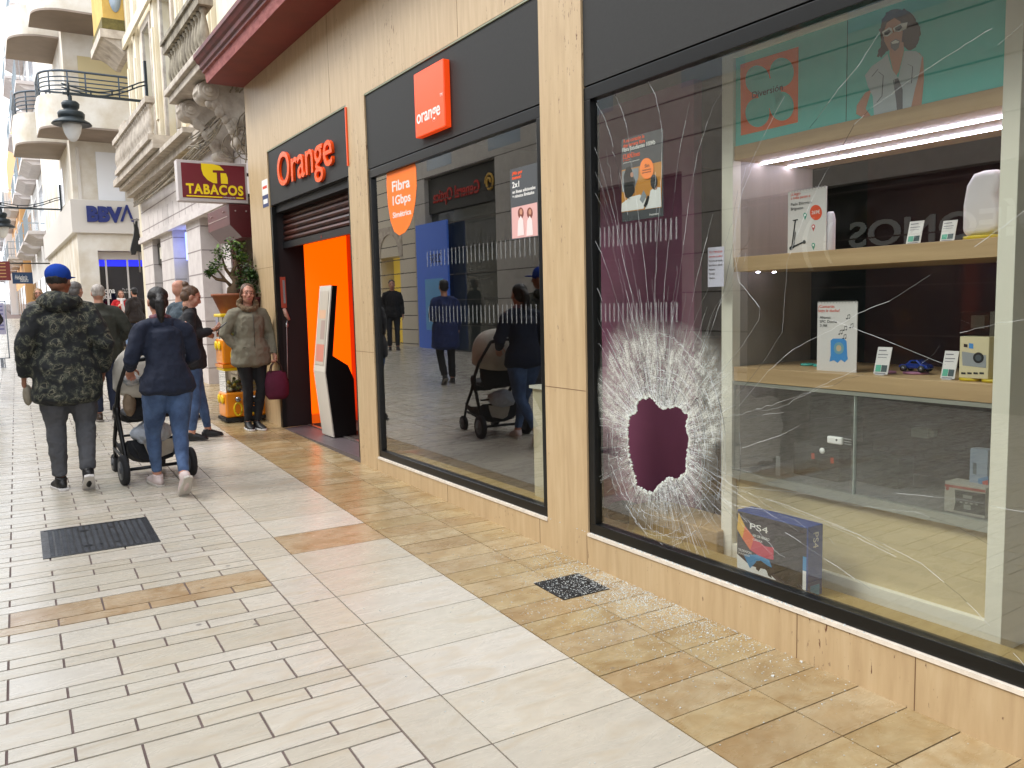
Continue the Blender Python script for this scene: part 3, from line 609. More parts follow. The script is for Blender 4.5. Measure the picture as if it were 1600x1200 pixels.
# ------------------------------------------------------------------ display cabinet behind the broken window
XC = 3.14; FZ = .18
OAK = mat('pale_oak', '#bd9f76', .5, var=.25, vscale=2.4, vcol='#a58862', stretch=(1,.35,7), bump=.05, bscale=50)
GREYV = mat('grey_veneer', '#9c9389', .5, var=.2, vscale=2, stretch=(5,5,.4))
def cabinet():
    yL1 = atX(1129, 500, XC).y; yL0 = atX(1146, 500, XC).y; yR1 = atX(1556, 500, XC).y; yR0 = atX(1584, 500, XC).y
    zA1 = atX(1148, 229, XC).z; zA0 = atX(1148, 251, XC).z; zB1 = atX(1148, 402, XC).z; zB0 = atX(1148, 425, XC).z
    zC1 = atX(1148, 573, XC).z; zC0 = atX(1150, 599, XC).z; zR1 = atX(1150, 735, XC).z; zR0 = atX(1150, 747, XC).z
    zT = atX(1146, 91, XC).z; ztop = atX(1146, 80, XC).z + .02
    r = ray(1270, 300); XB = yL0*r.x/r.y
    XB = min(max(XB, 3.45), 4.0)
    print('cab', yL1, yL0, yR1, yR0, 'z', zA1, zA0, zB1, zB0, zC1, zC0, zR1, zR0, zT, ztop, 'XB', XB)
    t = thing('display_cabinet', (XC, (yL0+yR0)/2, FZ), 'tall white framed oak display cabinet with lit shelves behind the broken window', 'cabinet')
    b = MB(); b.box(XC-.008, XC+.05, yL0, yL1, FZ, ztop+.05); b.box(XC-.008, XB, yR0, yR1, FZ, ztop+.05)
    b.box(XC-.008, XC+.05, yR1, yL0, zT, ztop+.05); b.box(XC-.004, XC+.03, yR1, yL0, FZ, FZ+.11)
    o = b.build('frame', OFFWHITE, t); bevelled(o, .002)
    b = MB(); b.box(XC+.05, XB, yL0+.002, yL1, zC1, zT); b.box(XC+.05, XB, yL0+.002, yL1, FZ, zC1-.001); b.build('side_panel', GREYV, t)
    for z0, z1 in ((zA0, zA1), (zB0, zB1), (zC0+.012, zC1)):
        s = MB(); s.box(XC, XB, yR1+.001, yL0-.001, z0, z1); o = s.build('shelf', OAK, t); bevelled(o, .002)
    s = MB(); s.box(XC-.004, XC+.02, yR1+.001, yL0-.001, zC0-.006, zC0+.010); s.box(XC-.004, XC+.03, yR1+.001, yL0-.001, zR0, zR1); s.build('door_rail', mat('satin_metal', '#a5a59a', .4, .4), t)
    s = MB(); s.box(XC+.025, XB, yR1+.001, yL0-.001, FZ+.11, zR0-.002); s.build('plinth_panel', mat('sand_panel', '#cbb98e', .35, var=.15, vscale=3, stretch=(1,.5,5)), t)
    ym = atX(1333, 680, XC).y; g = glassmat('cabinet_glass', (.86,.88,.86))
    s = MB(); s.box(XC+.006, XC+.011, ym, yL0-.002, zR1, zC0-.008); s.build('glass_door', g, t); s = MB(); s.box(XC+.014, XC+.019, yR1+.002, ym+.02, zR1, zC0-.008); s.build('glass_door', g, t)
    s = MB(); s.box(XC+.003, XC+.02, ym-.003, ym, zR1, zC0-.008); s.build('door_edge', mat('edge_green_white', '#b9c4bb', .3), t)
    # poster head
    Xh = XC+.01; s = MB(); s.box(Xh, Xh+.02, yR1+.001, yL0-.001, zA1+.001, zT-.001); hd = s.build('header_panel', TEAL, t)
    s = MB(); ys = atX(1324, 100, Xh).y; s.box(Xh-.0008, Xh, ys, ys+.003, zA1+.002, zT-.002); s.build('seam', mat('teal_dark', '#1f5f5a', .5), hd)
    s = MB(); flat(s, [(1157,101),(1248,73),(1247,191),(1158,212)], Xh, 0, 2)
    for (cx, cy, rx, ry) in ((1184,125,22,27),(1222,113,22,27),(1184,176,22,27),(1222,166,22,27),(1203,146,21,28)): flat(s, epx(cx, cy, rx*.86, ry*.84, 26), Xh, 1, 3+(cx+cy)%3*.3)
    s.build('clover_square', [mat('poster_orange', '#ee6a20', .5), mat('teal_light', '#5cbfb2', .5)], hd)
    ptext('Diversión', 1176, 154, Xh, 10, 48, INK, hd, 6, bold=.01)
    # laughing woman in sunglasses and denim vest
    s = MB(); SK, HR, DN_, DK, TE, WH = 0, 1, 2, 3, 4, 5
    jr = random.Random(3); curl = lambda P_: [((a[0]+(c[0]-a[0])*t+jr.uniform(-1.6,1.6)), (a[1]+(c[1]-a[1])*t+jr.uniform(-1.6,1.6))) for a, c in zip(P_, P_[1:]+P_[:1]) for t in (0, .25, .5, .75)]
    flat(s, curl([(1371,88),(1374,78),(1377,62),(1374,48),(1378,30),(1388,18),(1402,13),(1416,15),(1428,26),(1437,40),(1438,52),(1436,66),(1431,74),(1422,79),(1412,74),(1398,60),(1388,78),(1378,90)]), Xh, HR, 2)
    flat(s, [(1352,145),(1339,165),(1338,178),(1349,184),(1361,181),(1353,170),(1362,140)], Xh, SK, 2.2)
    flat(s, [(1436,82),(1443,90),(1444,125),(1440,166),(1424,170),(1426,120)], Xh, SK, 2.2)
    flat(s, [(1390,85),(1392,62),(1412,66),(1413,80),(1405,112),(1398,122)], Xh, SK, 2.6)
    flat(s, [(1387,84),(1379,92),(1362,104),(1352,118),(1356,134),(1364,150),(1366,180),(1424,168),(1430,140),(1438,110),(1441,88),(1432,80),(1414,80),(1410,96),(1404,122),(1394,108)], Xh, DN_, 3)
    for ln in ([(1372,112),(1380,118),(1378,150),(1370,160)], [(1418,100),(1426,104),(1424,130),(1416,132)], [(1396,125),(1401,160)], [(1362,120),(1372,108)]):
        for a, c in zip(ln, ln[1:]): flat(s, [a, (a[0]+1.3,a[1]), (c[0]+1.3,c[1]), c], Xh, DK, 3.5)
    flat(s, [(1398,124),(1404,122),(1411,140),(1411,170),(1402,172)], Xh, DK, 3.6)
    flat(s, [(1381,52),(1386,36),(1398,28),(1408,34),(1411,50),(1409,70),(1402,84),(1396,86),(1388,76),(1382,64)], Xh, SK, 4)
    flat(s, [(1392,66),(1400,61),(1407,64),(1405,75),(1399,80),(1393,75)], Xh, DK, 4.6); flat(s, [(1393,66.5),(1400,62.5),(1406,65),(1404,67.5),(1395,69)], Xh, WH, 5)
    flat(s, [(1379,50),(1390,43),(1394,44),(1396,51),(1388,57),(1381,57)], Xh, WH, 5); flat(s, [(1382,51),(1390,46),(1393,49),(1388,55),(1383,55)], Xh, DK, 5.4)
    flat(s, [(1396,44),(1408,37),(1419,35),(1417,45),(1406,50),(1398,50)], Xh, WH, 5); flat(s, [(1399,44),(1408,39),(1411,43),(1406,48),(1400,48)], Xh, DK, 5.4)
    flat(s, curl([(1408,34),(1422,28),(1433,40),(1434,60),(1424,70),(1414,66),(1412,48)]), Xh, HR, 4.4)
    s.build('printed_portrait', [SKIN, mat('printed_brown_hair', '#221a18', .6), DENIM, mat('printed_shadow_blue', '#5a5f66', .6), MINT, WHITE], hd)
    # led strips under the top shelf
    led = mat('led_white', '#e8e2ff', .5, emit=22)
    for u, v in ((1189, 257.5), (1232, 262.5)):
        p = atZ(u, v, zA0-.008); print('led', p)
        s = MB(); s.box(p.x-.005, p.x+.005, yR1+.003, p.y, zA0-.008, zA0-.001); s.build('led_strip', led, t)
    for x in (XC+.10, XC+.22):
        for zz in (zB0, zC0+.012):
            s = MB(); s.box(x-.004, x+.004, yL0-.075, yL0-.06, zz-.006, zz-.001); s.build('spot_light', mat('led_spot', '#e8e2ff', .5, emit=26), t)
    return dict(yL0=yL0, yR1=yR1, zA0=zA0, zB=zB1, zC=zC1, zR=zR1, XB=XB)
CB = cabinet()
def upright_box(name, u0, u1, vt, X, zb, depth, m, label, cat, group=None):
    """box standing on z=zb whose street face is at plane X, between photo columns u0 and u1, top at row vt"""
    y1 = atX(u0, vt, X).y; y0 = atX(u1, vt, X).y; zt = atX((u0+u1)/2, vt, X).z
    t = thing(name, (X+depth/2, (y0+y1)/2, zb), label, cat, group)
    b = MB(); b.box(X, X+depth, y0, y1, zb, zt); o = b.build('carton', m, t); bevelled(o, .002); return t, (y0, y1, zb, zt)
def goods():
    zB, zC, zR = CB['zB']+.0005, CB['zC']+.0005, CB['zR']
    cardm = mat('card_white', '#cfcac6', .6)
    def standee(name, pts, X, zb, label):
        P = [atX(u, v, X) for u, v in pts]; y1 = (P[0].y+P[3].y)/2; y0 = (P[1].y+P[2].y)/2; zt = (P[0].z+P[1].z)/2
        t = thing(name, (X+.03, (y0+y1)/2, zb), label, 'display card', None); b = MB(); b.box(X, X+.004, y0, y1, zb, zt); b.box(X+.004, X+.06, (y0+y1)/2-.01, (y0+y1)/2+.01, zb, zb+.003); b.build('card', cardm, t)
        b = MB(); k = 13
        for i in range(k): yy = y0+(y1-y0)*(i+.5)/k; b.tube([(X-.004,yy,zt-.006),(X-.005,yy,zt+.004),(X+.006,yy,zt+.004),(X+.007,yy,zt-.006)], .0012, 5)
        b.build('wire_binding', mat('binding', '#8a8686', .5, .5), t)
        return t
    X1 = XC+.09
    t = standee('scooter_card', [(1231,300),(1291,291),(1291,394),(1231,397)], X1, zB, 'upright ring-bound card picturing a kick scooter on the middle shelf')
    ptext('¡Llego', 1236, 306, X1, 4.5, 15, REDT, t, 1); ptext('a todas partes si', 1236, 312, X1, 4.5, 30, REDT, t, 1)
    ptext('Patín Eléctrico', 1236, 322, X1, 4.5, 32, INK, t, 1); ptext('Brigmton', 1236, 329, X1, 4.5, 19, INK, t, 1)
    b = MB(); flat(b, epx(1275, 332, 9.5, 12, 20), X1, 0, 1)
    for cx, cy, mi in ((1258,336,2),(1271,354,3),(1271,383,2)): flat(b, epx(cx, cy, 2.8, 3.6, 12), X1, mi, 1); flat(b, [(cx-2,cy+2.5),(cx+2,cy+2.5),(cx,cy+8)], X1, mi, 1); flat(b, epx(cx, cy, 1.3, 1.7, 8), X1, 4, 2)
    for ln, w_ in ((((1239,345),(1247,343)), 1.4), (((1243,344),(1237,389)), 1.6), (((1237,387),(1256,378)), 1.8), (((1243,362),(1240,388)), 1.2)):
        (x0, y0), (x1, y1) = ln; flat(b, [(x0-w_/2,y0-w_/2),(x0+w_/2,y0+w_/2),(x1+w_/2,y1+w_/2),(x1-w_/2,y1-w_/2)], X1, 1, 2)
    flat(b, epx(1236, 388, 2.4, 3, 12), X1, 1, 2.5); flat(b, epx(1257, 378, 2.4, 3, 12), X1, 1, 2.5)
    b.build('picture', [mat('disc_orange', '#d8502a', .5), INK, MINT, mat('pin_pink', '#cf6a6a', .5), WHITE], t); ptext('269€', 1268.5, 335, X1, 5.5, 13, WHITE, t, 2)
    pr = atX(1297, 392, X1+.03); tt = thing('white_flask', (pr.x, pr.y, zB), 'slim white flask behind the scooter card', 'flask'); b = MB(); h = atX(1297,331,X1+.03).z-zB
    b.lathe([(.001,0),(.02,0),(.022,.01),(.022,h*.8),(.018,h*.93),(.012,h),(.001,h)], (pr.x, pr.y, zB), 20); b.build('flask_body', mat('white_plastic', '#d3cfd4', .4), tt)
    t = standee('speaker_card', [(1275,475),(1338,468),(1340,570),(1279,569)], X1, zC, 'upright ring-bound card picturing a small blue speaker and music notes on the lower shelf')
    ptext('¡Cantarás', 1279, 481, X1, 4.5, 25, REDT, t, 1); ptext('bajo la ducha!', 1279, 487.5, X1, 4.5, 33, REDT, t, 1)
    for i, s in enumerate(('Altavoz', 'SPC Ducha', '21,90€')): ptext(s, 1281, 498+i*6.4, X1, 4.3, (17, 27, 12)[i], INK, t, 1)
    b = MB(); flat(b, [(1298,532),(1302,529),(1319,529),(1323,533),(1324,556),(1325,561),(1320,566),(1314,562),(1309,567),(1303,563),(1296,565),(1298,556)], X1, 0, 1); flat(b, epx(1311, 544, 8, 9.5, 18), X1, 1, 2); flat(b, epx(1311, 544, 4, 5, 14), X1, 2, 3)
    for cx, cy in ((1325,497),(1320,515),(1313,521),(1330,511),(1319,528)):
        flat(b, epx(cx-1.6, cy+1, 1.4, 1.1, 8), X1, 3, 1); flat(b, [(cx-.6,cy+1),(cx,cy+1),(cx,cy-5),(cx-.6,cy-5)], X1, 3, 1); flat(b, [(cx,cy-5),(cx+3.4,cy-6),(cx+3.4,cy-5),(cx,cy-4)], X1, 3, 1); flat(b, [(cx+3,cy-5.5),(cx+3.5,cy-5.5),(cx+3.5,cy+.2),(cx+3,cy+.2)], X1, 3, 1); flat(b, epx(cx+2.2, cy+.4, 1.3, 1, 8), X1, 3, 1)
    b.build('picture', [BLUEP, mat('speaker_teal', '#6f9aa6', .5), mat('speaker_sand', '#bda98a', .5), INK], t)
    X2 = XC+.06
    for (u, vt, zb, lab) in ((1427, 345, zB, 'small price card on the middle shelf, the one farther from the white moulded seat'), (1480, 344, zB, 'small price card on the middle shelf beside the white moulded seat'),
                             (1376, 543, zC, 'small price card on the lower shelf left of the blue toy car'), (1481, 549, zC, 'small price card on the lower shelf between the toy car and the camera box')):
        p = atX(u, vt, X2); w_ = abs(atX(u-11, vt, X2).y-atX(u+11, vt, X2).y)/2; h = p.z - zb; t = thing('price_card', (X2, p.y, zb), lab, 'price card', 'price cards on the shelves')
        b = MB(); b.prism([(-w_,0.004),(w_,0.004),(w_,h),(-w_,h)], (X2, p.y, zb), (0,-1,0), (.28,0,1), (.003,0,0)); b.build('card', cardm, t)
        b = MB()
        for (a0, a1, c0, c1, mi) in ((-.8,.3,.86,.9,1),(-.8,.6,.72,.75,1),(-.8,.5,.62,.64,1),(-.8,-.05,.12,.36,0),(0.02,.8,.12,.36,2),(-.8,.7,.05,.08,1)):
            b.prism([(a0*w_,c0*h),(a1*w_,c0*h),(a1*w_,c1*h),(a0*w_,c1*h)], (X2-.0005, p.y, zb), (0,-1,0), (.28,0,1), (-.0006,0,0), mi)
        b.build('print', [MINT, mat('grey_text', '#77737a', .6), mat('slate_print', '#3b4a4c', .6)], t)
        b = MB(); b.box(X2-.006, X2+.02, p.y-.02, p.y+.02, zb, zb+.004); b.build('base', mat('clear_acrylic', '#b9b6bb', .2), t)
    def disc(c, r, h, m, label, nm='round_stand', sub=None):
        t = thing(nm, c, label, 'display stand', 'round display stands'); b = MB(); b.lathe([(.001,0),(r,0),(r,h*.85),(r-.003,h),(.001,h)], c, 32); b.build('disc', m, t); return t
    yel = mat('yellow_plastic', '#c2ab1a', .4); pnk = mat('mauve_plastic', '#a06a86', .45); tl = mat('aqua_plastic', '#43a79c', .45)
    # white moulded seat (helmet like) on yellow disc
    XH = XC+.16; p = atX(1530, 372, XH); disc((p.x, p.y-.02, zB), .075, .018, yel, 'flat yellow round stand under the white moulded seat on the middle shelf')
    t = thing('moulded_seat', (p.x, p.y, zB+.018), 'glossy white moulded seat shell at the right end of the middle shelf', 'moulded seat'); b = MB()
    zt = atX(1525, 268, XH).z; H = zt-zB-.018; w_ = abs(atX(1495,330,XH).y-atX(1556,330,XH).y)/2; c = Vector((p.x, p.y, zB+.02))
    prof = [(-w_,.05*H),(-w_*1.0,.5*H),(-w_*.85,.8*H),(-w_*.5,.97*H),(0,H),(w_*.9,H*.99),(w_*.98,.8*H),(w_*.72,.62*H),(w_*.9,.45*H),(w_*.98,.1*H),(w_*.5,0),(-w_*.7,0)]
    b.prism(prof, c, (0,-1,0), (0,0,1), (.14,0,0), 0, True); o = b.build('shell', mat('white_shell', '#dcd8dc', .3), t)
    bv = o.modifiers.new('b', 'BEVEL'); bv.width = .03; bv.segments = 5; bv.limit_method = 'ANGLE'; bv.angle_limit = radians(60)
    # lower shelf
    p = atZ(1262, 571, zC); disc((p.x, p.y, zC), .034, .010, tl, 'aqua round stand left of the speaker card, nearer the cabinet side'); disc((p.x-.005, p.y-.078, zC), .034, .010, tl, 'aqua round stand partly behind the speaker card')
    p = atZ(1385, 583, zC); disc((p.x, p.y, zC), .040, .009, pnk, 'mauve round stand below the left price card of the lower shelf'); p2 = atZ(1420, 584, zC); disc((p2.x+.02, p2.y-.02, zC), .052, .010, pnk, 'mauve round stand under the blue toy car')
    c = Vector((p2.x+.02, p2.y-.02, zC+.010)); t = thing('toy_car', c, 'shiny metallic blue toy car with black wheels on a mauve stand', 'toy car')
    b = MB(); L_ = .068; body = [(-L_,.014),(-L_*.95,.028),(-L_*.5,.032),(-L_*.2,.05),(L_*.25,.052),(L_*.5,.036),(L_*.92,.030),(L_,.014)]
    b.prism(body, c+Vector((-.027,0,0)), (0,-1,0), (0,0,1), (.054,0,0)); o = b.build('car_body', mat('car_blue', '#123a9c', .2, .4, coat=1), t); bevelled(o, .006, 3)
    b = MB()
    b.prism([(-L_*.15,.037),(-L_*.05,.047),(L_*.2,.047),(L_*.36,.037)], c+Vector((-.0285,0,0)), (0,-1,0), (0,0,1), (.057,0,0)); b.build('car_window', mat('car_glass', '#0c1018', .1), t)
    for sy in (-.04, .04):
        for sx in (-.028, .028):
            w2 = MB(); w2.tube([c+Vector((sx-.006,sy,.014)), c+Vector((sx+.006,sy,.014))], .0145, 18, 0); w2.tube([c+Vector((sx-.0068,sy,.014)), c+Vector((sx+.0068,sy,.014))], .007, 12, 1); w2.build('wheel', [BLACK, mat('rim', '#8a8c90', .3, .8)], t)
    # camera box on two yellow discs
    X3 = XC+.05; p = atX(1510, 592, X3); disc((p.x+.04, p.y, zC), .045, .012, yel, 'yellow round stand under the left of the camera box'); disc((p.x+.04, p.y-.085, zC), .045, .012, yel, 'yellow round stand under the right of the camera box')
    t, (y0, y1, z0, z1) = upright_box('camera_box', 1500, 1546, 526, X3, zC+.0125, .07, mat('cream_carton', '#cbbf9a', .6), 'cream camera carton with a clear top at the right end of the lower shelf', 'box')
    b = MB(); zt = atX(1523, 487, X3).z; b.box(X3, X3+.07, y0, y1, z1+.001, zt); b.build('clear_top', glassmat('clear_plastic', (.8,.8,.78)), t)
    b = MB(); b.box(X3+.02, X3+.05, y0+.03, y1-.03, z1+.03, z1+.08); b.build('camera', mat('camera_brown', '#4b4238', .4), t)
    b = MB(); flat(b, [(1503,549),(1541,555),(1541,575),(1504,571)], X3, 0, 1); flat(b, epx(1529, 559, 8.5, 8.5, 20), X3, 1, 2); flat(b, epx(1529, 559, 5, 5, 16), X3, 2, 3); flat(b, [(1506,537),(1512,538),(1512,543),(1506,542)], X3, 1, 1); flat(b, [(1514,536),(1521,537),(1521,545),(1514,544)], X3, 3, 1)
    for i in range(4): flat(b, [(1502+i*9.5,581.5),(1509+i*9.5,582),(1509+i*9.5,585),(1502+i*9.5,584.5)], X3, 1, 1)
    b.build('print', [mat('camera_grey', '#8d9092', .5), INK, mat('lens_grey', '#4c5258', .3), BLUEP], t)
    # lower glass compartment
    zl = zR+.0
    fl = MB(); fl.box(XC+.03, CB['XB'], CB['yR1']+.002, CB['yL0']-.003, zR-.012, zR-.002); fl.build('bottom_shelf', mat('white_shelf', '#8f8a8c', .5), bpy.data.objects['display_cabinet'])
    X4 = XC+.16
    t, (y0, y1, z0, z1) = upright_box('black_carton', 1240, 1312, 697, X4, zR, .26, mat('black_carton', '#191818', .55, var=.2), 'large black carton with small orange marks on the bottom of the cabinet', 'box')
    b = MB(); 
    for u, v in ((1270,713),(1300,720)): flat(b, [(u-2.5,v-5),(u+2.5,v-5),(u+3,v+4),(u-2,v+4)], X4, 0, 1)
    b.build('mark', ORANGE_D, t); ptext('GAMING', 1278, 719, X4, 2.6, 10, mat('dull_text', '#777777', .6), t, 1)
    t, _ = upright_box('dark_case', 1330, 1404, 712, XC+.24, zR, .12, mat('dark_case_grey', '#262626', .6), 'low dark grey case beside the black carton in the cabinet bottom', 'box')
    t, (y0, y1, z0, z1) = upright_box('game_box', 1516, 1544, 702, XC+.10, zR, .05, mat('lilac_carton', '#a9b4cf', .5), 'pale blue upright box in the right corner of the cabinet bottom', 'box')
    b = MB(); X5 = XC+.10; flat(b, [(1520,722),(1526,724),(1526,742),(1520,740)], X5, 0, 1); flat(b, [(1528,748),(1544,744),(1544,764),(1530,762)], X5, 1, 1); flat(b, [(1535,752),(1544,750),(1544,764),(1536,763)], X5, 2, 2); b.build('print', [mat('slate', '#4a5666', .5), BLUEP, REDT], t)
    X6 = XC+.045
    t, (y0, y1, z0, z1) = upright_box('gadget_carton', 1476, 1541, 757, X6, zR, .09, mat('carton_white_red', '#c9beb6', .55), 'small white and black carton with a red edge at the right of the cabinet bottom', 'box')
    b = MB(); flat(b, [(1492,765),(1540,772),(1539,806),(1490,797),(1493,785)], X6, 0, 1); flat(b, [(1505,773),(1519,775),(1519,780),(1505,778)], X6, 1, 2); flat(b, [(1506,788),(1517,790),(1517,797),(1506,795)], X6, 1, 2); flat(b, [(1476.5,756),(1540,766),(1540,770),(1476.5,760)], X6, 2, 1); flat(b, epx(1481,763,2.6,3,10), X6, 2, 3)
    for q in range(4): flat(b, [(1500+q*8,783+q*1.2),(1504+q*8,783.6+q*1.2),(1504+q*8,786+q*1.2),(1500+q*8,785.4+q*1.2)], X6, 1, 2)
    b.build('print', [INK, mat('carton_grey', '#a5a3a0', .5), mat('carton_red', '#b8402c', .5)], t)
    # things fixed on the cabinet glass
    Xg = XC+.003; p = atX(1307, 687, Xg); t = bpy.data.objects['display_cabinet']
    b = MB(); a, c2 = atX(1296, 680, Xg), atX(1319, 695, Xg); b.box(Xg-.02, Xg, c2.y, a.y, c2.z, a.z); o = b.build('lock', WHITE, t); bevelled(o, .007, 4); lk = o
    b = MB(); 
    for i in range(3): q = atX(1320, 684.5+i*4, Xg); b.box(Xg-.008, Xg-.004, q.y-.035, q.y, q.z-.003, q.z)
    b.build('prongs', mat('dull_white', '#9a9a98', .5), lk); b = MB(); q = atX(1307,687.5,Xg-.02); b.tube([q-Vector((.001,0,0)), q+Vector((.001,0,0))], .005, 10); b.build('keyhole', INK, lk)
    p = atX(1286, 704, Xg); b = MB(); b.ell(p-Vector((.006,0,0)), (.008,.014,.014)); b.build('knob', WHITE, t)
    X7 = XC+.06; t, _ = upright_box('paper_strip', 1212, 1219, 713, X7, zR, .003, mat('strip_paper', '#b3adb2', .6), 'narrow white paper strip standing in the cabinet bottom', 'paper')
    p = atX(1441, 676, XC+.2); t = thing('plug_adapter', (p.x, p.y, p.z-.02), 'pale plug adapter on top of the dark case', 'plug'); b = MB(); b.box(p.x-.02, p.x+.02, p.y-.035, p.y+.04, p.z-.02, p.z+.02); b.box(p.x-.015, p.x+.015, p.y-.06, p.y-.036, p.z-.012, p.z+.016); o = b.build('plug_body', mat('plug_grey', '#a9a7a4', .5), t); bevelled(o, .005)
    # console box leaning by the glass
    Xf = 2.885; zl = .2495
    yl = atX(1152, 850, Xf).y; yr = atX(1262, 880, Xf).y; zt = atX(1205, 808, Xf).z
    zt = (atX(1153, 792, Xf).z + atX(1264, 829, Xf).z)/2; print('console', yl, yr, zt)
    t = thing('console_box', (Xf+.05, (yl+yr)/2, zl), 'blue and black games console carton standing on the sill behind the cracked glass', 'box')
    b = MB(); b.box(Xf, Xf+.10, yr, yl, zl, zt); o = b.build('carton', mat('carton_blue', '#1c3f86', .35), t); bevelled(o, .002)
    K = lambda a, c: (Xf, yl-(yl-yr)*a, zt-(zt-zl)*c)
    b = MB()
    def pg(pts, mi, lay, smooth=False): b.add([Vector(K(a, c))-Vector((lay*.0006,0,0)) for a, c in pts], [tuple(range(len(pts)))], mi)
    pg([(.0,.02),(.985,.02),(.985,.98),(0,.98)], 0, 1)
    pg([(0,.68),(.2,.8),(.42,.78),(.6,.90),(.985,.9),(.985,.98),(0,.98)], 1, 2)
    arc = [(0,.04,.0),(.10,.28,.1),(.25,.42,.2),(.42,.52,.3),(.54,.55,.4)]
    up = [(.02,.04),(.12,.22),(.26,.36),(.42,.44),(.54,.42)]; lo = [(.54,.60),(.36,.62),(.2,.56),(.08,.42),(0,.30)]
    for i in range(4): pg([up[i], up[i+1], lo[3-i], lo[4-i]], (2, 3, 4, 4)[i], 2.4)
    pg([(.55,.22),(.93,.22),(.93,.80),(.86,.92),(.62,.85),(.55,.8)], 5, 2.6)
    pg([(.1,.66),(.3,.60),(.48,.62),(.52,.72),(.3,.70),(.2,.84)], 6, 3)
    pg([(.29,.70),(.36,.67),(.48,.72),(.52,.88),(.47,.86),(.44,.78),(.37,.76),(.33,.84),(.29,.82)], 5, 3.4)
    pg([(.94,.42),(.985,.42),(.985,.62),(.94,.62)], 6, 3); pg([(.94,.62),(.985,.62),(.985,.98),(.94,.98)], 1, 3)
    b.build('front_print', [mat('console_dark', '#231d2a', .35), WHITE, mat('flame_yellow', '#d8a62a', .4), mat('flame_orange', '#d8622e', .4), mat('flame_red', '#c02a48', .4), mat('console_black', '#15161a', .4), mat('console_cyan', '#2f86b8', .4)], t)
    for s, a, c, h, w_ in (('PS4', .2, .24, .09, .26), ('500 GB NEGRO', .24, .34, .035, .24), ('CONSOLA', .24, .40, .03, .14), ('TELDEXXON', .02, .62, .035, .2), ('DUALSHOCK', .02, .67, .03, .18)):
        H_ = (zt-zl); text(s, 'lettering', h*H_/.7, Vector(K(a, c))-Vector((.0024,0,0)), FR, FU, WHITE, t, .0002, .0, width=w_*(yl-yr))
    text('PS4', 'lettering', .05, (Xf+.035, yr-.0005, zt-.03), (0,0,-1), (1,0,0), WHITE, t, .0004, .0)
    b = MB(); b.box(Xf+.02, Xf+.08, yr-.0012, yr, zl+.001, zl+.05); b.build('side_print', mat('console_side_cyan', '#3a8ac0', .4), t)
    # low wooden blocks and a dark bag behind the hole
    t = thing('wooden_plinth', (3.17, atX(1070, 840, 3.1).y, FZ), 'rough tan block on the shop floor behind the cracked glass below the hole', 'block')
    b = MB(); yb0 = atX(1124, 830, 3.1).y; yb1 = atX(985, 820, 3.1).y; b.box(3.085, 3.345, yb0, yb1, FZ, FZ+.17); o = b.build('block', mat('kraft_card', '#a88955', .7, var=.3, vscale=8), t); bevelled(o, .01)
    t = thing('dark_sack', (3.2, yb1+.15, FZ), 'dark grey sack on the shop floor left of the tan block', 'bag'); b = MB(); b.ell((3.2, yb1+.16, FZ+.07), (.1,.13,.075)); b.build('sack', mat('dark_cloth', '#3a3236', .9, bump=.4, bscale=25), t)
    # brown crate stack in the gap between purple wall and cabinet
    for i, (z0, z1) in enumerate(((FZ, .62), (.63, 1.30))):
        X8 = 3.75; p0, p1 = atX(1086, 600, X8), atX(1150, 600, X8)
        t = thing('carton_stack_box', (X8+.15, (p0.y+p1.y)/2, z0), ('brown carton on the floor in the dark gap beside the cabinet', 'brown carton on top of another in the dark gap beside the cabinet')[i], 'box', 'brown cartons in the gap'); b = MB(); b.box(X8+i*.03, X8+.4, p1.y, p0.y+.1, z0, z1); o = b.build('carton', mat('brown_card', '#8a6437', .75, var=.2), t); bevelled(o, .005)
    # pale counter visible in the unbroken window
    y0 = atX(845, 610, 3.02).y; y1 = atX(832, 610, 3.02).y
    t = thing('white_counter', (3.2, 4.0, FZ), 'narrow off-white counter standing just inside the unbroken window by its right edge', 'counter'); zt = atX(838, 607, 3.02).z
    b = MB(); b.box(3.02, 3.09, y1-.35, y1, FZ, zt); o = b.build('counter_body', mat('counter_cream', '#c6bb9d', .5), t); bevelled(o, .003)
    b = MB(); b.box(3.0, 3.11, y1-.36, y1+.01, zt+.001, zt+.02); b.build('counter_top', OFFWHITE, t)
goods()
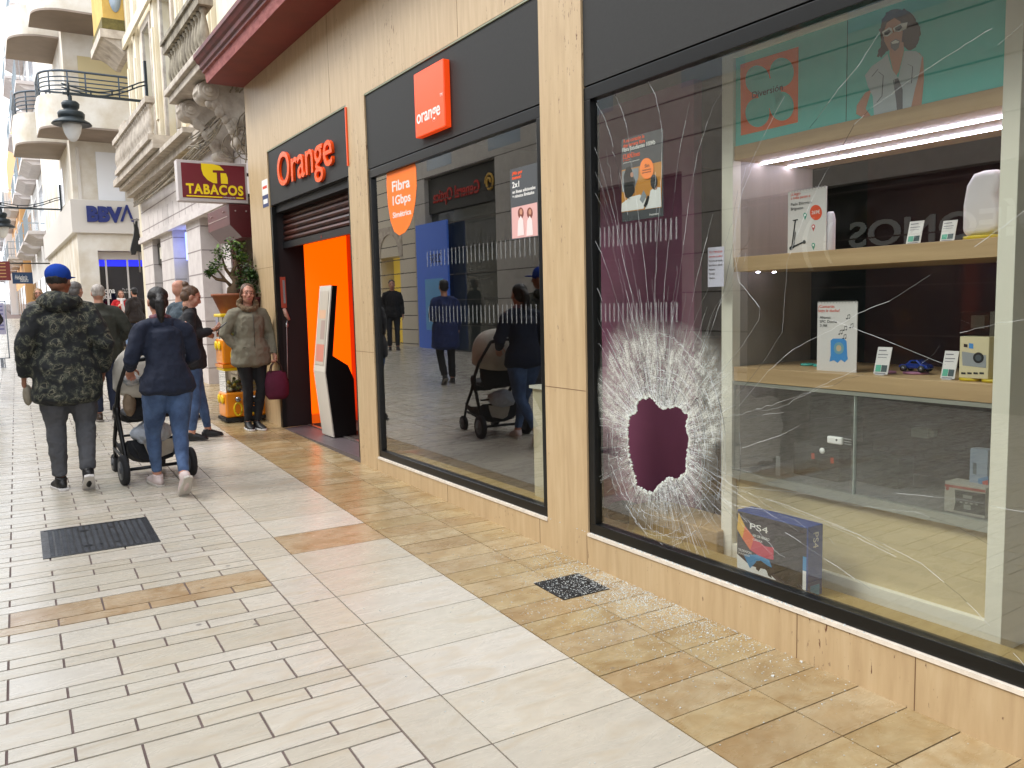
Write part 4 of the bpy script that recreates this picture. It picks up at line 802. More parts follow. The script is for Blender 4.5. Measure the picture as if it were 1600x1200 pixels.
# ------------------------------------------------------------------ cracks in the broken pane
def cracks():
    fr = win2; rnd = random.Random(11); X = XG-.001
    g0, g1, z0, z1 = WY0+.056, WY1-.056, ZS+.066, 2.614
    line = translucent('crack_line', '#e6eaea', .8); b = MB()
    dark = mat('crack_shadow', '#2a2d2e', .3)
    cen = atX(1030, 690, XG); cy_, cz_ = cen.y, cen.z
    def inside(y, z): return g0 < y < g1 and z0 < z < z1
    HP = HOLE
    def in_hole(y, z):
        c = False; n = len(HP)
        for i in range(n):
            (a, b_), (c_, d) = HP[i], HP[(i+1) % n]
            if (b_ > z) != (d > z) and y < (c_-a)*(z-b_)/(d-b_)+a: c = not c
        return c
    def seg(y0, zz0, y1, zz1, w_, mi=0):
        if not (inside(y0, zz0) and inside(y1, zz1)) or in_hole((y0+y1)/2, (zz0+zz1)/2) or in_hole(y0, zz0): return
        d = Vector((0, y1-y0, zz1-zz0)); L_ = d.length
        if L_ < 1e-5: return
        n = Vector((0, -d.z, d.y)).normalized()*w_/2; A = Vector((X, y0, zz0)); B_ = Vector((X, y1, zz1)); o = Vector((-w_*rnd.uniform(.2,.9), 0, 0))
        b.add([A-n, A+n+o*0, A+o, B_-n, B_+n, B_+o], [(0,2,5,3),(2,1,4,5)], mi)
    def poly(pts, w_, brk=.0):
        run = 0; mi = 2; f = 1
        for a, c in zip(pts, pts[1:]):
            if run <= 0: run = rnd.randint(2, 7); q = rnd.random(); mi = 0 if q < .40 else (2 if q < .84 else 1); f = rnd.uniform(.7, 1.25); skip = rnd.random() < brk
            run -= 1
            if not skip: seg(a[0], a[1], c[0], c[1], w_*f, mi)
    def sub(pts, n=7, j=.003):
        out = []
        for a, c in zip(pts, pts[1:]):
            for k in range(n): t = k/n; out.append((a[0]+(c[0]-a[0])*t+rnd.uniform(-j,j), a[1]+(c[1]-a[1])*t+rnd.uniform(-j,j)))
        out.append(pts[-1]); return out
    # long cracks traced from the photo
    T = [[(1013,127),(1024,148),(1030,175),(1035,208),(1034,260),(1031,320),(1026,390),(1023,450),(1028,520)],[(1078,160),(1070,195),(1063,230),(1057,270),(1052,320),(1045,380),(1039,440),(1036,500),(1040,560)],
         [(1130,140),(1115,165),(1106,190),(1098,215),(1090,240),(1082,285),(1075,325),(1070,370),(1062,430),(1052,500),(1050,590)],[(1130,275),(1120,310),(1105,370),(1090,430),(1076,500),(1062,570)],
         [(1180,250),(1160,300),(1150,350),(1142,400),(1130,460),(1110,520),(1090,570)],[(1375,50),(1340,105),(1310,140),(1285,175),(1265,200)],[(1550,44),(1500,75),(1430,120),(1360,170),(1335,195),(1310,240),(1290,270),(1265,320),(1240,380),(1230,410),(1226,470),(1222,520),(1190,570),(1150,620)],
         [(1226,150),(1200,200),(1170,260),(1150,340),(1148,400),(1155,440),(1187,480),(1186,500),(1160,540),(1120,590)],[(1600,330),(1545,370),(1490,408),(1430,445),(1390,470),(1340,490),(1300,515),(1240,545),(1200,580),(1150,640)],
         [(1600,500),(1560,505),(1500,520)],[(1468,540),(1460,552),(1440,568)],[(1600,35),(1560,70)],[(928,155),(945,185),(955,215),(963,250),(975,300),(985,360),(995,420),(1005,500)],[(960,145),(972,172),(980,200),(988,260),(998,340),(1008,420),(1016,500)],
         [(925,220),(935,245),(950,300),(963,350),(975,410),(990,470),(1003,530)],[(923,255),(940,290),(955,340),(968,380)],[(924,290),(940,320),(960,380),(975,440),(992,510)],[(924,365),(940,395),(955,440),(970,490),(985,540)],[(926,430),(945,480),(960,520),(980,560)],
         [(1600,1040),(1560,990),(1500,930),(1440,880),(1380,850),(1300,820),(1220,800),(1150,790)],[(1545,850),(1490,820),(1430,800),(1340,790),(1250,770),(1150,760)],[(1600,800),(1500,780),(1400,770)],[(1360,920),(1300,880),(1240,840),(1180,805),(1130,780)],[(1280,950),(1230,890),(1180,840),(1130,790)],
         [(1400,870),(1340,840),(1270,810),(1200,780)],[(1450,900),(1390,860),(1320,825),(1230,790),(1150,765)],[(1310,650),(1270,655),(1220,680),(1160,700)],[(1478,570),(1380,530),(1300,500)]]
    for ln in T:
        p = [atX(u, v, XG) for u, v in ln]; poly(sub([(q.y, q.z) for q in p], 5, .0016), .0013 if ln[0][1] < 600 else .0011, .06)
    # radial cracks of the impact
    for k in range(430):
        th = rnd.uniform(0, 2*pi); long_ = rnd.random()
        R0 = .02; R1 = rnd.uniform(.22, .36) if long_ < .62 else (rnd.uniform(.36, .6) if long_ < .9 else rnd.uniform(.6, 1.3))
        if 0.15*pi < th % (2*pi) < .85*pi: R1 *= 1.15
        pts = []; y, z = cy_, cz_; a = th; r = R0
        while r < R1: pts.append((cy_+cos(a)*r*.95, cz_+sin(a)*r*1.15)); r += .03; a += rnd.gauss(0, .006)
        poly(pts, .0012 if r < .5 else .0010, .08)
    # rings and dense crazing, denser near the hole
    for k in range(54):
        r = .17 + .30*(k/54)**1.2; a = rnd.uniform(0, 2*pi); span = rnd.uniform(.5, 2.4); pts = []
        n = int(span*r/.016)+2
        for i in range(n): q = a+span*i/n; rr = r*(1+.03*sin(q*7+k)); pts.append((cy_+cos(q)*rr*.95+rnd.gauss(0,.003), cz_+sin(q)*rr*1.15+rnd.gauss(0,.003)))
        poly(pts, .0013, .12)
    for k in range(2600):
        th = rnd.uniform(0, 2*pi); r = .15 + abs(rnd.gauss(0, .085)); 
        y = cy_+cos(th)*r*.95; z = cz_+sin(th)*r*1.15; a = rnd.uniform(0, 2*pi); l = rnd.uniform(.006, .022)
        seg(y, z, y+cos(a)*l, z+sin(a)*l, rnd.uniform(.0008, .002), 0 if rnd.random() < .85 else 1)
    for k in range(26):
        r = rnd.uniform(.26, .56); a = pi*rnd.uniform(.55, .95); span = rnd.uniform(.4, 1.1); n = 14
        poly([(cy_+cos(a+span*i/n)*r*.95, cz_+sin(a+span*i/n)*r*1.15+.02*sin(k)) for i in range(n+1)], .0013, .1)
    o = b.build('cracks', [line, dark, translucent('crack_mid', '#cfd4d2', .42)], fr); tag(o, kind='stuff')
    # crushed white glass round the hole: a thin skin with real gaps
    m = bpy.data.materials.new('crushed_glass'); m.use_nodes = True; N = m.node_tree.nodes; L = m.node_tree.links; p = N['Principled BSDF']; MATS['crushed_glass'] = m
    p.inputs['Base Color'].default_value = (*rgb('#c9cbc2'), 1); p.inputs['Roughness'].default_value = .45
    at = N.new('ShaderNodeAttribute'); at.attribute_name = 'dens'; tc = N.new('ShaderNodeTexCoord')
    vo = N.new('ShaderNodeTexVoronoi'); vo.feature = 'DISTANCE_TO_EDGE'; vo.inputs['Scale'].default_value = 95; L.new(tc.outputs['Object'], vo.inputs['Vector'])
    ed = N.new('ShaderNodeMapRange'); ed.inputs[1].default_value = .0; ed.inputs[2].default_value = .16; ed.inputs[3].default_value = 1; ed.inputs[4].default_value = .12; L.new(vo.outputs[0], ed.inputs[0])
    no = N.new('ShaderNodeTexNoise'); no.inputs['Scale'].default_value = 3; no.inputs['Detail'].default_value = 9; no.inputs['Roughness'].default_value = .7; pa = N.new('ShaderNodeAttribute'); pa.attribute_name = 'pol'; L.new(pa.outputs['Vector'], no.inputs['Vector'])
    nr = N.new('ShaderNodeMapRange'); nr.inputs[1].default_value = .40; nr.inputs[2].default_value = .64; nr.inputs[3].default_value = .26; L.new(no.outputs[0], nr.inputs[0])
    mu = N.new('ShaderNodeMath'); mu.operation = 'MULTIPLY'; L.new(ed.outputs[0], mu.inputs[0]); L.new(nr.outputs[0], mu.inputs[1])
    ad = N.new('ShaderNodeMath'); ad.operation = 'MULTIPLY_ADD'; L.new(nr.outputs[0], ad.inputs[0]); ad.inputs[1].default_value = .78; L.new(mu.outputs[0], ad.inputs[2])
    mu2 = N.new('ShaderNodeMath'); mu2.operation = 'MULTIPLY'; mu2.use_clamp = True; L.new(ad.outputs[0], mu2.inputs[0]); L.new(at.outputs['Fac'], mu2.inputs[1])
    t = N.new('ShaderNodeBsdfTransparent'); x = N.new('ShaderNodeMixShader'); L.new(mu2.outputs[0], x.inputs[0]); L.new(t.outputs[0], x.inputs[1]); L.new(p.outputs[0], x.inputs[2]); L.new(x.outputs[0], N['Material Output'].inputs[0])
    n = len(HP); s = MB(); dens = []; rings = 9
    def D(y, z, k): 
        dy, dz = (y-cy_), (z-cz_); up = max(0, dz)/.4; base = (1.1, .62, .45, .36, .28, .2, .12, .06, 0)[k]
        if dz > 0: base = (1.1, .72, .60, .62, .66, .62, .45, .2, 0)[k]
        if dy > .05 and dz < 0: base *= .8
        return base
    V = []
    for k in range(rings):
        for i in range(n):
            y, z = HP[i]; d = Vector((y-cy_, z-cz_)); th = atan2(d.y, d.x); L1 = d.length
            ext = .16 + (.30*max(0, sin(th))**.6 if d.y > 0 else .05)
            q = d.normalized()*(L1 + ext*(k/(rings-1))**1.1); yy = min(max(cy_+q.x, g0), g1); zz = min(max(cz_+q.y, z0), z1); V.append((X+.0006, yy, zz)); dens.append(D(yy, zz, k)*1.12)
    F = [(k*n+i, k*n+(i+1) % n, (k+1)*n+(i+1) % n, (k+1)*n+i) for k in range(rings-1) for i in range(n)]
    s.add(V, F); o = s.build('crushed_glass', m, fr); a = o.data.attributes.new('dens', 'FLOAT', 'POINT')
    for i, v in enumerate(dens): a.data[i].value = v
    a = o.data.attributes.new('pol', 'FLOAT_VECTOR', 'POINT')
    for i, (x_, y_, z_) in enumerate(V): th = atan2(z_-cz_, y_-cy_); a.data[i].vector = (cos(th)*4.5, sin(th)*4.5, sqrt((y_-cy_)**2+(z_-cz_)**2)*4)
    # chunky rim
    s = MB()
    for i in range(n):
        for k in range(3):
            y, z = HP[i]; y2, z2 = HP[(i+1) % n]; t_ = rnd.random(); c = Vector((XG+.003, y+(y2-y)*t_, z+(z2-z)*t_)); d = Vector((0, c.y-cy_, c.z-cz_)).normalized(); c += d*rnd.uniform(-.002, .008)
            r = rnd.uniform(.002, .0048); s.obox(c, Vector((r,0,0)), Vector((0, r*.9, r*.4)), Vector((0, -r*.5, r)))
    tag(s.build('rim_fragments', mat('glass_chunk', '#cfd6d0', .12, 0, spec=.9), fr), kind='stuff')
cracks()
def shards():
    rnd = random.Random(5); b = MB()
    def at_(x, y, r):
        z = gz(x, y)+(.0138 if 2.32 < x < 2.62 and 3.2 < y < 3.5 else .0065); a = rnd.uniform(0, pi); h = r*rnd.uniform(.4, 1)
        c = [Vector((x+cos(a+k*2*pi/3+rnd.uniform(-.4,.4))*r, y+sin(a+k*2*pi/3+rnd.uniform(-.4,.4))*r, z)) for k in range(3)]
        top = [p+Vector((rnd.uniform(-.2,.2)*r, rnd.uniform(-.2,.2)*r, h)) for p in c]; b.add(c+top, [(3,4,5),(0,1,4,3),(1,2,5,4),(2,0,3,5)])
    for k in range(4600):
        t = rnd.gauss(0, 1); y = 3.05+t*.42; x = XW - .004 - abs(rnd.gauss(0, .14+.16*rnd.random()))
        if y < 1.0 or y > 4.4: continue
        at_(x, y, rnd.choice((.0012, .0016, .0022, .0034)))
    for k in range(700): at_(rnd.uniform(1.95, 2.74), rnd.gauss(2.8, .5), rnd.choice((.0012, .002, .003)))
    for k in range(230): at_(rnd.uniform(2.33, 2.61), rnd.uniform(3.21, 3.49), rnd.choice((.0014, .002, .003)))
    for k in range(120): at_(rnd.uniform(1.3, 2.74), rnd.uniform(1.2, 4.2), rnd.uniform(.0015, .004))
    for u, v, r in ((1208,1059,.012),(1149,989,.010),(1252,1037,.011),(1301,1086,.006),(1372,1170,.006)): p = ground(u, v); at_(p.x, p.y, r*.6)
    for k in range(110):
        y = rnd.gauss(2.8, .5); x = XW-.005+rnd.uniform(0, .012); r = .002; b.obox((x, y, ZS+.008), (r,0,0), (0,r*1.3,0), (0,0,r))
    tag(b.build('broken_glass', mat('glass_crumb', '#d5dcdc', .12, 0, spec=1.0)), 'scatter of tiny broken glass crumbs on the tan paving below the hole', 'broken glass', kind='stuff')
shards()
# ------------------------------------------------------------------ tobacconist's building
XT = 3.10
WHITEW = mat('white_render', '#d6cfcb', .75, var=.15, vscale=3, vcol='#c4bbb8', bump=.1, bscale=20)
CREAM = mat('cream_render', '#e0d8c6', .75, var=.3, vscale=2.5, vcol='#d0c3a4', stretch=(1,1,.5), bump=.15, bscale=15)
STONE = mat('pale_moulding', '#c6bcae', .75, var=.35, vscale=5, vcol='#9d9184', bump=.3, bscale=25)
DIRTY = mat('stained_moulding', '#a89f8c', .85, var=.6, vscale=8, vcol='#5f564a', stretch=(1,1,.4), bump=.3, bscale=25)
YELLOW = mat('ochre_yellow_render', '#d2ac5a', .75, var=.25, vscale=3)
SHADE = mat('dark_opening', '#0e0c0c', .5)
WINF = mat('white_joinery', '#d5d2cf', .5); PANE = mat('dark_pane', '#93a2b0', .08, spec=.8)
def house(name, loc, label): return thing(name, loc, label, 'building')
def tobacco_building():
    t = house('ornate_building', (XT, 15, .3), 'cream and white ornate building with balconies and mouldings next to the phone shop'); t_ = t
    y1 = 20.4; b = MB(); D = .55
    piers = [(12.55, 12.95), (14.5, 15.6), (16.9, 18.2), (19.2, y1)]
    for a, c in piers: b.box(XT, XT+D, a, c, -.2, 3.1)
    b.box(XT, XT+D, 10.14, y1, 3.1, 4.02)
    z = .55
    while z < 4.0:                      # grooves of the rustication
        for a, c in (piers if z < 3.05 else [(10.16, y1)]):
            b.box(XT-.0015, XT, a+.002, c-.002, z, z+.022, 1)
            if z < 3.05: b.box(XT+.01, XT+.22, a-.0015, a, z, z+.018, 1)
        z += .40
    for i, y in enumerate([y * .55 + 10.6 for y in range(17)]): b.box(XT-.0015, XT, y, y+.018, 3.25 + (i % 2)*.0, 3.35 + .27, 1)
    b.build('ground_floor_wall', [WHITEW, mat('groove_grey', '#8f8583', .8)], t)
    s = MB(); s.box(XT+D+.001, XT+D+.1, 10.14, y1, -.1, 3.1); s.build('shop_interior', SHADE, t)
    s = MB(); s.box(XT-.09, XT-.001, 11.5, y1+.05, 3.08, 3.16); s.box(XT-.06, XT-.001, 11.5, y1+.05, 3.16, 3.22); s.build('string_course', WHITEW, t)
    # blue lit screen and grey door in the second opening
    s = MB(); s.box(XT+.30, XT+.34, 15.62, 16.88, .35, 2.5); d = s.build('door', mat('grey_brown_door', '#4a4240', .5), t); s = MB(); s.box(XT+.28, XT+.299, 15.72, 16.78, .6, 2.3); s.build('pane', PANE, d)
    s = MB(); s.box(XT+.22, XT+.26, 15.9, 16.85, 2.52, 3.05); s.build('lit_sign', mat('blue_led', '#8da2ff', .5, emit=1.6), t)
    s = MB(); s.box(XT+.1, XT+.14, 18.22, 19.18, 2.55, 3.0); d = s.build('sign_plate', mat('sign_dark', '#22211f', .5), t); s = MB(); s.box(XT+.092, XT+.1, 18.5, 18.9, 2.66, 2.9); s.build('emblem', OFFWHITE, d)
    s = MB(); s.box(XT+.3, XT+.34, 18.22, 19.18, .38, 2.5); s.build('door', mat('grey_brown_door', '#4a4240', .5), t)
    s = MB(); s.box(XT+.3, XT+.36, 12.97, 14.48, .3, 3.05); s.build('door', mat('pale_door', '#b0a6a2', .6), t)
    # stepped cornice above the ground floor
    c = MB()
    for (x0, z0, z1, a) in ((2.98, 4.02, 4.12, 12.2), (2.84, 4.12, 4.26, 12.4), (2.70, 4.26, 4.34, 13.4), (2.86, 4.34, 4.42, 13.4)): c.box(x0, XT+.3, a, y1+.1, z0, z1)
    c.box(2.60, 2.859, 15.4, y1+.25, 4.36, 4.50); c.build('cornice', STONE, t)
    # upper wall with pilasters and tall windows
    wins = [(13.2, 14.1), (15.6, 16.5), (17.7, 18.5)]
    b = MB(); ys = [10.14]; 
    for a, cc in wins: ys += [a, cc]
    ys.append(y1)
    for i in range(0, len(ys), 2): b.box(XT, XT+.4, ys[i], ys[i+1], 4.42, 12)
    for a, cc in wins: b.box(XT, XT+.4, a, cc, 4.42, 4.75); b.box(XT, XT+.4, a, cc, 7.2, 8.2); b.box(XT, XT+.4, a, cc, 10.6, 12)
    b.build('upper_wall', CREAM, t)
    for a, cc in wins:
        for z0, z1 in ((4.75, 7.2), (8.2, 10.6)):
            s = MB()
            s.box(XT-.05, XT-.001, a-.14, a, z0, z1+.14); s.box(XT-.05, XT-.001, cc, cc+.14, z0, z1+.14); s.box(XT-.05, XT-.001, a, cc, z1, z1+.14); w_ = s.build('window', STONE, t)
            s = MB(); s.box(XT+.12, XT+.16, a, a+.07, z0, z1); s.box(XT+.12, XT+.16, cc-.07, cc, z0, z1); s.box(XT+.12, XT+.16, a+.07, cc-.07, z0, z0+.4); s.box(XT+.12, XT+.16, (a+cc)/2-.03, (a+cc)/2+.03, z0+.4, z1); s.box(XT+.12, XT+.16, a+.07, (a+cc)/2-.03, z1-.6, z1-.54); s.build('frame', WINF, w_)
            s = MB(); s.box(XT+.17, XT+.18, a, cc, z0, z1); s.build('pane', PANE, w_)
    s = MB()
    for y in (12.6, 14.75, 17.0, 19.2, 20.1): s.box(XT-.07, XT-.001, y, y+.28, 4.42, 12); s.box(XT-.10, XT-.071, y+.06, y+.22, 5.2, 6.9)
    s.box(XT-.16, XT-.101, 10.14, y1, 7.35, 7.55); s.build('pilasters', CREAM, t)
    # near balcony on carved corbels
    bal = MB(); bx = 2.34; ya, yb = 10.18, 12.4
    bal.box(bx, XT-.001, ya, yb, 4.42, 4.52); bal.box(bx-.05, XT-.001, ya, yb+.05, 4.521, 4.60); o = bal.build('balcony', STONE, t); bevelled(o, .01)
    prof = [(.045,0),(.045,.03),(.03,.05),(.052,.12),(.058,.18),(.045,.28),(.028,.36),(.028,.40),(.045,.42),(.045,.46)]
    s = MB(); y = ya+.12
    while y < yb-.1: s.lathe([(r, z_+4.62) for r, z_ in prof], (bx+.05, y, 0), 12); y += .165
    x = bx+.2
    while x < XT-.1: s.lathe([(r, z_+4.62) for r, z_ in prof], (x, yb-.05, 0), 12); x += .165
    s.build('baluster_row', DIRTY, o)
    s = MB(); s.box(bx-.03, bx+.14, ya, yb+.03, 5.085, 5.20); s.box(bx-.06, bx+.17, ya, yb+.06, 5.201, 5.25); s.box(bx+.141, XT-.001, yb-.14, yb+.03, 5.085, 5.20); s.build('handrail', DIRTY, o)
    # second balcony, lower parapet further along
    s = MB(); s.box(2.55, XT-.102, 15.5, 19.9, 4.51, 4.60); o2 = s.build('balcony', STONE, t)
    s = MB(); y = 15.6
    while y < 19.8: s.lathe([(r*1.1, z_*1.15+4.605) for r, z_ in prof], (2.62, y, 0), 10); y += .19
    s.box(2.54, 2.70, 15.5, 19.9, 5.14, 5.24); s.build('baluster_row', STONE, o2)
    # scroll corbels
    for yc, ztop in ((11.05, 4.42), (12.15, 4.42)):
        s = MB(); P = []
        out = [(0,0),(-.60,0),(-.68,-.05),(-.70,-.14),(-.64,-.22),(-.52,-.26),(-.40,-.34),(-.30,-.50),(-.20,-.72),(-.06,-.86),(0,-.90)]
        s.prism(out, (XT, yc-.11, ztop), (1,0,0), (0,0,1), (0,.26,0))
        for (cx, cz, r) in ((-.56,-.13,.125),(-.17,-.70,.075)):
            s.tube([(XT+cx, yc-.16, ztop+cz), (XT+cx, yc+.2, ztop+cz)], r, 20); s.tube([(XT+cx, yc-.19, ztop+cz), (XT+cx, yc-.15, ztop+cz)], r*.62, 18); s.tube([(XT+cx, yc-.22, ztop+cz), (XT+cx, yc-.18, ztop+cz)], r*.3, 14)
        rr = random.Random(int(yc*10))
        for k in range(26):
            q = rr.random(); s.ell((XT-.50*(1-q)-.05+rr.uniform(-.05,.05), yc-.12, ztop-.24-.55*q+rr.uniform(-.03,.05)), (.05,.035,.06), 8, 6)
        o = s.build('corbel', STONE, t); bevelled(o, .012)
    # canopy over the tobacconist's door
    cn = mat('maroon_canopy', '#5f1f22', .4, var=.2, vscale=4); s = MB(); za, zb_ = atY(350,318,11.2).z, atY(352,370,11.2).z; pr = [(XT-.001, zb_), (2.93, zb_), (2.78, zb_+.16), (2.78, za), (XT-.001, za)]
    s.prism([(a, b_) for a, b_ in pr], (0, 11.2, 0), (1,0,0), (0,0,1), (0, 1.25, 0)); o = s.build('canopy', cn, t); bevelled(o, .006)
    s = MB(); s.box(2.775, 2.779, 11.3, 12.4, za-.16, za-.15); 
    for y in (11.5, 12.2): s.ell((2.775, y, za-.08), .012, 8, 6)
    for x in (2.86, 3.0): s.ell((x, 11.198, za-.09), .012, 8, 6)
    s.build('screw_trim', mat('canopy_trim', '#b09a94', .5), o)
    s = MB(); s.box(XT+.02, XT+.08, 12.3, 12.54, .2, 3.05); s.build('door_frame', mat('maroon_frame', '#4a1a1a', .5), t)
    # yellow corner bay with an oval window
    zb1 = atY(180, 30, y1).z; bx1 = 2.60
    s = MB(); s.box(bx1, XT-.001, y1+.02, 22.2, zb1, zb1+3); bay = s.build('corner_bay', YELLOW, t)
    s = MB(); s.box(2.93, XT-.001, y1+.02, 21.2, 4.62, 5.72); s.build('lower_bay', YELLOW, bay)
    s = MB(); s.box(bx1-.03, XT-.001, y1, 22.2, zb1-.24, zb1-.001); s.build('stained_band', mat('mossy_band', '#6e6436', .9, var=.5, vscale=9), bay)
    s = MB(); s.box(bx1-.08, XT-.001, y1-.02, 22.3, zb1-.42, zb1-.241); s.prism([(bx1-.02, zb1-.421), (XT-.001, zb1-.421), (XT-.001, zb1-.72), (3.0, zb1-.70), (2.82, zb1-.56)], (0, y1+.03, 0), (1,0,0), (0,0,1), (0, 1.6, 0)); o = s.build('ledge', STONE, bay)
    s = MB(); s.box(2.88, XT-.001, y1-.01, 21.3, 5.721, 5.82); s.build('ledge', STONE, bay)
    s = MB(); s.tube([(2.86, y1+.019, zb1+.55), (2.86, y1+.001, zb1+.55)], [(.13,.40),(.13,.40)], 24); s.build('oval_window', PANE, bay)
    # end wall facing the side street
    s = MB(); s.box(XT, 9, y1+.002, y1+.3, -.2, 12); s.build('side_wall', CREAM, t)
    # sagging cables
    s = MB(); rr = random.Random(9)
    def cable(p, q, sag, r=.010, n=10):
        p = Vector(p); q = Vector(q); s.tube([p.lerp(q, k/n) + Vector((rr.uniform(-.01,.01), rr.uniform(-.01,.01), -sag*4*(k/n)*(1-k/n))) for k in range(n+1)], r, 5)
    for k in range(9): cable((2.9+rr.uniform(-.1,.1), 10.9, 4.36+rr.uniform(-.06,.03)), (2.7+rr.uniform(-.1,.1), 12.6, 3.9+rr.uniform(-.1,.15)), rr.uniform(.05,.3))
    for k in range(7): cable((2.95, 10.5+rr.uniform(-.1,.2), 4.3), (2.9+rr.uniform(-.1,.1), 10.45+rr.uniform(-.1,.3), 3.4+rr.uniform(-.2,.3)), rr.uniform(-.1,.15), .008)
    for k in range(8): cable((2.85+rr.uniform(-.1,.05), 12.4, 3.95+rr.uniform(-.1,.1)), (2.95, 20.3, 4.0+rr.uniform(-.12,.05)), rr.uniform(.02,.12), .011)
    for k in range(5):
        c = Vector((2.9+rr.uniform(-.1,.1), 10.6+rr.uniform(0,.5), 3.65+rr.uniform(-.1,.25))); R_ = rr.uniform(.1,.22); s.tube([c+Vector((R_*cos(a*.5), .05*sin(a*1.1), R_*1.3*sin(a*.5))) for a in range(13)], .008, 5)
    s.build('cables', mat('cable_grey', '#55504a', .7, var=.5, vscale=10, vcol='#a89a80'), t)
    s = MB(); s.box(2.85, XT-.001, 14.1, 15.0, 3.72, 3.95); s.build('junction_box', mat('yellowed_box', '#c9b27e', .6), t)
tobacco_building()
def tabacos_sign():
    Y = 11.2; TL, TR, BR, BL = [atY(u, v, Y) for u, v in ((275,249),(385,256),(388,316),(280,316))]
    x0 = (TL.x+BL.x)/2; x1 = (TR.x+BR.x)/2; z1 = (TL.z+TR.z)/2; z0 = (BL.z+BR.z)/2
    t = thing('tobacconist_sign', (x1, Y, (z0+z1)/2), 'maroon box sign with yellow letters and emblem projecting from the wall above the canopy', 'sign')
    b = MB(); b.box(x0, x1, Y, Y+.16, z0, z1); o = b.build('box_frame', mat('sign_white_frame', '#c9c0bd', .4), t); bevelled(o, .006)
    b = MB(); b.box(x0+.05, x1-.03, Y-.004, Y-.0005, z0+.045, z1-.035); b.build('face', mat('sign_maroon', '#6e1522', .35, emit=.06), t)
    yl = mat('sign_yellow', '#e0c010', .4, emit=.15); W_ = x1-x0; H_ = z1-z0
    P = lambda a, c: (a*W_, c*H_)
    b = MB()
    e = [(.34,.95),(.47,.95),(.60,.93),(.66,.85),(.52,.83),(.50,.74),(.545,.74),(.56,.52),(.50,.50),(.42,.57),(.36,.68),(.335,.82)]
    b.prism([P(a, c) for a, c in [(.34,.94),(.50,.94),(.60,.91),(.665,.80),(.50,.79),(.50,.73),(.555,.73),(.555,.47),(.50,.47),(.42,.54),(.36,.66),(.34,.80)]], (x0, Y-.004, z0), (1,0,0), (0,0,1), (0,-.003,0))
    b.prism([P(a, c) for a, c in [(.61,.73),(.69,.73),(.71,.62),(.71,.47),(.61,.47)]], (x0, Y-.004, z0), (1,0,0), (0,0,1), (0,-.003,0))
    b.prism([P(a, c) for a, c in [(.11,.115),(.62,.115),(.62,.145),(.11,.145)]], (x0, Y-.004, z0), (1,0,0), (0,0,1), (0,-.003,0)); b.prism([P(a, c) for a, c in [(.82,.115),(.93,.115),(.93,.145),(.82,.145)]], (x0, Y-.004, z0), (1,0,0), (0,0,1), (0,-.003,0))
    b.build('emblem', yl, t)
    text('TABACOS', 'lettering', H_*.235/.72, (x0+.11*W_, Y-.004, z0+.20*H_), (1,0,0), (0,0,1), yl, t, .002, .006, width=W_*.82, spacing=1.12)
    text('EXPENDEDURIA', 'small_lettering', H_*.05, (x0+.63*W_, Y-.004, z0+.11*H_), (1,0,0), (0,0,1), WHITE, t, .001, 0, width=W_*.18)
    b = MB(); b.box(x1, XT+.02, Y+.05, Y+.09, z1-.15, z1-.11); b.box(x1, XT+.02, Y+.05, Y+.09, z0+.1, z0+.14); b.build('bracket', FRAME, t)
tabacos_sign()
LAMPM = mat('lamp_iron', '#2c3337', .45, .6); OPAL = mat('opal_glass', '#cfd0cf', .25)
def lamp(Y, px, pz_top, label, sc_=1.0, wallx=XT, rail=True):
    c = atY(px[0], px[1], Y)     # centre of the shade rim
    t = thing('street_lantern', (wallx, Y, c.z+.45), label, 'street lamp', 'wall lanterns over the street'); k = sc_
    prof = [(.02,.52),(.04,.50),(.04,.40),(.14,.39),(.18,.35),(.17,.27),(.14,.24),(.15,.20),(.24,.19),(.27,.15),(.26,.07),(.24,.05),(.37,-.02),(.40,-.06),(.37,-.07),(.20,-.03)]
    b = MB(); b.lathe([(r*k*.92, z*k) for r, z in reversed(prof)], c, 28); b.build('shade', LAMPM, t)
    g = MB(); g.lathe([(.001,-.40*k),(.05*k,-.385*k),(.10*k,-.33*k),(.15*k,-.22*k),(.18*k,-.08*k),(.18*k,-.03*k)], c, 24); g.build('globe', OPAL, t)
    a = MB(); z = c.z+.52*k; a.box(c.x-.12, wallx, Y-.022, Y+.022, z, z+.045); a.tube([(c.x-.02,Y,z-.03),(c.x-.02,Y,z+.22)], .025, 8)
    n = 12; pts = [(c.x-.13+(wallx-c.x+.1)*k2/n, Y, z+.20-.10*sin(pi*min(1,k2/n*1.1))+.42*(max(0,k2/n-.35))**1.6) for k2 in range(n+1)]
    a.tube(pts, .014, 6); a.tube([(x, y, zz-.07) for x, y, zz in pts], .014, 6)
    for k2 in range(1, n, 3): x, y, zz = pts[k2]; a.tube([(x,y,zz-.08),(x,y,zz+.015)], .015, 6)
    a.build('bracket_arm', LAMPM, t)
    w_ = MB(); w_.box(wallx-.05, wallx-.001, Y-.05, Y+.05, z-.6, z+.8); w_.build('wall_plate', LAMPM, t)
lamp(17.9, (112, 190), 0, 'large iron street lantern with opal globe hanging over the street from the cream building', .95, XT-.102)
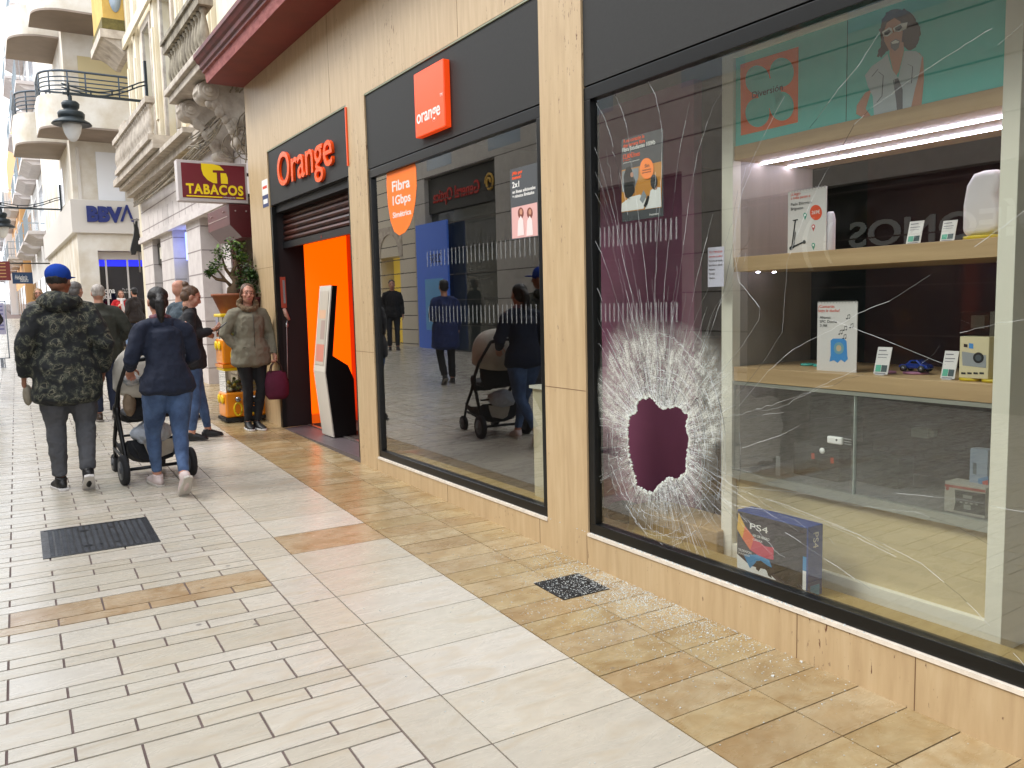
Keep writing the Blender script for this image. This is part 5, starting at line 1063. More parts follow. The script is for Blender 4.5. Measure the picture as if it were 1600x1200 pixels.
def ham_sign():
    Y = 20.9; t = thing('ham_sign', (3.05, Y, 4.0), 'black ham leg shaped hanging sign at the far corner of the white building', 'sign')
    pts = [(209,346),(211,352),(212,345),(215,346),(215,352),(217,358),(218,368),(222,378),(225,388),(221,394),(214,392),(212,398),(206,398),(204,390),(206,380),(209,368),(210,358)]
    b = MB(); q = [atY(u, v, Y) for u, v in pts]; b.prism([(p.x, p.z) for p in q], (0, Y, 0), (1,0,0), (0,0,1), (0,.09,0)); o = b.build('ham', mat('ham_black', '#17191a', .5), t); bevelled(o, .02)
    z = q[0].z+.03; s = MB(); s.box(q[0].x-.05, XT+.2, Y+.03, Y+.06, z, z+.03); s.tube([(XT-.02,Y+.045,z-1.2),(XT-.02,Y+.045,z+.05)], .02, 6); s.build('bracket', mat('thin_bracket', '#8a8684', .5), t)
ham_sign()

# ------------------------------------------------------------------ bank building on the corner
def rtray(x0, x1, y0, y1, r, n=10):
    """outline with a rounded corner at (x0, y0), counter-clockwise"""
    return [(x1, y0)] + [(x1, y1), (x0, y1)] + [(x0+r-r*cos(a), y0+r-r*sin(a)) for a in [pi/2*k/n for k in range(n+1)]]
def bank():
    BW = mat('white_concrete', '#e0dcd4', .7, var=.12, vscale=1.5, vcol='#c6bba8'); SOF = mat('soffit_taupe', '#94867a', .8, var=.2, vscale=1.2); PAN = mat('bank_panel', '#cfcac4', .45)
    t = house('bank_building', (3.3, 27, .5), 'white corner bank building with stacked rounded balconies and a blue lettered fascia'); x0 = 2.26; y0 = 26.0; ye = 39.0
    b = MB(); b.box(x0, 9.5, y0+.3, ye, 4.6, 16); b.box(x0, 2.75, y0, ye, 0, 3.30); b.box(5.2, 9.5, y0, y0+.5, 0, 3.3); b.box(x0, 9.5, y0, ye, 3.30, 3.78)
    b.build('wall', BW, t)
    f = MB(); f.box(x0-.12, 9.5, y0-.12, ye, 3.781, 4.70); o = f.build('fascia', PAN, t); bevelled(o, .01)
    s = MB(); s.box(2.78, 5.2, y0+.42, y0+.5, .4, 3.3); s.build('glazing', mat('bank_glass', '#0b1226', .06, spec=.8), t)
    s = MB(); s.box(2.78, 5.2, y0+.39, y0+.415, 2.88, 3.06); s.build('light_band', mat('led_blue', '#1a22d8', .5, emit=.9), t)
    s = MB(); 
    for x in (2.752, 2.95, 3.52): s.box(x, x+.05, y0+.36, y0+.385, .5, 3.28)
    s.box(2.75, 5.2, y0+.34, y0+.41, 3.07, 3.29); s.build('window_frame', PAN, t)
    s = MB(); s.box(3.45, 5.2, y0+.34, y0+.36, .5, 1.0); s.build('door_panel', mat('bank_navy', '#101c48', .4), t)
    P = atY(136, 343.5, y0-.125); Q = atY(209, 341, y0-.125); zt = atY(150, 323, y0-.125).z; zb = atY(150, 345, y0-.125).z
    bl = mat('bank_blue', '#12256e', .4)
    tx = thing('bank_sign', (P.x, y0-.12, zb), 'large dark blue raised letters on the bank fascia', 'sign')
    text('BBV', 'lettering', (zt-zb)/.72, (P.x, y0-.122, zb), (1,0,0), (0,0,1), bl, tx, .03, .035, width=(Q.x-P.x)*.76)
    xa = P.x+(Q.x-P.x)*.70; w_ = (Q.x-P.x)*.30; h = zt-zb+.08; s = MB(); s.prism([(0,0),(w_*.48,h),(w_*.60,h),(w_,0),(w_*.82,0),(w_*.54,h*.76),(w_*.2,0)], (xa, y0-.122, zb), (1,0,0), (0,0,1), (0,-.06,0)); s.build('last_letter', bl, tx)
    text('Oficina', 'window_lettering', .22, atY(150, 458, y0+.40), (1,0,0), (0,0,1), WHITE, t, .002, .006, width=.50); text('Digital', 'window_lettering', .22, atY(147, 467, y0+.40), (1,0,0), (0,0,1), WHITE, t, .002, .006, width=.45)
    text('Tu día a día', 'window_lettering', .08, atY(191, 453.5, y0+.40), (1,0,0), (0,0,1), WHITE, t, .002, 0, width=.34); text('más sencillo', 'window_lettering', .08, atY(191, 457.5, y0+.40), (1,0,0), (0,0,1), WHITE, t, .002, 0, width=.36)
    # first floor glazing
    s = MB(); s.box(2.9, 3.6, y0+.26, y0+.3, 4.75, 6.1); s.build('window', mat('pale_pane', '#e9ecf2', .15), t)
    s = MB(); s.box(2.40, 2.48, y0+.24, y0+.299, 4.7, 6.19); s.build('mullion', PAN, t); s = MB(); s.box(3.75, 3.8, y0+.24, y0+.299, 4.7, 6.19); s.build('mullion', PAN, t)
    for k, z in enumerate((6.37, 9.30, 12.1)):
        for (a, c, d, e, r) in ((1.49, 6.2, 24.5, y0+.295, .75), (1.02, 2.259, 27.0, 29.8, .9)):
            out = rtray(a, c, d, e, r); inn = rtray(a+.12, c, d+.12, e, r-.1)
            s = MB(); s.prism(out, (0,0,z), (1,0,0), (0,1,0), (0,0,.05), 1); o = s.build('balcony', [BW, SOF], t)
            s = MB(); n = len(out); i0 = 2 if a < 1 else 2
            for i in list(range(2, n-1)) + [n-1]:
                j = (i+1) % n; A, B_, C_, D_ = out[i], out[j], inn[j], inn[i]
                v = [(A[0],A[1],z+.051), (B_[0],B_[1],z+.051), (C_[0],C_[1],z+.051), (D_[0],D_[1],z+.051), (A[0],A[1],z+.85), (B_[0],B_[1],z+.85), (C_[0],C_[1],z+.85), (D_[0],D_[1],z+.85)]
                s.add(v, [(0,1,5,4),(4,5,6,7),(3,7,6,2)])
            s.build('parapet', BW, o)
            if k == 0 or a < 1:
                s = MB(); path = [(p[0]+.06, p[1]+.06) for p in out[2:]] + [(c, d+.06)]
                for hh in (.97, 1.08, 1.19, 1.30, 1.45): s.tube([(x, y, z+hh) for x, y in path], .018 if hh < 1.4 else .03, 6)
                for (x, y) in path[:1] + path[2::4] + [(q_, d+.06) for q_ in (2.6, 3.4, 4.2)] * (1 if a > 1 else 0): s.tube([(x, y, z+.85), (x, y, z+1.45)], .02, 6)
                s.build('railing', mat('blue_grey_rail', '#4a5560', .5, .3), o)
    s = MB()
    for z in (6.6, 9.5, 12.3): s.box(2.62, 4.2, y0+.27, y0+.299, z, z+2.1); 
    s.build('roller_blinds', mat('cream_blind', '#c8b98f', .7), t)
    s = MB(); s.box(x0-.02, x0-.001, 29, 31.0, 4.9, 6.0); s.build('window', mat('pale_pane', '#e9ecf2', .15), t)
bank()
def far_row():
    rr = random.Random(21)
    def far(name, label, x, ya, yb, h, wallm, slabm, nb, floors, trap=True):
        t = house(name, (x+2, (ya+yb)/2, gz(x, ya)), label); b = MB(); b.box(x, x+8, ya, yb-.05, 0, h); b.build('wall', wallm, t)
        for f in range(floors):
            z = 4.9+f*3.05
            for i in range(nb):
                L_ = (yb-ya)/nb; a = ya+L_*(i+.12); c = ya+L_*(i+.88)
                if z+2.4 > h: continue
                s = MB(); s.box(x-.75, x-.001, a, c, z-.02, z+.12); s.prism([(x-.4, z-.20), (x-.01, z-.20), (x-.01, z-.021), (x-.72, z-.021)], (0, a+.1, 0), (1,0,0), (0,0,1), (0, c-a-.2, 0)); o = s.build('balcony', slabm, t)
                s = MB(); s.box(x-.74, x-.70, a, c, z+.98, z+1.03)
                for q in range(int((c-a)/.25)): s.box(x-.73, x-.715, a+.25*q, a+.25*q+.02, z+.12, z+.98)
                for q in range(4): s.box(x-.6+q*.17, x-.585+q*.17, a, a+.02, z+.12, z+1.0)
                s.box(x-.70, x-.02, a, a+.03, z+.98, z+1.03); s.build('railing', mat('far_rail', '#9aa5ac', .5, .3), o)
                s = MB(); s.box(x-.03, x-.001, a+.5, c-.5, z+.13, z+2.3); w_ = s.build('window', WINF, t); s = MB(); s.box(x-.04, x-.031, a+.62, (a+c)/2-.05, z+.3, z+2.2); s.box(x-.04, x-.031, (a+c)/2+.05, c-.62, z+.3, z+2.2); s.build('pane', PANE, w_)
        s = MB(); n = max(2, int((yb-ya)/4))
        for i in range(n): a = ya+(yb-ya)*(i+.15)/n; s.box(x-.03, x-.001, a, a+(yb-ya)/n*.7, .8, 3.3)
        s.build('shop_window', mat('far_shop_glass', '#4b463d', .1, spec=.8), t)
        return t
    LG = mat('pale_grey_render', '#d8d6d3', .8, var=.15); 
    far('white_balcony_building', 'white building with stacked white balconies beyond the bank', 2.40, 39.1, 57, 17.5, LG, WHITEW, 3, 5)
    far('ochre_building', 'ochre building with balconies farther down the street', 2.02, 57.1, 75, 13, mat('far_ochre', '#cf9f68', .8), LG, 3, 5)
    far('end_building', 'pale tall building closing the far end of the street', 1.55, 75.1, 96, 11, mat('far_blue_grey', '#dcdfe0', .8), LG, 3, 5)
    # upper stone box balcony and little signs
    t = thing('blue_hanging_sign', (2.3, 44, 3.6), 'small dark blue hanging shop sign with white script down the street', 'sign'); P = atY(18.5, 425.5, 44); Q = atY(52, 443, 44); b = MB(); b.box(P.x, Q.x, 44, 44.1, Q.z, P.z); b.build('board', mat('sign_dark_blue', '#1c3a5c', .5), t)
    text('Heladería', 'lettering', .3, (P.x+.1, 43.995, P.z-.32), (1,0,0), (0,0,1), WHITE, t, .002, 0, width=(Q.x-P.x)*.6, shear=.3); text('Italiana', 'lettering', .25, (P.x+.3, 43.995, Q.z+.08), (1,0,0), (0,0,1), WHITE, t, .002, 0, width=(Q.x-P.x)*.4, shear=.3)
    t = thing('maroon_hanging_sign', (1, 40, 3.6), 'maroon sign board at the left edge of the street', 'sign'); P = atY(-22, 408, 38); Q = atY(17.5, 438, 38); b = MB(); b.box(P.x, Q.x, 38, 38.1, Q.z, P.z); b.build('board', mat('far_maroon', '#6b1f1f', .5), t)
    b = MB(); [b.box(P.x+.15, Q.x-.15, 37.992, 38, Q.z+.12+.13*i, Q.z+.16+.13*i) for i in range(5)]; b.build('menu_lines', mat('menu_gold', '#b58c5c', .5), t)
    b = MB(); b.box(Q.x, 2.7, 38.03, 38.07, P.z-.1, P.z-.05); b.build('bracket', FRAME, t)
    # advertising board at the left edge
    Y = 20.5; t = thing('display_stand', (0.2, Y, .43), 'chrome framed notice stand with small printed sheets at the left edge of the street', 'notice stand'); P = atY(-25, 470, Y); Q = atY(15, 560, Y); z0 = gz(0, Y)
    b = MB(); 
    for x in (P.x, Q.x): b.box(x-.012, x+.012, Y, Y+.03, Q.z, P.z)
    b.box(P.x, Q.x, Y, Y+.03, P.z-.03, P.z); b.box(P.x, Q.x, Y, Y+.03, Q.z, Q.z+.02); b.box(P.x+.2, P.x+.26, Y+.0, Y+.04, z0, Q.z); b.box(Q.x-.1, Q.x-.08, Y-.12, Y+.15, z0, z0+.03); b.box(Q.x-.1, Q.x-.08, Y, Y+.03, z0+.03, Q.z); b.build('frame', mat('chrome', '#8a8f96', .25, .8), t)
    b = MB(); b.box(P.x+.02, Q.x-.02, Y+.01, Y+.02, Q.z+(P.z-Q.z)*.42, P.z-.05); b.build('sheet', mat('lilac_sheet', '#b9b6cc', .6), t); b = MB(); [b.box(Q.x-.22, Q.x-.05, Y+.004, Y+.01, Q.z+(P.z-Q.z)*.5+.08*i, Q.z+(P.z-Q.z)*.5+.08*i+.03) for i in range(7)]; b.build('print', mat('sheet_print', '#7470a0', .6), t)
    lamp(30, (3, 352), 0, 'second iron street lantern far down the street at the left edge', 1.0, 2.24)
far_row()
# ------------------------------------------------------------------ opposite side of the street (outside the frame, seen in the window reflections)
def opposite():
    XO = -4.0; G = mat('grey_granite_facade', '#b4b1ac', .55, var=.15, vscale=6, bump=.1)
    def part_wall(b, a, c, holes, h=6.6):  # height cut down so more daylight reaches the shop front
        """wall between y=a..c with openings (ya,yb,z0,z1) side by side"""
        y = a
        for (p, q, z0, z1) in holes:
            b.box(XO-.4, XO, y, p, -.3, h); 
            if z0 > -.2: b.box(XO-.4, XO, p, q, -.3, z0)
            b.box(XO-.4, XO, p, q, z1, h); y = q
        b.box(XO-.4, XO, y, c, -.3, h)
    OR_, OU = (0,1,0), (0,0,1)
    t = house('granite_building', (XO, 7, 0), 'grey granite faced building across the street, seen mirrored in the shop windows'); b = MB()
    part_wall(b, -12, 19.6, [(-4, 1.5, .1, 3.2), (3.2, 8.6, .1, 3.0), (9.8, 13.3, .1, 3.6), (15.55, 19.0, .2, 4.75)]); z = .4
    while z < 6.5:
        b.box(XO, XO+.0015, -12, 19.6, z, z+.02, 1); z += .62
    b.build('wall', [G, mat('granite_joint', '#4f4b48', .8)], t)
    s = MB(); s.box(XO-.45, XO-.401, -12, 19.6, 0, 5); s.build('dark_interior', mat('shop_dark', '#1b1a1a', .5), t)
    for (p, q, z0, z1) in [(-4,1.5,.1,3.2),(3.2,8.6,.1,3.0),(9.8,13.3,.1,3.6),(15.55,19.0,.2,4.75)]:
        s = MB(); s.box(XO-.22, XO-.2, p, q, z0, z1); s.build('shop_window', mat('opp_glass', '#39403f', .06, spec=.8), t)
    for a in range(-10, 19, 3):
        s = MB(); s.box(XO-.02, XO+.004, a+.5, a+1.8, 4.9, 6.3); s.build('window', PANE, t)
    tx = thing('hearing_aid_sign', (XO, 6, 2.2), 'pale shop sign lettering across the street seen reversed in the broken window', 'sign'); text('AUDÍFONOS', 'lettering', .46, (XO-.19, 3.45, 2.18), OR_, OU, mat('sign_grey_white', '#aeb8b6', .5), tx, .01, .008, width=3.4)
    text(')', 'bracket_mark', .6, (XO-.19, 7.1, 2.12), OR_, OU, mat('sign_grey_white', '#aeb8b6', .5), tx, .01, .0); text(')', 'bracket_mark', .8, (XO-.19, 7.4, 2.08), OR_, OU, mat('sign_grey_white', '#aeb8b6', .5), tx, .01, .0)
    tx = thing('optician_sign', (XO, 17, 4.2), 'red shop lettering with a gold swirl across the street, seen mirrored in the window', 'sign')
    b = MB(); b.box(XO-.19, XO-.12, 15.56, 18.99, 3.85, 4.7); b.build('band', mat('sign_charcoal', '#2f3130', .5), tx); text('General Optica', 'lettering', .42, (XO-.115, 16.4, 4.1), OR_, OU, mat('optic_red', '#b02a22', .5), tx, .01, .006, width=2.3)
    b = MB(); b.tube([(XO-.11+.001*k, 15.95+.2*cos(k*.5)*(1-k*.035), 4.25+.22*sin(k*.5)*(1-k*.035)) for k in range(20)], .03, 6, ref=(1,0,0)); b.build('swirl', mat('optic_gold', '#c8a24a', .4), tx)
    tx = thing('blue_banner', (XO, 18.5, 0), 'tall blue advertising panel across the street reflected in the unbroken window', 'banner'); b = MB(); b.box(XO+.01, XO+.06, 17.75, 19.45, .38, 3.6); b.build('panel', mat('banner_blue', '#3d62b8', .4, emit=.25), tx)
    b = MB(); b.box(XO+.061, XO+.066, 18.0, 19.0, .9, 2.2); b.build('print', mat('banner_light', '#5fa3d8', .4), tx); text('23SF', 'lettering', .3, (XO+.062, 18.1, 2.6), OR_, OU, INK, tx, .002, .0, width=.6)
    t = house('arcade_building', (XO, 24, 0), 'cream rusticated building with an arched doorway across the street, seen mirrored'); b = MB(); part_wall(b, 19.62, 62, [(20.6, 21.9, .1, 2.9), (24, 26, .1, 3), (29, 32, .1, 3)], 7.5); z = .5
    while z < 7.4: b.box(XO, XO+.0015, 19.62, 62, z, z+.025, 1); z += .38
    b.build('wall', [mat('cream_rusticated', '#c9c0ae', .7), mat('granite_joint', '#4f4b48', .8)], t); s = MB(); s.box(XO-.45, XO-.401, 19.62, 62, 0, 5); s.build('shop_interior', mat('yellow_lit_shop', '#d8b84a', .6, emit=.35), t)
    s = MB(); a = [pi*k/12 for k in range(13)]; s.prism([(.65*cos(x), .65*sin(x)) for x in a]+[(-.85,0),(-.85,.85),(.85,.85),(.85,0)], (XO+.002, 21.25, 2.88), (0,1,0), (0,0,1), (.03,0,0)); s.build('arch', STONE, t)
opposite()
# ------------------------------------------------------------------ people
def cloth(name, col, **k): k.setdefault('bump', .6); k.setdefault('bscale', 11); k.setdefault('bdist', .035); k.setdefault('var', .25); k.setdefault('vscale', 5); return mat(name, col, .85, **k)
SKINM = mat('skin', '#c08f78', .5, var=.12, vscale=9, vcol='#a9705c'); SKIN2 = mat('tanned_skin', '#8a5d48', .5, var=.12, vscale=9); LIP = mat('lips', '#9c4f4c', .45); EYEW = mat('eye_white', '#9c887c', .3); IRIS = mat('iris', '#2a1c14', .2); BROW = mat('brow', '#4a3325', .8)
def remesh_obj(o, vox, smooth=3, tex=None, strength=.0, seed=0):
    m = o.modifiers.new('r', 'REMESH'); m.mode = 'VOXEL'; m.voxel_size = vox; m.use_smooth_shade = True
    if smooth: s = o.modifiers.new('s', 'SMOOTH'); s.iterations = smooth; s.factor = .5
    if strength:
        t = bpy.data.textures.get('folds%.2f' % (tex or .1)) or bpy.data.textures.new('folds%.2f' % (tex or .1), 'CLOUDS'); t.noise_scale = tex or .1; t.noise_depth = 2
        d = o.modifiers.new('d', 'DISPLACE'); d.texture = t; d.strength = strength; d.mid_level = .5; d.texture_coords = 'GLOBAL' if False else 'LOCAL'
    bake(o)
    for p in o.data.polygons: p.use_smooth = True
    return o
def V3(*a): return Vector(a)
def lofted(name, lofts, ells, m, parent, vox=.012, smooth=3, fold=0, fs=.1, extra=None, capk=.3):
    b = MB()
    for pts, rs in lofts:
        # rounded ends: add a small cap ellipsoid at both ends
        b.tube(pts, rs, 16, caps=True, ref=(1,0,0) if abs((Vector(pts[-1])-Vector(pts[0])).normalized().x) < .8 else (0,0,1))
        for p, r in ((pts[0], rs[0]), (pts[-1], rs[-1])):
            rr = r if isinstance(r, (list, tuple)) else (r, r)
            b.ell(p, (rr[0]*.98, rr[1]*.98, min(rr)*capk) if abs((Vector(pts[-1])-Vector(pts[0])).normalized().z) > .5 else (min(rr)*.95,)*3, 12, 8)
    for e in ells: b.ell(*e[:2], 16, 10, 0, e[2] if len(e) > 2 else None)
    if extra: extra(b)
    o = b.build(name, m, parent); remesh_obj(o, vox, smooth, fs, fold); return o
def hand_parts(b, wrist, d, n, side, curl=.6, s=1.0):
    """palm and five fingers; d = hand direction, n = palm normal (fingers bend towards n), side = +1 thumb along d x n"""
    d = Vector(d).normalized(); n = Vector(n); n = (n - d*n.dot(d)).normalized(); a = d.cross(n)*side
    w = Vector(wrist); rot = Matrix((a, n, d)).transposed()
    b.tube([w-d*.02, w+d*.03, w+d*.085], [(.024*s,.018*s),(.034*s,.015*s),(.040*s,.013*s)], 10, ref=tuple(a))
    b.ell(w+d*.088, (.039*s,.012*s,.012*s), 10, 6, 0, rot)
    for off, L_, r in ((.029,.066,.0088),(.010,.076,.0092),(-.009,.071,.0088),(-.027,.056,.0078)):
        p = w + d*.088*s + a*off*s; dd = d.copy(); pts = [p-d*.012]; ang = 0
        for q in range(3):
            ang += curl*(.55, .9, .6)[q]; dd = d*cos(ang) + n*sin(ang) + a*off*1.5; pts.append(pts[-1] + dd.normalized()*L_*s*(.5, .32, .26)[q] + (d*.012 if q == 0 else d*0))
        b.tube(pts, [r*s*1.05, r*s, r*s*.92, r*s*.75], 8); b.ell(pts[-1], r*s*.75, 8, 6)
    p = w + d*.03*s + a*.026*s; q1 = p + (a*.75 + d*.6 + n*.25).normalized()*.035*s; q2 = q1 + (a*.35 + d*.85 + n*.45).normalized()*.03*s; q3 = q2 + (d*.9 + n*.6).normalized()*.024*s
    b.tube([p, q1, q2, q3], [.0135*s, .0115*s, .010*s, .008*s], 8); b.ell(q3, .008*s, 8, 6)
class Person:
    def __init__(s, loc, rz, h, label, group=None, skin=None, fine=True, fat=1.0, female=False, headyaw=0, headpitch=0, headroll=0, lean=(0,0)):
        s.k = h/1.70; s.fat = fat; s.fem = female; s.skin = skin or SKINM; s.fine = fine
        s.t = thing('person', loc, label, 'person', group, rz); s.hy, s.hp, s.hr = headyaw, headpitch, headroll; s.lean = lean
        s.J = dict(pel=V3(0,0,.94), waist=V3(0,0,1.08), chest=V3(0,.01,1.27), neck=V3(0,0,1.44), head=V3(0,.02,1.595),
                   shL=V3(-.168,0,1.375), shR=V3(.168,0,1.375), elL=V3(-.225,-.03,1.12), elR=V3(.225,-.03,1.12), wrL=V3(-.24,.05,.88), wrR=V3(.24,.05,.88),
                   hiL=V3(-.09,0,.90), hiR=V3(.09,0,.90), knL=V3(-.095,.02,.50), knR=V3(.095,.02,.50), anL=V3(-.095,-.02,.09), anR=V3(.095,-.02,.09))
        s.toeL = V3(-.1,1,0); s.toeR = V3(.1,1,0); s.heel = {}   # toe directions
        s.hn = {'L': V3(1,.2,0), 'R': V3(-1,.2,0)}; s.hd = {}; s.curl = {'L': .5, 'R': .5}
    def P(s, p): p = Vector(p)*s.k; return p
    def hrot(s): return Matrix.Rotation(s.hy, 3, 'Z') @ Matrix.Rotation(s.hr, 3, 'Y') @ Matrix.Rotation(s.hp, 3, 'X')
    def head_pt(s, v): return s.P(s.J['head']) + s.hrot() @ (Vector(v)*s.k)
    def body(s, sleeves=True):
        s_world[0] = False; J = s.J; k = s.k; P = s.P; b = MB(); H = s.hrot(); hp = s.head_pt; f = s.fat
        E = lambda c, r, extra=None: b.ell(hp(c), tuple(x*k for x in r), 20, 14, 0, H if extra is None else H @ extra)
        E((0,-.012,.045), (.073,.092,.075)); E((0,.022,-.03), (.058,.070,.085)); E((0,.040,-.072), (.036,.040,.030)); E((0,.052,.02), (.056,.042,.055)); E((0,-.03,.0), (.066,.075,.08))
        b.tube([hp((0,.085,.022)), hp((0,.103,-.012)), hp((0,.106,-.026))], [.008*k,.012*k,.013*k], 8); E((0,.098,-.028), (.017,.012,.008))
        E((0,.080,-.057), (.023,.014,.011)); E((.038,.058,-.02), (.022,.026,.024)); E((-.038,.058,-.02), (.022,.026,.024)); E((0,.072,.042), (.045,.022,.012))
        for sx in (-1, 1): E((.074*sx,-.002,-.005), (.008,.020,.032), Matrix.Rotation(.25*sx, 3, 'Z')); E((.031*sx,.074,.012), (.014,.012,.010))
        nk = P(J['neck']); b.tube([nk-V3(0,0,.06*k), nk, hp((0,-.012,-.08)), hp((0,-.01,-.02))], [.062*k,.054*k,.052*k,.052*k], 16)
        st = lambda a: P(J[a])
        b.tube([st('pel')-V3(0,0,.04)*k, st('pel'), st('waist'), st('chest'), st('neck')-V3(0,0,.035*k), st('neck')], [(.13*k*f,.10*k*f),(.15*k*f,.11*k*f),(.125*k*f,.095*k*f),(.145*k*f,.10*k*f),(.10*k,.065*k),(.055*k,.055*k)], 20, ref=(1,0,0))
        for S in 'LR':
            sh, el, wr, hi, kn, an = (st(q+S) for q in ('sh','el','wr','hi','kn','an'))
            b.tube([st('chest')*.45+sh*.55, sh, (sh+el)/2, el, (el*2+wr)/3, wr], [.05*k,.052*k,.043*k,.036*k,.036*k,.025*k], 12)
            d = s.hd.get(S, (wr-el)); hand_parts(b, wr, d, s.hn[S], (1 if S == 'R' else -1), s.curl[S], k*.98)
            b.tube([hi, (hi*2+kn)/3, (hi+kn*2)/3, kn, (kn*2+an)/3, (kn+an*2)/3, an], [.085*k*f,.08*k*f,.062*k*f,.052*k,.052*k,.042*k,.036*k], 14)
            td = s.toe(S); b.tube([an, an+td*.05*k-V3(0,0,.045)*k, an+td*.12*k-V3(0,0,.06)*k], [(.030*k,.030*k),(.028*k,.02*k),(.026*k,.012*k)], 10)
        o = b.build('body', [s.skin, EYEW, IRIS, LIP, BROW], s.t); remesh_obj(o, .0058*k if s.fine else .011*k, 2 if s.fine else 1)
        Hi = H.inverted(); c0 = P(J['head'])
        for p in o.data.polygons:
            q = Hi @ (p.center - c0)/k
            if q.y > .05 and abs(q.x) < .06 and abs(q.z) < .08:
                ax = abs(abs(q.x)-.031)
                if (ax/.0135)**2 + ((q.z-.012)/.0062)**2 < 1: p.material_index = 2 if ax < .0055 else 1
                elif ax < .020 and abs(q.z-.033+ax*.15) < .0042: p.material_index = 4
                elif abs(q.x) < .024 and abs(q.z+.057) < .0075*(1.1-abs(q.x)/.03): p.material_index = 3
        return s
    def toe(s, S):
        d = s.toeL if S == 'L' else s.toeR; return d.normalized()
    def trousers(s, m, flare=1.0, ankle=.055, fold=.018, low=.09, bulk=1.0):
        s_world[0] = False; k = s.k; P = s.P; J = s.J; f = s.fat*bulk; L_ = []; E = []
        L_.append(([P(J['pel'])+V3(0,0,.10)*k, P(J['pel']), P(J['pel'])-V3(0,.0,.07)*k], [(.145*k*f,.105*k*f),(.168*k*f,.125*k*f),(.15*k*f,.115*k*f)]))
        for S in 'LR':
            hi, kn, an = (P(J[q+S]) for q in ('hi','kn','an')); e = kn + (an-kn)*(1-low)
            L_.append(([hi, hi.lerp(kn,.3), hi.lerp(kn,.7), kn, kn.lerp(e,.35), kn.lerp(e,.75), e], [(.098*k*f,.105*k*f),(.092*k*f,.098*k*f),(.075*k*flare*f,.078*k*flare*f),(.064*k*flare,.066*k*flare),(.062*k*flare,.066*k*flare),(ankle*1.08*k,ankle*1.15*k),(ankle*k,ankle*k)]))
            if s.fem: E.append((hi+V3(0,-.045,.015)*k, (.085*k*f,.075*k*f,.085*k)))
        return lofted('trousers', L_, E, m, s.t, .011, 2, fold, .07)
    def shoes(s, m, sole, size=1.0):
        s_world[0] = False; k = s.k*size
        for S in 'LR':
            an = s.P(s.J['an'+S]); td = s.toe(S); up = V3(0,0,1); up = (up - td*up.dot(td)).normalized(); sd = td.cross(up); R_ = Matrix((sd, td, up)).transposed()
            T = lambda v: an + R_ @ (Vector(v)*k)
            b = MB(); b.tube([T((0,-.065,-.052)), T((0,-.03,-.045)), T((0,.03,-.048)), T((0,.10,-.058)), T((0,.155,-.066)), T((0,.178,-.068))], [(.028*k,.034*k),(.038*k,.048*k),(.041*k,.052*k),(.046*k,.034*k),(.037*k,.022*k),(.013*k,.012*k)], 14, ref=tuple(sd)); b.tube([T((0,-.015,.012)), T((0,-.005,-.04))], [(.042*k,.048*k),(.041*k,.058*k)], 14, ref=tuple(sd)); b.ell(T((0,-.055,-.045)), .03*k, 10, 8)
            o = b.build('shoe', m, s.t); remesh_obj(o, .007, 2)
            b = MB(); out = [(-.034,-.085),(.0,-.097),(.034,-.085),(.036,-.02),(.047,.07),(.044,.13),(.024,.178),(0,.188),(-.026,.178),(-.045,.13),(-.047,.07),(-.036,-.02)]
            b.prism([(x*k, y*k) for x, y in out], T((0,0,-.092)), tuple(sd), tuple(td), tuple(up*.022*k)); q = b.build('sole', sole, o, ); 
            bevelled(q, .005)
    def coat(s, m, hem=.80, bulk=1.0, fold=.03, flare=1.1, sleeve=.95, name='jacket', collar=.0, cuff=.045, fs=.10, shoulder=1.0, split=None):
        s_world[0] = False; k = s.k; P = s.P; J = s.J; f = s.fat*bulk; L_ = []; E = []
        hemp = P(J['pel']).copy(); hemp.z = hem*k
        pts = [hemp, P(J['pel'])+V3(0,0,.03)*k, P(J['waist']), P(J['chest'])-V3(0,0,.05)*k, P(J['chest'])+V3(0,0,.06)*k, P(J['neck'])-V3(0,0,.045)*k, P(J['neck'])+V3(0,0,collar)*k]
        w = .92 if s.fem else 1.0
        rs = [(.192*k*f*flare,.145*k*f*flare),(.190*k*f*(1+.5*(flare-1)),.150*k*f),(.160*k*f*w,.125*k*f),(.165*k*f*w,.128*k*f),(.160*k*f*w,.112*k*f),(.105*k*shoulder,.078*k),(.068*k,.072*k)]
        if hem > .92: pts = pts[:1] + pts[2:]; rs = rs[:1] + rs[2:]
        L_.append((pts, rs))
        for S in 'LR':
            sh, el, wr = (P(J[q+S]) for q in ('sh','el','wr')); e = el + (wr-el)*sleeve; c = P(J['chest'])+V3(0,0,.07)*k
            L_.append(([P(J['neck'])-V3(0,0,.03)*k, (P(J['neck'])-V3(0,0,.03)*k).lerp(sh,.55)+V3(0,0,.006)*k, sh-V3(0,0,.01)*k, sh.lerp(el,.3)], [.060*k,.060*k*shoulder,.062*k*f*shoulder,.064*k*f])); L_.append(([sh-V3(0,0,.01)*k, sh.lerp(el,.35), sh.lerp(el,.7), el, el.lerp(e,.5), e], [.062*k*f*shoulder,.067*k*f,.062*k*f,.058*k*f,.052*k*f,cuff*k]))
        return lofted(name, L_, E, m, s.t, .011, 2, fold, fs)
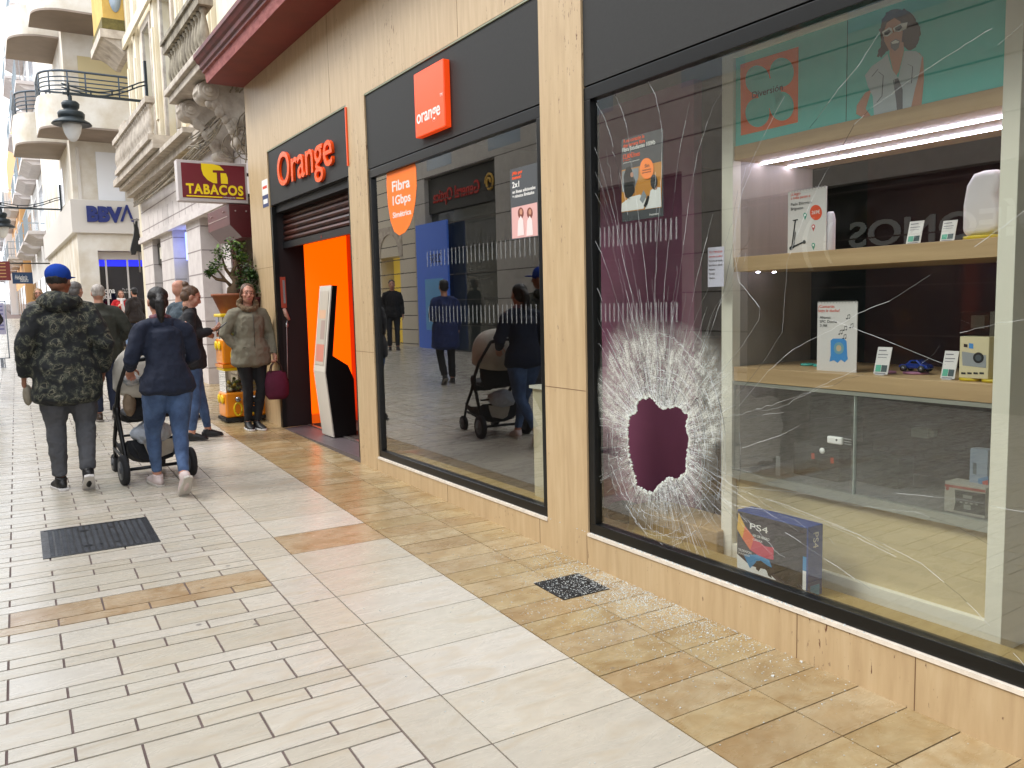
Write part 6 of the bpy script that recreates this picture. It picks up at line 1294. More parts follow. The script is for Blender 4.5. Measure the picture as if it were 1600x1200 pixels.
    def hair(s, m, parts, name='hair', vox=.007, fold=.008):
        """parts: ('e', centre, radii) or ('t', points, radii) in head coordinates"""
        s_world[0] = False; b = MB(); H = s.hrot(); k = s.k
        for p in parts:
            if p[0] == 'e': b.ell(s.head_pt(p[1]), tuple(x*k for x in p[2]), 18, 12, 0, H)
            else: b.tube([s.head_pt(q) for q in p[1]], [r*k if not isinstance(r, tuple) else (r[0]*k, r[1]*k) for r in p[2]], 12); b.ell(s.head_pt(p[1][-1]), (p[2][-1] if not isinstance(p[2][-1], tuple) else min(p[2][-1]))*k*.95, 10, 8)
        o = b.build(name, m, s.t); remesh_obj(o, vox, 1, .03, fold); return o
    def done(s): s_world[0] = True; return s
CAPHAIR = [('e', (0,-.022,.052), (.080,.094,.078)), ('e', (0,-.045,.0), (.074,.070,.072))]
def hairm(name, c): return mat(name, c, .55, var=.5, vscale=60, stretch=(1,1,.15), bump=.6, bscale=90)
BLACKH = hairm('black_hair', '#141011'); BROWNH = hairm('brown_hair', '#5e432f'); GREYH = hairm('grey_hair', '#6e6a68'); WHITEH = hairm('white_hair', '#b5aca4'); BLONDE = hairm('blonde_hair', '#9a7a50')
SOLEW = mat('white_sole', '#c9c5c2', .6); SOLEG = mat('grey_sole', '#7d766f', .8, bump=.5, bscale=80); BLKSHOE = mat('black_shoe', '#141416', .5)
def camo():
    m, N, L, p = nodes('camouflage_cloth'); tc = N.new('ShaderNodeTexCoord')
    n = N.new('ShaderNodeTexNoise'); n.inputs['Scale'].default_value = 16; n.inputs['Detail'].default_value = 3; n.inputs['Distortion'].default_value = .5; L.new(tc.outputs['Object'], n.inputs['Vector'])
    cr = N.new('ShaderNodeValToRGB'); cr.color_ramp.interpolation = 'CONSTANT'; e = cr.color_ramp.elements; e[0].position = 0; e[0].color = (*rgb('#14171a'), 1); e[1].position = .47; e[1].color = (*rgb('#282c26'), 1)
    for pos, c in ((.505, '#15181b'), (.53, '#4c4e42'), (.565, '#2a2d26'), (.60, '#686556'), (.64, '#1d2120')): x = e.new(pos); x.color = (*rgb(c), 1)
    L.new(n.outputs[0], cr.inputs[0]); L.new(cr.outputs[0], p.inputs['Base Color']); p.inputs['Roughness'].default_value = .85
    n2 = N.new('ShaderNodeTexNoise'); n2.inputs['Scale'].default_value = 16; L.new(tc.outputs['Object'], n2.inputs['Vector']); b = N.new('ShaderNodeBump'); b.inputs['Strength'].default_value = .4; b.inputs['Distance'].default_value = .02; L.new(n2.outputs[0], b.inputs['Height']); L.new(b.outputs[0], p.inputs['Normal']); return m
JEANS = cloth('jeans', '#2b3d5c', var=.5, vscale=7, vcol='#4a6288'); LJEANS = cloth('light_jeans', '#6f86a8', var=.4)
def bag_box(name, c, r, m, parent):
    b = MB(); b.ell(c, r, 18, 12); o = b.build(name, m, parent); return o
def people():
    # 1 cap man, walking away
    g = ground(118, 762); p = Person((g.x, g.y, gz(g.x, g.y)), radians(4), 1.76, 'man seen from behind in a blue cap, camouflage parka and grey sweatpants, walking away', skin=SKIN2, fat=1.12, headyaw=-.55)
    J = p.J; J['anL'] = V3(-.10,-.02,.095); J['knL'] = V3(-.095,.04,.50); J['anR'] = V3(.065,-.20,.15); J['knR'] = V3(.105,-.0,.50); p.toeR = V3(.1,1,-.75); p.toeL = V3(-.12,1,0)
    J['elL'] = V3(-.265,-.02,1.12); J['wrL'] = V3(-.275,.08,.885); J['elR'] = V3(.27,-.06,1.12); J['wrR'] = V3(.27,.06,.90); p.curl['L'] = 1.1
    p.body(); p.trousers(cloth('grey_sweatpants', '#4c4d51', var=.2), 1.12, .052, .022, .06, 1.05); p.shoes(BLKSHOE, SOLEW); c = p.coat(camo(), .70, 1.07, .04, 1.08, .98, 'parka', .01, .05, .12, 1.1)
    p.hair(camo_m := MATS['camouflage_cloth'], [('e', (0,-.085,-.155), (.135,.085,.085)), ('t', [(-.12,-.02,-.15),(-.05,-.12,-.16),(.05,-.12,-.16),(.12,-.02,-.15)], [.05,.055,.055,.05])], 'hood', .011, .02)
    p.hair(BLACKH, [('e', (0,-.03,.02), (.077,.088,.07))], 'hair')
    cap = mat('blue_cap', '#1f3f96', .95, bump=.3, bscale=60, spec=.1); o = p.hair(cap, [('e', (0,-.012,.055), (.088,.106,.082)), ('e', (0,.0,.03), (.087,.10,.035))], 'cap', .007, 0)
    b = MB(); b.tube([p.head_pt((-.055,.085,.035)), p.head_pt((0,.10,.04)), p.head_pt((.055,.085,.035))], [(.006,.03),(.006,.045),(.006,.03)], 10); q = MB(); s_world[0] = False; q.ell(p.head_pt((0,.125,.035)), (.07,.065,.008), 18, 8, 0, p.hrot()); q.build('brim', cap, o); p.done()
    w = p.t.matrix_basis
    hp = lambda P_, S: Matrix.Translation(P_.t.location) @ Matrix.Rotation(P_.t.rotation_euler.z, 4, 'Z') @ (P_.P(P_.J['wr'+S]) + (P_.P(P_.J['wr'+S])-P_.P(P_.J['el'+S])).normalized()*.08)
    h = hp(p, 'L'); t = thing('folded_bag', h, 'small beige folded pouch held in the left hand of the man in the blue cap', 'bag'); b = MB(); b.ell(h+Vector((.02,.0,-.075)), (.035,.06,.085), 16, 10); b.build('pouch', cloth('beige_pouch', '#8a8272', bump=.6), t)
    # 2 woman pushing the pram
    g = ground(275, 778); p = Person((g.x+.03, g.y+.22, gz(g.x, g.y)), radians(10), 1.60, 'dark haired woman from behind in a navy jacket and jeans pushing a stroller', female=True, fat=1.04, headyaw=-.1, headroll=0)
    J = p.J; J['anL'] = V3(-.03,.30,.11); J['knL'] = V3(-.075,.20,.49); J['anR'] = V3(-.01,-.26,.18); J['knR'] = V3(.07,-.02,.50); p.toeR = V3(.05,.75,-.8); p.toeL = V3(-.02,1,.1)
    J['chest'] = V3(0,.04,1.27); J['neck'] = V3(0,.07,1.435); J['head'] = V3(0,.105,1.585)
    J['shL'] = V3(-.17,.04,1.38); J['shR'] = V3(.17,.04,1.38); J['elL'] = V3(-.25,.05,1.13); J['elR'] = V3(.25,.06,1.13); J['wrL'] = V3(-.20,.27,1.03); J['wrR'] = V3(.18,.27,1.03); p.curl['L'] = p.curl['R'] = 1.0
    p.hn = {'L': V3(.3,0,-1), 'R': V3(-.3,0,-1)}
    p.body(); p.trousers(JEANS, .98, .043, .012, .10, 1.08); p.shoes(mat('pink_white_trainer', '#c9b9b6', .6), mat('pale_sole', '#b9b3aa', .7, bump=.5, bscale=90), 1.02)
    nv = cloth('navy_jacket', '#101a30', var=.2); p.coat(nv, .86, 1.03, .034, 1.10, .97, 'jacket', .0, .04, .11)
    p.hair(nv, [('e', (0,-.085,-.19), (.10,.05,.07)), ('t', [(-.10,-.03,-.16),(-.05,-.09,-.18),(.05,-.09,-.18),(.10,-.03,-.16)], [.035,.045,.045,.035])], 'hood', .01, .012)
    p.hair(BLACKH, CAPHAIR + [('t', [(0,-.10,.05),(-.01,-.135,.0),(-.015,-.13,-.08),(-.01,-.12,-.16)], [.035,.04,.038,.018])])
    p.hair(mat('checked_scarf', '#8d5a5c', .85, var=.8, vscale=30, vcol='#2a3350'), [('t', [(-.07,-.02,-.125),(-.03,-.07,-.12),(.03,-.07,-.12),(.075,-.02,-.125)], [.022,.025,.025,.022])], 'scarf'); p.done(); pw_ = p
    # 3 leaning woman
    g = ground(392, 671); p = Person((g.x+.0, g.y, gz(g.x, g.y)), radians(186), 1.64, 'woman in an olive parka with fur hood and black trousers leaning by the entrance', female=True, fat=1.06, headyaw=-.18, headroll=-.06)
    p.t.location.x += .04
    J = p.J; J['anL'] = V3(-.02,.06,.095); J['anR'] = V3(.07,.0,.095); J['knL'] = V3(-.085,.07,.50); J['knR'] = V3(.06,.03,.50); J['pel'] = V3(-.01,0,.93)
    J['elR'] = V3(.275,-.05,1.13); J['wrR'] = V3(.16,.03,.97); p.hd['R'] = V3(-.3,.0,-1); J['elL'] = V3(-.25,-.02,1.12); J['wrL'] = V3(-.25,.09,.89); p.curl['L'] = 1.2
    p.body(); p.trousers(cloth('black_trousers', '#0f0f12', var=.1), .92, .045, .012, .04, .98); p.shoes(BLKSHOE, SOLEW)
    ol = cloth('olive_parka', '#7a7462', var=.25, bump=.5, bscale=14); p.coat(ol, .78, 1.10, .026, 1.06, .96, 'parka', .0, .045, .09)
    fur = mat('brown_fur', '#5d4a38', .95, var=.7, vscale=50, vcol='#8a7458', bump=1.0, bscale=120); p.hair(fur, [('t', [(-.085,.03,-.06),(-.10,.0,-.12),(-.06,.05,-.165),(0,.075,-.18),(.06,.05,-.165),(.10,.0,-.12),(.085,.03,-.06)], [.022,.034,.036,.034,.036,.034,.022]), ('t', [(-.10,0,-.1),(-.06,-.08,-.1),(.06,-.08,-.1),(.10,0,-.1)], [.035,.04,.04,.035])], 'fur_collar', .007, .025)
    p.hair(BROWNH, CAPHAIR + [('t', [(-.06,.02,.06),(-.078,.0,.0),(-.07,-.02,-.06)], [.018,.018,.02]), ('t', [(.06,.02,.06),(.078,.0,.0),(.07,-.02,-.06)], [.018,.018,.02])])
    s_world[0] = False; k = p.k; z = MB(); z.tube([V3(.0,.150,1.36)*k, V3(.0,.165,1.2)*k, V3(.0,.158,1.05)*k, V3(.0,.17,.84)*k], .004, 6); z.build('zip', mat('zip_dark', '#3a382e', .5), p.t)
    for sx in (-1, 1): z = MB(); z.tube([V3(.06*sx,.150,.98)*k, V3(.13*sx,.135,.98)*k], .006, 6); z.build('pocket_flap', mat('parka_seam', '#4a4738', .9), p.t)
    p.done()
    h = hp(p, 'L'); t = thing('handbag', h, 'maroon soft handbag hanging from the hand of the woman leaning by the entrance', 'bag'); mb_ = cloth('maroon_leather', '#5a1230', var=.3, bump=.3)
    b = MB(); c = h+Vector((.0,-.01,-.28)); b.tube([c+Vector((0,0,-.17)), c+Vector((0,0,-.12)), c, c+Vector((0,0,.12)), c+Vector((0,0,.155))], [(.10,.05),(.135,.07),(.14,.075),(.115,.05),(.10,.03)], 20); b.build('bag_body', mb_, t)
    for dy in (-.03, .03): b = MB(); b.tube([c+Vector((-.07,dy,.14)), c+Vector((-.05,dy*.7,.22)), c+Vector((0,dy*.3,.275)), c+Vector((.05,dy*.7,.22)), c+Vector((.07,dy,.14))], .007, 8); b.build('handle', mat('brown_handle', '#3a2018', .5), t)
    # 4 texting woman
    g = ground(316, 687); p = Person((g.x-.06, g.y+.02, gz(g.x, g.y)), radians(-98), 1.63, 'woman with a hair bun and dark jacket looking down at her phone', female=True, fat=1.0, headyaw=.0, headpitch=-.38)
    J = p.J; J['head'] = V3(0,.04,1.575); J['neck'] = V3(0,.02,1.44); J['elL'] = V3(-.22,-.02,1.14); J['elR'] = V3(.22,-.02,1.14); J['wrL'] = V3(-.07,.22,1.20); J['wrR'] = V3(.07,.22,1.21); p.hn = {'L': V3(.5,0,1), 'R': V3(-.5,0,1)}; p.curl = {'L': .8, 'R': .8}
    J['anL'] = V3(-.10,.14,.095); J['anR'] = V3(.09,-.04,.095); J['knL'] = V3(-.10,.08,.5)
    p.body(); p.trousers(JEANS, .9, .042, .012, .08); p.shoes(BLKSHOE, mat('black_sole', '#222222', .7), .88); dk = cloth('black_jacket', '#17171b', var=.2); p.coat(dk, .82, 1.06, .022, 1.08, .96, 'jacket', .01)
    p.hair(mat('patterned_scarf', '#5a4a3c', .9, var=.8, vscale=24, vcol='#1c1816', bump=.8, bscale=60), [('t', [(-.08,-.02,-.14),(-.05,.05,-.17),(0,.08,-.19),(.05,.05,-.17),(.08,-.02,-.14)], [.035,.04,.045,.04,.035])], 'scarf', .009, .015)
    p.hair(BROWNH, CAPHAIR + [('e', (0,-.10,.115), (.036,.036,.034))]); p.done()
    w = Matrix.Translation(p.t.location) @ Matrix.Rotation(p.t.rotation_euler.z, 4, 'Z'); c = w @ (V3(0,.335,1.245)*p.k)
    t = thing('phone', c, 'dark smartphone held in both hands by the woman with the hair bun', 'phone'); b = MB(); ax = Matrix.Rotation(p.t.rotation_euler.z, 3, 'Z'); b.obox(c, ax @ V3(.036,0,0), ax @ V3(0,.055,.045), ax @ V3(0,-.003,.004)); o = b.build('phone_case', mat('phone_dark', '#1b1d22', .2), t); bevelled(o, .003)
    # 5 bald man
    p = Person((1.98, 10.6, gz(1.98, 10.6)), radians(-70), 1.70, 'bald man in a grey-blue jacket behind the woman with the stroller, facing right', fine=False, headyaw=.05); J = p.J; J['wrL'] = V3(-.2,.2,1.05); J['wrR'] = V3(.2,.2,1.05)
    p.body(); p.trousers(cloth('dark_trousers', '#23262d')); p.shoes(BLKSHOE, SOLEG); p.coat(cloth('slate_jacket', '#3d4a54'), .84, 1.1); p.done()
    # 6 white haired man
    g = ground(168, 657); p = Person((g.x, g.y, gz(g.x, g.y)), radians(3), 1.66, 'white haired man from behind in an olive jacket, beyond the man in the cap', fine=False, fat=1.1, headyaw=-.1)
    J = p.J; J['anL'] = V3(-.1,-.06,.1); J['anR'] = V3(.1,-.02,.095); J['elR'] = V3(.30,-.04,1.14); J['wrR'] = V3(.22,.12,.98); J['elL'] = V3(-.27,-.04,1.14); J['wrL'] = V3(-.22,.1,.98)
    p.body(); p.trousers(cloth('navy_trousers', '#1a2238'), 1.1, .06); p.shoes(mat('brown_shoe', '#3a2c22', .5), SOLEG); p.coat(cloth('olive_quilted', '#34352c', var=.3), .80, 1.2, .02, 1.0, .97, 'jacket', .03)
    p.hair(WHITEH, [('e', (0,-.03,.045), (.0775,.088,.074)), ('e', (0,-.045,.0), (.072,.066,.05))]); p.done()
    # 7 dark grey haired person
    p = Person((atY(122, 500, 12.3).x, 12.3, gz(.9, 12.3)), radians(-8), 1.70, 'grey haired person with a red collar walking ahead of the white haired man', fine=False, headyaw=-.5)
    p.body(); p.trousers(cloth('dark_trousers', '#23262d')); p.shoes(BLKSHOE, SOLEG); p.coat(cloth('wine_red_coat', '#6a1f2a'), .75, 1.1, collar=.04); p.hair(GREYH, CAPHAIR); p.done()
    # 8 red coat
    g = ground(195, 545); p = Person((g.x, g.y, gz(g.x, g.y)), radians(172), 1.64, 'woman in a bright red coat, white scarf and light jeans walking towards the camera', fine=False, female=True, fat=1.08, headyaw=.1)
    J = p.J; J['elR'] = V3(.27,0,1.15); J['wrR'] = V3(.10,.22,1.25); J['elL'] = V3(-.27,0,1.13); J['wrL'] = V3(-.10,.2,1.05); J['anL'] = V3(-.09,.2,.1); J['anR'] = V3(.09,-.15,.12)
    p.body(); p.trousers(LJEANS, 1.1, .05); p.shoes(BLKSHOE, SOLEG); p.coat(cloth('red_coat', '#b8141c', var=.2), .78, 1.12, .02, 1.15)
    p.hair(mat('white_scarf', '#d0c8c4', .9, bump=.8, bscale=40), [('t', [(-.09,0,-.13),(-.05,.07,-.15),(.05,.07,-.15),(.09,0,-.13)], [.035,.04,.04,.035]), ('t', [(0,.085,-.16),(0.0,.125,-.28),(-.03,.15,-.45),(-.02,.15,-.55)], [.04,.045,.045,.03])], 'scarf', .01); p.hair(BROWNH, CAPHAIR + [('t', [(-.07,0,.0),(-.075,0,-.09)], [.02,.03]), ('t', [(.07,0,.0),(.075,0,-.09)], [.02,.03])]); p.done()
    # 9 dark figure by the bank
    p = Person((atY(213, 500, 23.2).x, 23.2, gz(3.2, 23.2)), radians(15), 1.70, 'person in a dark brown jacket and navy trousers standing before the bank window', fine=False)
    p.body(); p.trousers(cloth('navy_trousers', '#1a2238')); p.shoes(BLKSHOE, SOLEG); p.coat(cloth('dark_brown_jacket', '#2a211e'), .84, 1.12, collar=.03); p.hair(BLACKH, CAPHAIR); p.done()
    # 10 blonde with glasses
    p = Person((atY(63, 500, 19.5).x, 19.5, gz(1, 19.5)), radians(176), 1.66, 'blonde woman with glasses and a grey coat, farthest down the street', fine=False, female=True)
    p.body(); p.trousers(cloth('dark_trousers', '#23262d')); p.shoes(BLKSHOE, SOLEG); p.coat(cloth('grey_coat', '#77716c'), .72, 1.05); p.hair(BLONDE, CAPHAIR + [('t', [(-.07,.01,.04),(-.08,0,-.09)], [.025,.03]), ('t', [(.07,.01,.04),(.08,0,-.09)], [.025,.03])])
    s_world[0] = False; g_ = MB()
    for sx in (-1, 1): g_.tube([p.head_pt((.032*sx+.02*cos(a*pi/5), .092, .012+.015*sin(a*pi/5))) for a in range(11)], .003, 5)
    g_.build('glasses', INK, p.t); p.done()
    # 11 at the left edge
    c = atY(-9, 515, 14.5); p = Person((c.x-.20, 14.5, gz(c.x, 14.5)), radians(185), 1.72, 'person in a black coat cut off by the left edge, only an elbow in view', fine=False)
    p.J['elL'] = V3(-.24,-.02,1.12); p.J['elR'] = V3(.26,-.05,1.15); p.J['wrL'] = V3(-.2,.15,1.1); p.J['wrR'] = V3(.2,.15,1.1); p.J['elL'] = V3(-.27,-.05,1.15)
    p.body(); p.trousers(cloth('dark_trousers', '#23262d')); p.shoes(BLKSHOE, SOLEG); p.coat(cloth('black_coat', '#121215'), .7, 1.1); p.hair(BLACKH, CAPHAIR); p.done()
    # 12, 13 passers-by that only the windows show
    p = Person((-.66, 11.8, gz(-.66, 11.8)), radians(12), 1.68, 'woman in a navy coat and black boots, seen only reflected in the unbroken window', fine=False, female=True)
    p.J['anR'] = V3(.09,-.2,.14); p.toeR = V3(0,1,-.6); p.J['wrR'] = V3(.12,.2,1.05); p.body(); p.trousers(cloth('black_trousers', '#0f0f12')); p.shoes(BLKSHOE, SOLEG); p.coat(cloth('blue_coat', '#1c2c5c'), .62, 1.1, flare=1.15); p.hair(BLACKH, CAPHAIR); p.done()
    p = Person((-3.0, 19.0, gz(-3, 19)), radians(200), 1.76, 'man in dark clothes standing across the street, seen only as a reflection', fine=False)
    p.body(); p.trousers(cloth('dark_trousers', '#23262d')); p.shoes(BLKSHOE, SOLEG); p.coat(cloth('black_coat', '#121215'), .82, 1.08); p.hair(BLACKH, CAPHAIR); p.done()
    return pw_
PRAMW = people()
# ------------------------------------------------------------------ stroller
def stroller():
    blk = mat('stroller_black', '#141416', .4, .3); fab = cloth('stroller_cream', '#b9b2a6', bump=.3); dk = cloth('stroller_dark', '#24252a'); rub = mat('rubber', '#16161a', .8); rim = mat('rim_grey', '#5a5c60', .4, .5)
    o_ = Vector((1.10, 7.24, 0)); o_.z = gz(o_.x, o_.y); t = thing('stroller', o_, 'black framed baby stroller with a cream hood and white bag in its basket', 'stroller', None, radians(6)); s_world[0] = False
    w = .265                                             # forward is +y
    def wheel(x, y, r, wd):
        b = MB(); b.tube([(x-wd/2,y,r),(x-wd*.3,y,r),(x+wd*.3,y,r),(x+wd/2,y,r)], [r*.93, r, r, r*.93], 28); o = b.build('wheel', rub, t)
        b = MB(); b.tube([(x-wd/2-.004,y,r),(x+wd/2+.004,y,r)], r*.62, 20); b.tube([(x-wd/2-.012,y,r),(x+wd/2+.012,y,r)], r*.2, 12); q = b.build('rim', rim, o)
    for sx in (-1, 1): wheel(sx*w, 0, .125, .045); wheel(sx*.19, .62, .085, .04)
    b = MB()
    b.tube([(-w,0,.125),(w,0,.125)], .014, 8)
    for sx in (-1, 1):
        b.tube([(sx*(w-.03),0,.13),(sx*(w-.03),.10,.33),(sx*(w-.02),.20,.60),(sx*(w-.01),.02,.80),(sx*(w-.02),-.26,1.02)], [.018,.018,.022,.016,.015], 8)
        b.tube([(sx*(w-.02),.19,.56),(sx*.22,.45,.32),(sx*.19,.62,.10)], [.018,.016,.014], 8); b.tube([(sx*(w-.03),.05,.2),(sx*.22,.5,.24)], .011, 8); b.ell((sx*(w-.02),.20,.60), (.03,.05,.06)); b.ell((sx*(w-.03),.03,.19), (.022,.03,.05))
    b.tube([(-w+.02,-.26,1.02),(-.1,-.29,1.04),(.1,-.29,1.04),(w-.02,-.26,1.02)], .017, 8); b.tube([(-w+.03,.05,.40),(w-.03,.05,.40)], .010, 6); b.tube([(-.21,.48,.27),(.21,.48,.27)], .012, 6)
    b.build('frame', blk, t)
    b = MB(); n = 10; vs = []
    for i, (y, zt_, zb_) in enumerate(((.03,.36,.17),(.15,.31,.14),(.35,.30,.15),(.5,.33,.22))):
        for k in range(9): a = pi*k/8; vs.append((-(w-.05)*cos(a), y, zt_-(zt_-zb_)*sin(a)**.6))
    b.add(vs, [(i*9+k, i*9+k+1, (i+1)*9+k+1, (i+1)*9+k) for i in range(3) for k in range(8)]+[tuple(range(9))], 0, True); ob = b.build('basket', dk, t); sm = ob.modifiers.new('s', 'SOLIDIFY'); sm.thickness = .006
    b = MB(); b.tube([(-.19,.01,.34),(-.12,.0,.19),(.0,-.005,.165),(.12,.0,.19),(.19,.01,.34)], .006, 6); b.add([(-.10,.02,.335),(.16,.02,.34),(.13,.018,.22),(0,.018,.185),(-.06,.018,.21)], [(0,1,2,3,4)], 1); b.build('basket_flap', [blk, fab], t)
    b = MB(); b.tube([(0,.10,.52),(0,.14,.62),(0,.18,.80),(0,.10,.92)], [(.17,.06),(.19,.08),(.20,.06),(.17,.04)], 14, ref=(1,0,0)); b.tube([(0,.16,.55),(0,.42,.56),(0,.52,.46)], [(.19,.05),(.18,.05),(.15,.03)], 12, ref=(1,0,0)); ob = b.build('seat', dk, t); remesh_obj(ob, .014, 3, .08, .01)
    # hood: half dome of cream fabric with ribs, opening forwards
    b = MB(); vs = []; m = 10; n = 14
    for i in range(m+1):
        ph = -.35 + (pi*.62)*i/m
        for k in range(n+1):
            th = pi*k/n; r = .25*(1+.012*sin(i*pi)); vs.append((-.262*cos(th), .17 - .30*cos(ph)*sin(th)**.7*1.0 + .02, .80 + .33*sin(ph)*sin(th)**.7 if False else .78 + .36*sin(ph+.15)*sin(th)**.6))
    b.add(vs, [(i*(n+1)+k, i*(n+1)+k+1, (i+1)*(n+1)+k+1, (i+1)*(n+1)+k) for i in range(m) for k in range(n)], 0, True); ob = b.build('hood', fab, t); sm = ob.modifiers.new('s', 'SOLIDIFY'); sm.thickness = .012
    b = MB(); b.ell((-.02,.06,.40), (.17,.13,.09), 16, 10); ob = b.build('white_bag', cloth('thin_white_bag', '#b9bfc9', bump=1.0, bscale=14), t); remesh_obj(ob, .012, 1, .08, .05)
    b = MB(); b.ell((-.19,.0,.66), (.05,.06,.10), 14, 10); b.ell((-.15,.02,.80), (.07,.05,.05), 14, 10); ob = b.build('hanging_bag', cloth('tan_canvas', '#7d6a55', bump=.5), t); remesh_obj(ob, .012, 1, .05, .02)
    b = MB(); b.ell((-.16,-.05,.86), (.08,.06,.05), 14, 10); ob = b.build('blanket', cloth('patterned_blanket', '#c0b8b4', var=.8, vscale=20, vcol='#5a6a70', bump=.8), t); remesh_obj(ob, .012, 1, .04, .03)
    s_world[0] = True
stroller()
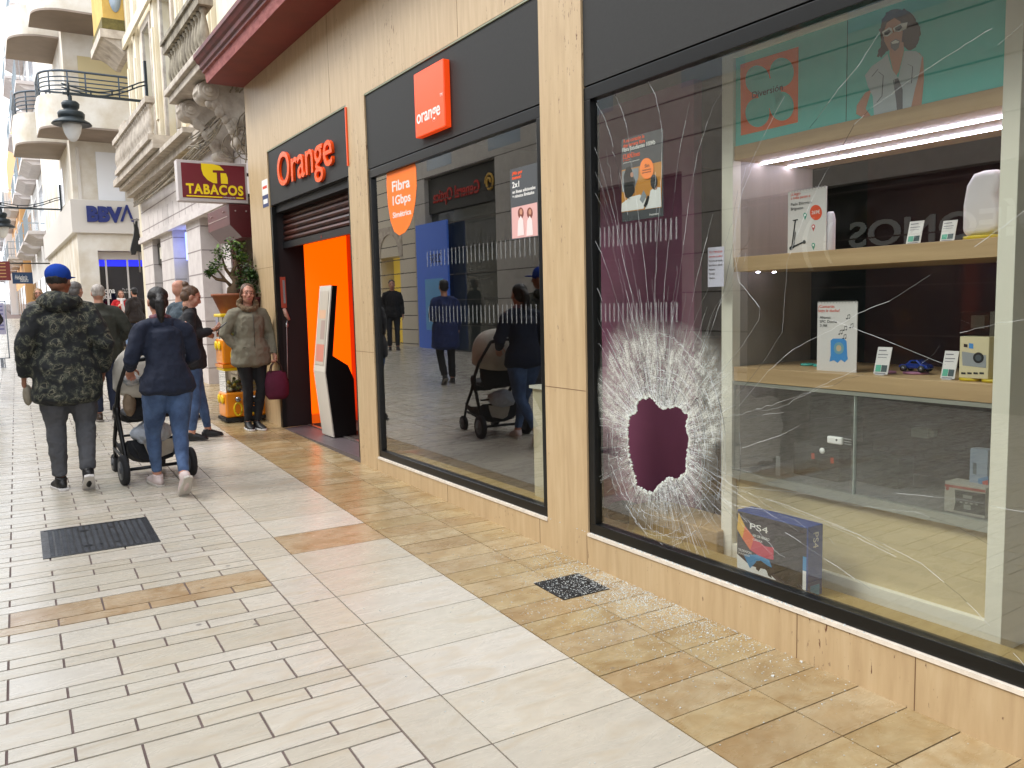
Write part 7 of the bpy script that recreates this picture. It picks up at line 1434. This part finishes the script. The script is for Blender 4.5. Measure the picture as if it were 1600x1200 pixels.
# ------------------------------------------------------------------ capsule vending machines with plants on top
def leaf_cloud(b, pts, n, size, rnd, flat=.5):
    for k in range(n):
        c, r = rnd.choice(pts); d = Vector((rnd.gauss(0,1), rnd.gauss(0,1), rnd.gauss(0,1))).normalized()*r*rnd.uniform(.3, 1.05); p = Vector(c)+d; p.z = c[2] + d.z*.8
        a = Vector((rnd.gauss(0,1), rnd.gauss(0,1), rnd.gauss(0,.6))).normalized(); s_ = size*rnd.uniform(.6, 1.3); w_ = a.cross(Vector((rnd.gauss(0,.3), rnd.gauss(0,.3), 1))).normalized()*s_*.36
        b.add([p, p+a*s_*.5+w_, p+a*s_, p+a*s_*.5-w_], [(0,1,2,3)], rnd.randrange(3))
def vending():
    org = mat('capsule_orange', '#e88a0c', .35, coat=.3); yel = mat('capsule_yellow', '#e6c41a', .35); clr = glassmat('capsule_clear', (.72,.70,.62)); gr = mat('machine_grey', '#8d8a80', .4); chr_ = mat('chrome_knob', '#a9a9ac', .2, .9)
    x0, x1 = 2.30, 2.78
    def machine(y, z0, label, grp):
        yc = y; t = thing('capsule_machine', ((x0+x1)/2, yc, z0), label, 'vending machine', grp); X0, X1, Y0, Y1 = x0, x1, y, y+.36; Z = z0
        b = MB(); b.box(X0, X1, Y0, Y1, Z+.04, Z+.34); o = b.build('base_unit', org, t); bevelled(o, .025, 4)
        b = MB(); b.box(X0+.02, X1-.02, Y0+.02, Y1-.02, Z+.341, Z+.60); o = b.build('clear_hopper', clr, t)
        b = MB(); b.box(X0+.0, X1, Y0, Y1, Z+.601, Z+.64); o = b.build('lid', yel, t); bevelled(o, .012)
        rnd = random.Random(int(y*7+z0*10)); b = MB()
        for k in range(90): b.ell((rnd.uniform(X0+.06, X1-.06), rnd.uniform(Y0+.05, Y1-.05), Z+.36+rnd.random()**1.6*.14), .022, 8, 6, rnd.randrange(4))
        tag(b.build('capsules', [mat('cap_a', '#b9a24a', .4), mat('cap_b', '#8a8f98', .4), mat('cap_c', '#b8b2a0', .4), mat('cap_d', '#7d8a58', .4)], t), kind='stuff')
        for i, yy in enumerate((.10, .26)):
            b = MB(); b.lathe([(.05,0),(.058,.01),(.05,.022),(.02,.028),(.001,.03)], (0,0,0), 18)
            for v in range(len(b.v)): x, q, zz = b.v[v]; b.v[v] = (X0-zz, Y0+yy+q, Z+.26+x)
            b.build('coin_dial', yel, t)
        for i, xx in enumerate((.14, .34)):
            b = MB(); b.tube([(X0+xx+.045*cos(a*pi/8), Y0-.012, Z+.14+.075*sin(a*pi/8)) for a in range(-3, 17)], .013, 8); b.build('chute_ring', yel, t)
            b = MB(); b.tube([(X0+xx, Y0-.001, Z+.26), (X0+xx, Y0-.05, Z+.26)], .030, 14); b.obox((X0+xx, Y0-.06, Z+.26), (.028,0,0), (0,.010,0), (0,0,.008)); b.build('turn_knob', chr_, t)
        b = MB(); b.box(X0-.01, X1+.0, Y0-.01, Y1+.01, Z, Z+.039); b.build('foot', BLACK if z0 < .4 else org, t)
        return Z+.64
    g0 = gz(2.5, 10.0); top = machine(9.95, g0+.03, 'lower orange capsule machine with yellow rings standing on the pavement behind the leaning woman', 'stacked capsule machines')
    top2 = machine(9.95, top+.002, 'upper orange capsule machine with yellow lid stacked on the lower one, plants on top', 'stacked capsule machines')
    terr = mat('terracotta', '#8a4a26', .6, var=.25, vscale=8); lf = [mat('leaf_light', '#5d7a2c', .6), mat('leaf_mid', '#3f5c22', .6), mat('leaf_dark', '#26401a', .6)]; bark = mat('bark', '#6e5a44', .9, bump=.8, bscale=40)
    c = Vector((2.52, 10.13, top2+.002)); t = thing('bonsai_pot', c, 'gnarled bonsai tree in a wide terracotta bowl on top of the capsule machines', 'potted plant'); b = MB()
    pr = [(.17,0),(.175,.01),(.255,.20),(.27,.205),(.27,.235),(.245,.235),(.23,.20),(.001,.20)]; b.lathe(pr, c, 4 if False else 26); b.build('pot', terr, t)
    b = MB(); b.lathe([(.229,.205),(.1,.225),(.001,.235)][::-1], c, 20); b.build('soil', mat('soil', '#33261c', .95), t)
    b = MB(); q = c+Vector((0,0,.21)); T = lambda *a: q+Vector(a)
    b.tube([T(0,0,0),T(-.02,0,.08),T(.03,.0,.16),T(-.02,0,.26)], [.10,.065,.045,.03], 10); br = [(T(-.02,0,.1), T(-.10,-.03,.18), T(-.20,-.05,.32)), (T(.0,0,.2), T(-.08,.02,.32), T(-.12,0,.46)), (T(-.02,0,.26), T(.04,0,.38), T(.02,0,.56)), (T(.03,0,.16), T(.14,0,.22), T(.22,.02,.32)), (T(-.1,-.03,.18), T(-.2,0,.2), T(-.27,0,.26))]
    for s_ in br: b.tube(list(s_), [.026,.018,.008], 7)
    b.build('trunk', bark, t); b = MB(); rnd = random.Random(2)
    leaf_cloud(b, [((q.x-.2,q.y-.05,q.z+.36),.11),((q.x-.12,q.y,q.z+.50),.12),((q.x+.02,q.y,q.z+.60),.13),((q.x+.2,q.y,q.z+.34),.15),((q.x+.08,q.y,q.z+.26),.13),((q.x-.27,q.y,q.z+.28),.07),((q.x+.1,q.y,q.z+.46),.10)], 1100, .042, rnd); b.build('foliage', lf, t)
    c2 = Vector((2.70, 9.99, top2+.002)); t = thing('small_plant_pot', c2, 'bushy green shrub in a small maroon pot on top of the capsule machines', 'potted plant'); b = MB(); b.lathe([(.075,0),(.11,.16),(.118,.16),(.118,.185),(.10,.185),(.001,.175)], c2, 22); b.build('pot', mat('maroon_pot', '#4a1420', .3), t); b = MB(); b.box(c2.x-.035, c2.x+.03, c2.y-.115, c2.y-.112, c2.z+.06, c2.z+.11); b.build('pot_label', WHITE, t)
    b = MB(); leaf_cloud(b, [((c2.x+.0,c2.y,c2.z+.28),.14),((c2.x-.08,c2.y,c2.z+.34),.10),((c2.x+.08,c2.y+.02,c2.z+.40),.12),((c2.x,c2.y,c2.z+.46),.08)], 1200, .034, rnd); b.build('foliage', lf[1:]+lf[2:], t); b = MB(); [b.tube([c2+Vector((0,0,.17)), c2+Vector((rnd.uniform(-.06,.06), 0, .3)), c2+Vector((rnd.uniform(-.12,.12), rnd.uniform(-.05,.05), .42))], [.008,.006,.003], 5) for _ in range(7)]; b.build('stem', bark, t)
vending()
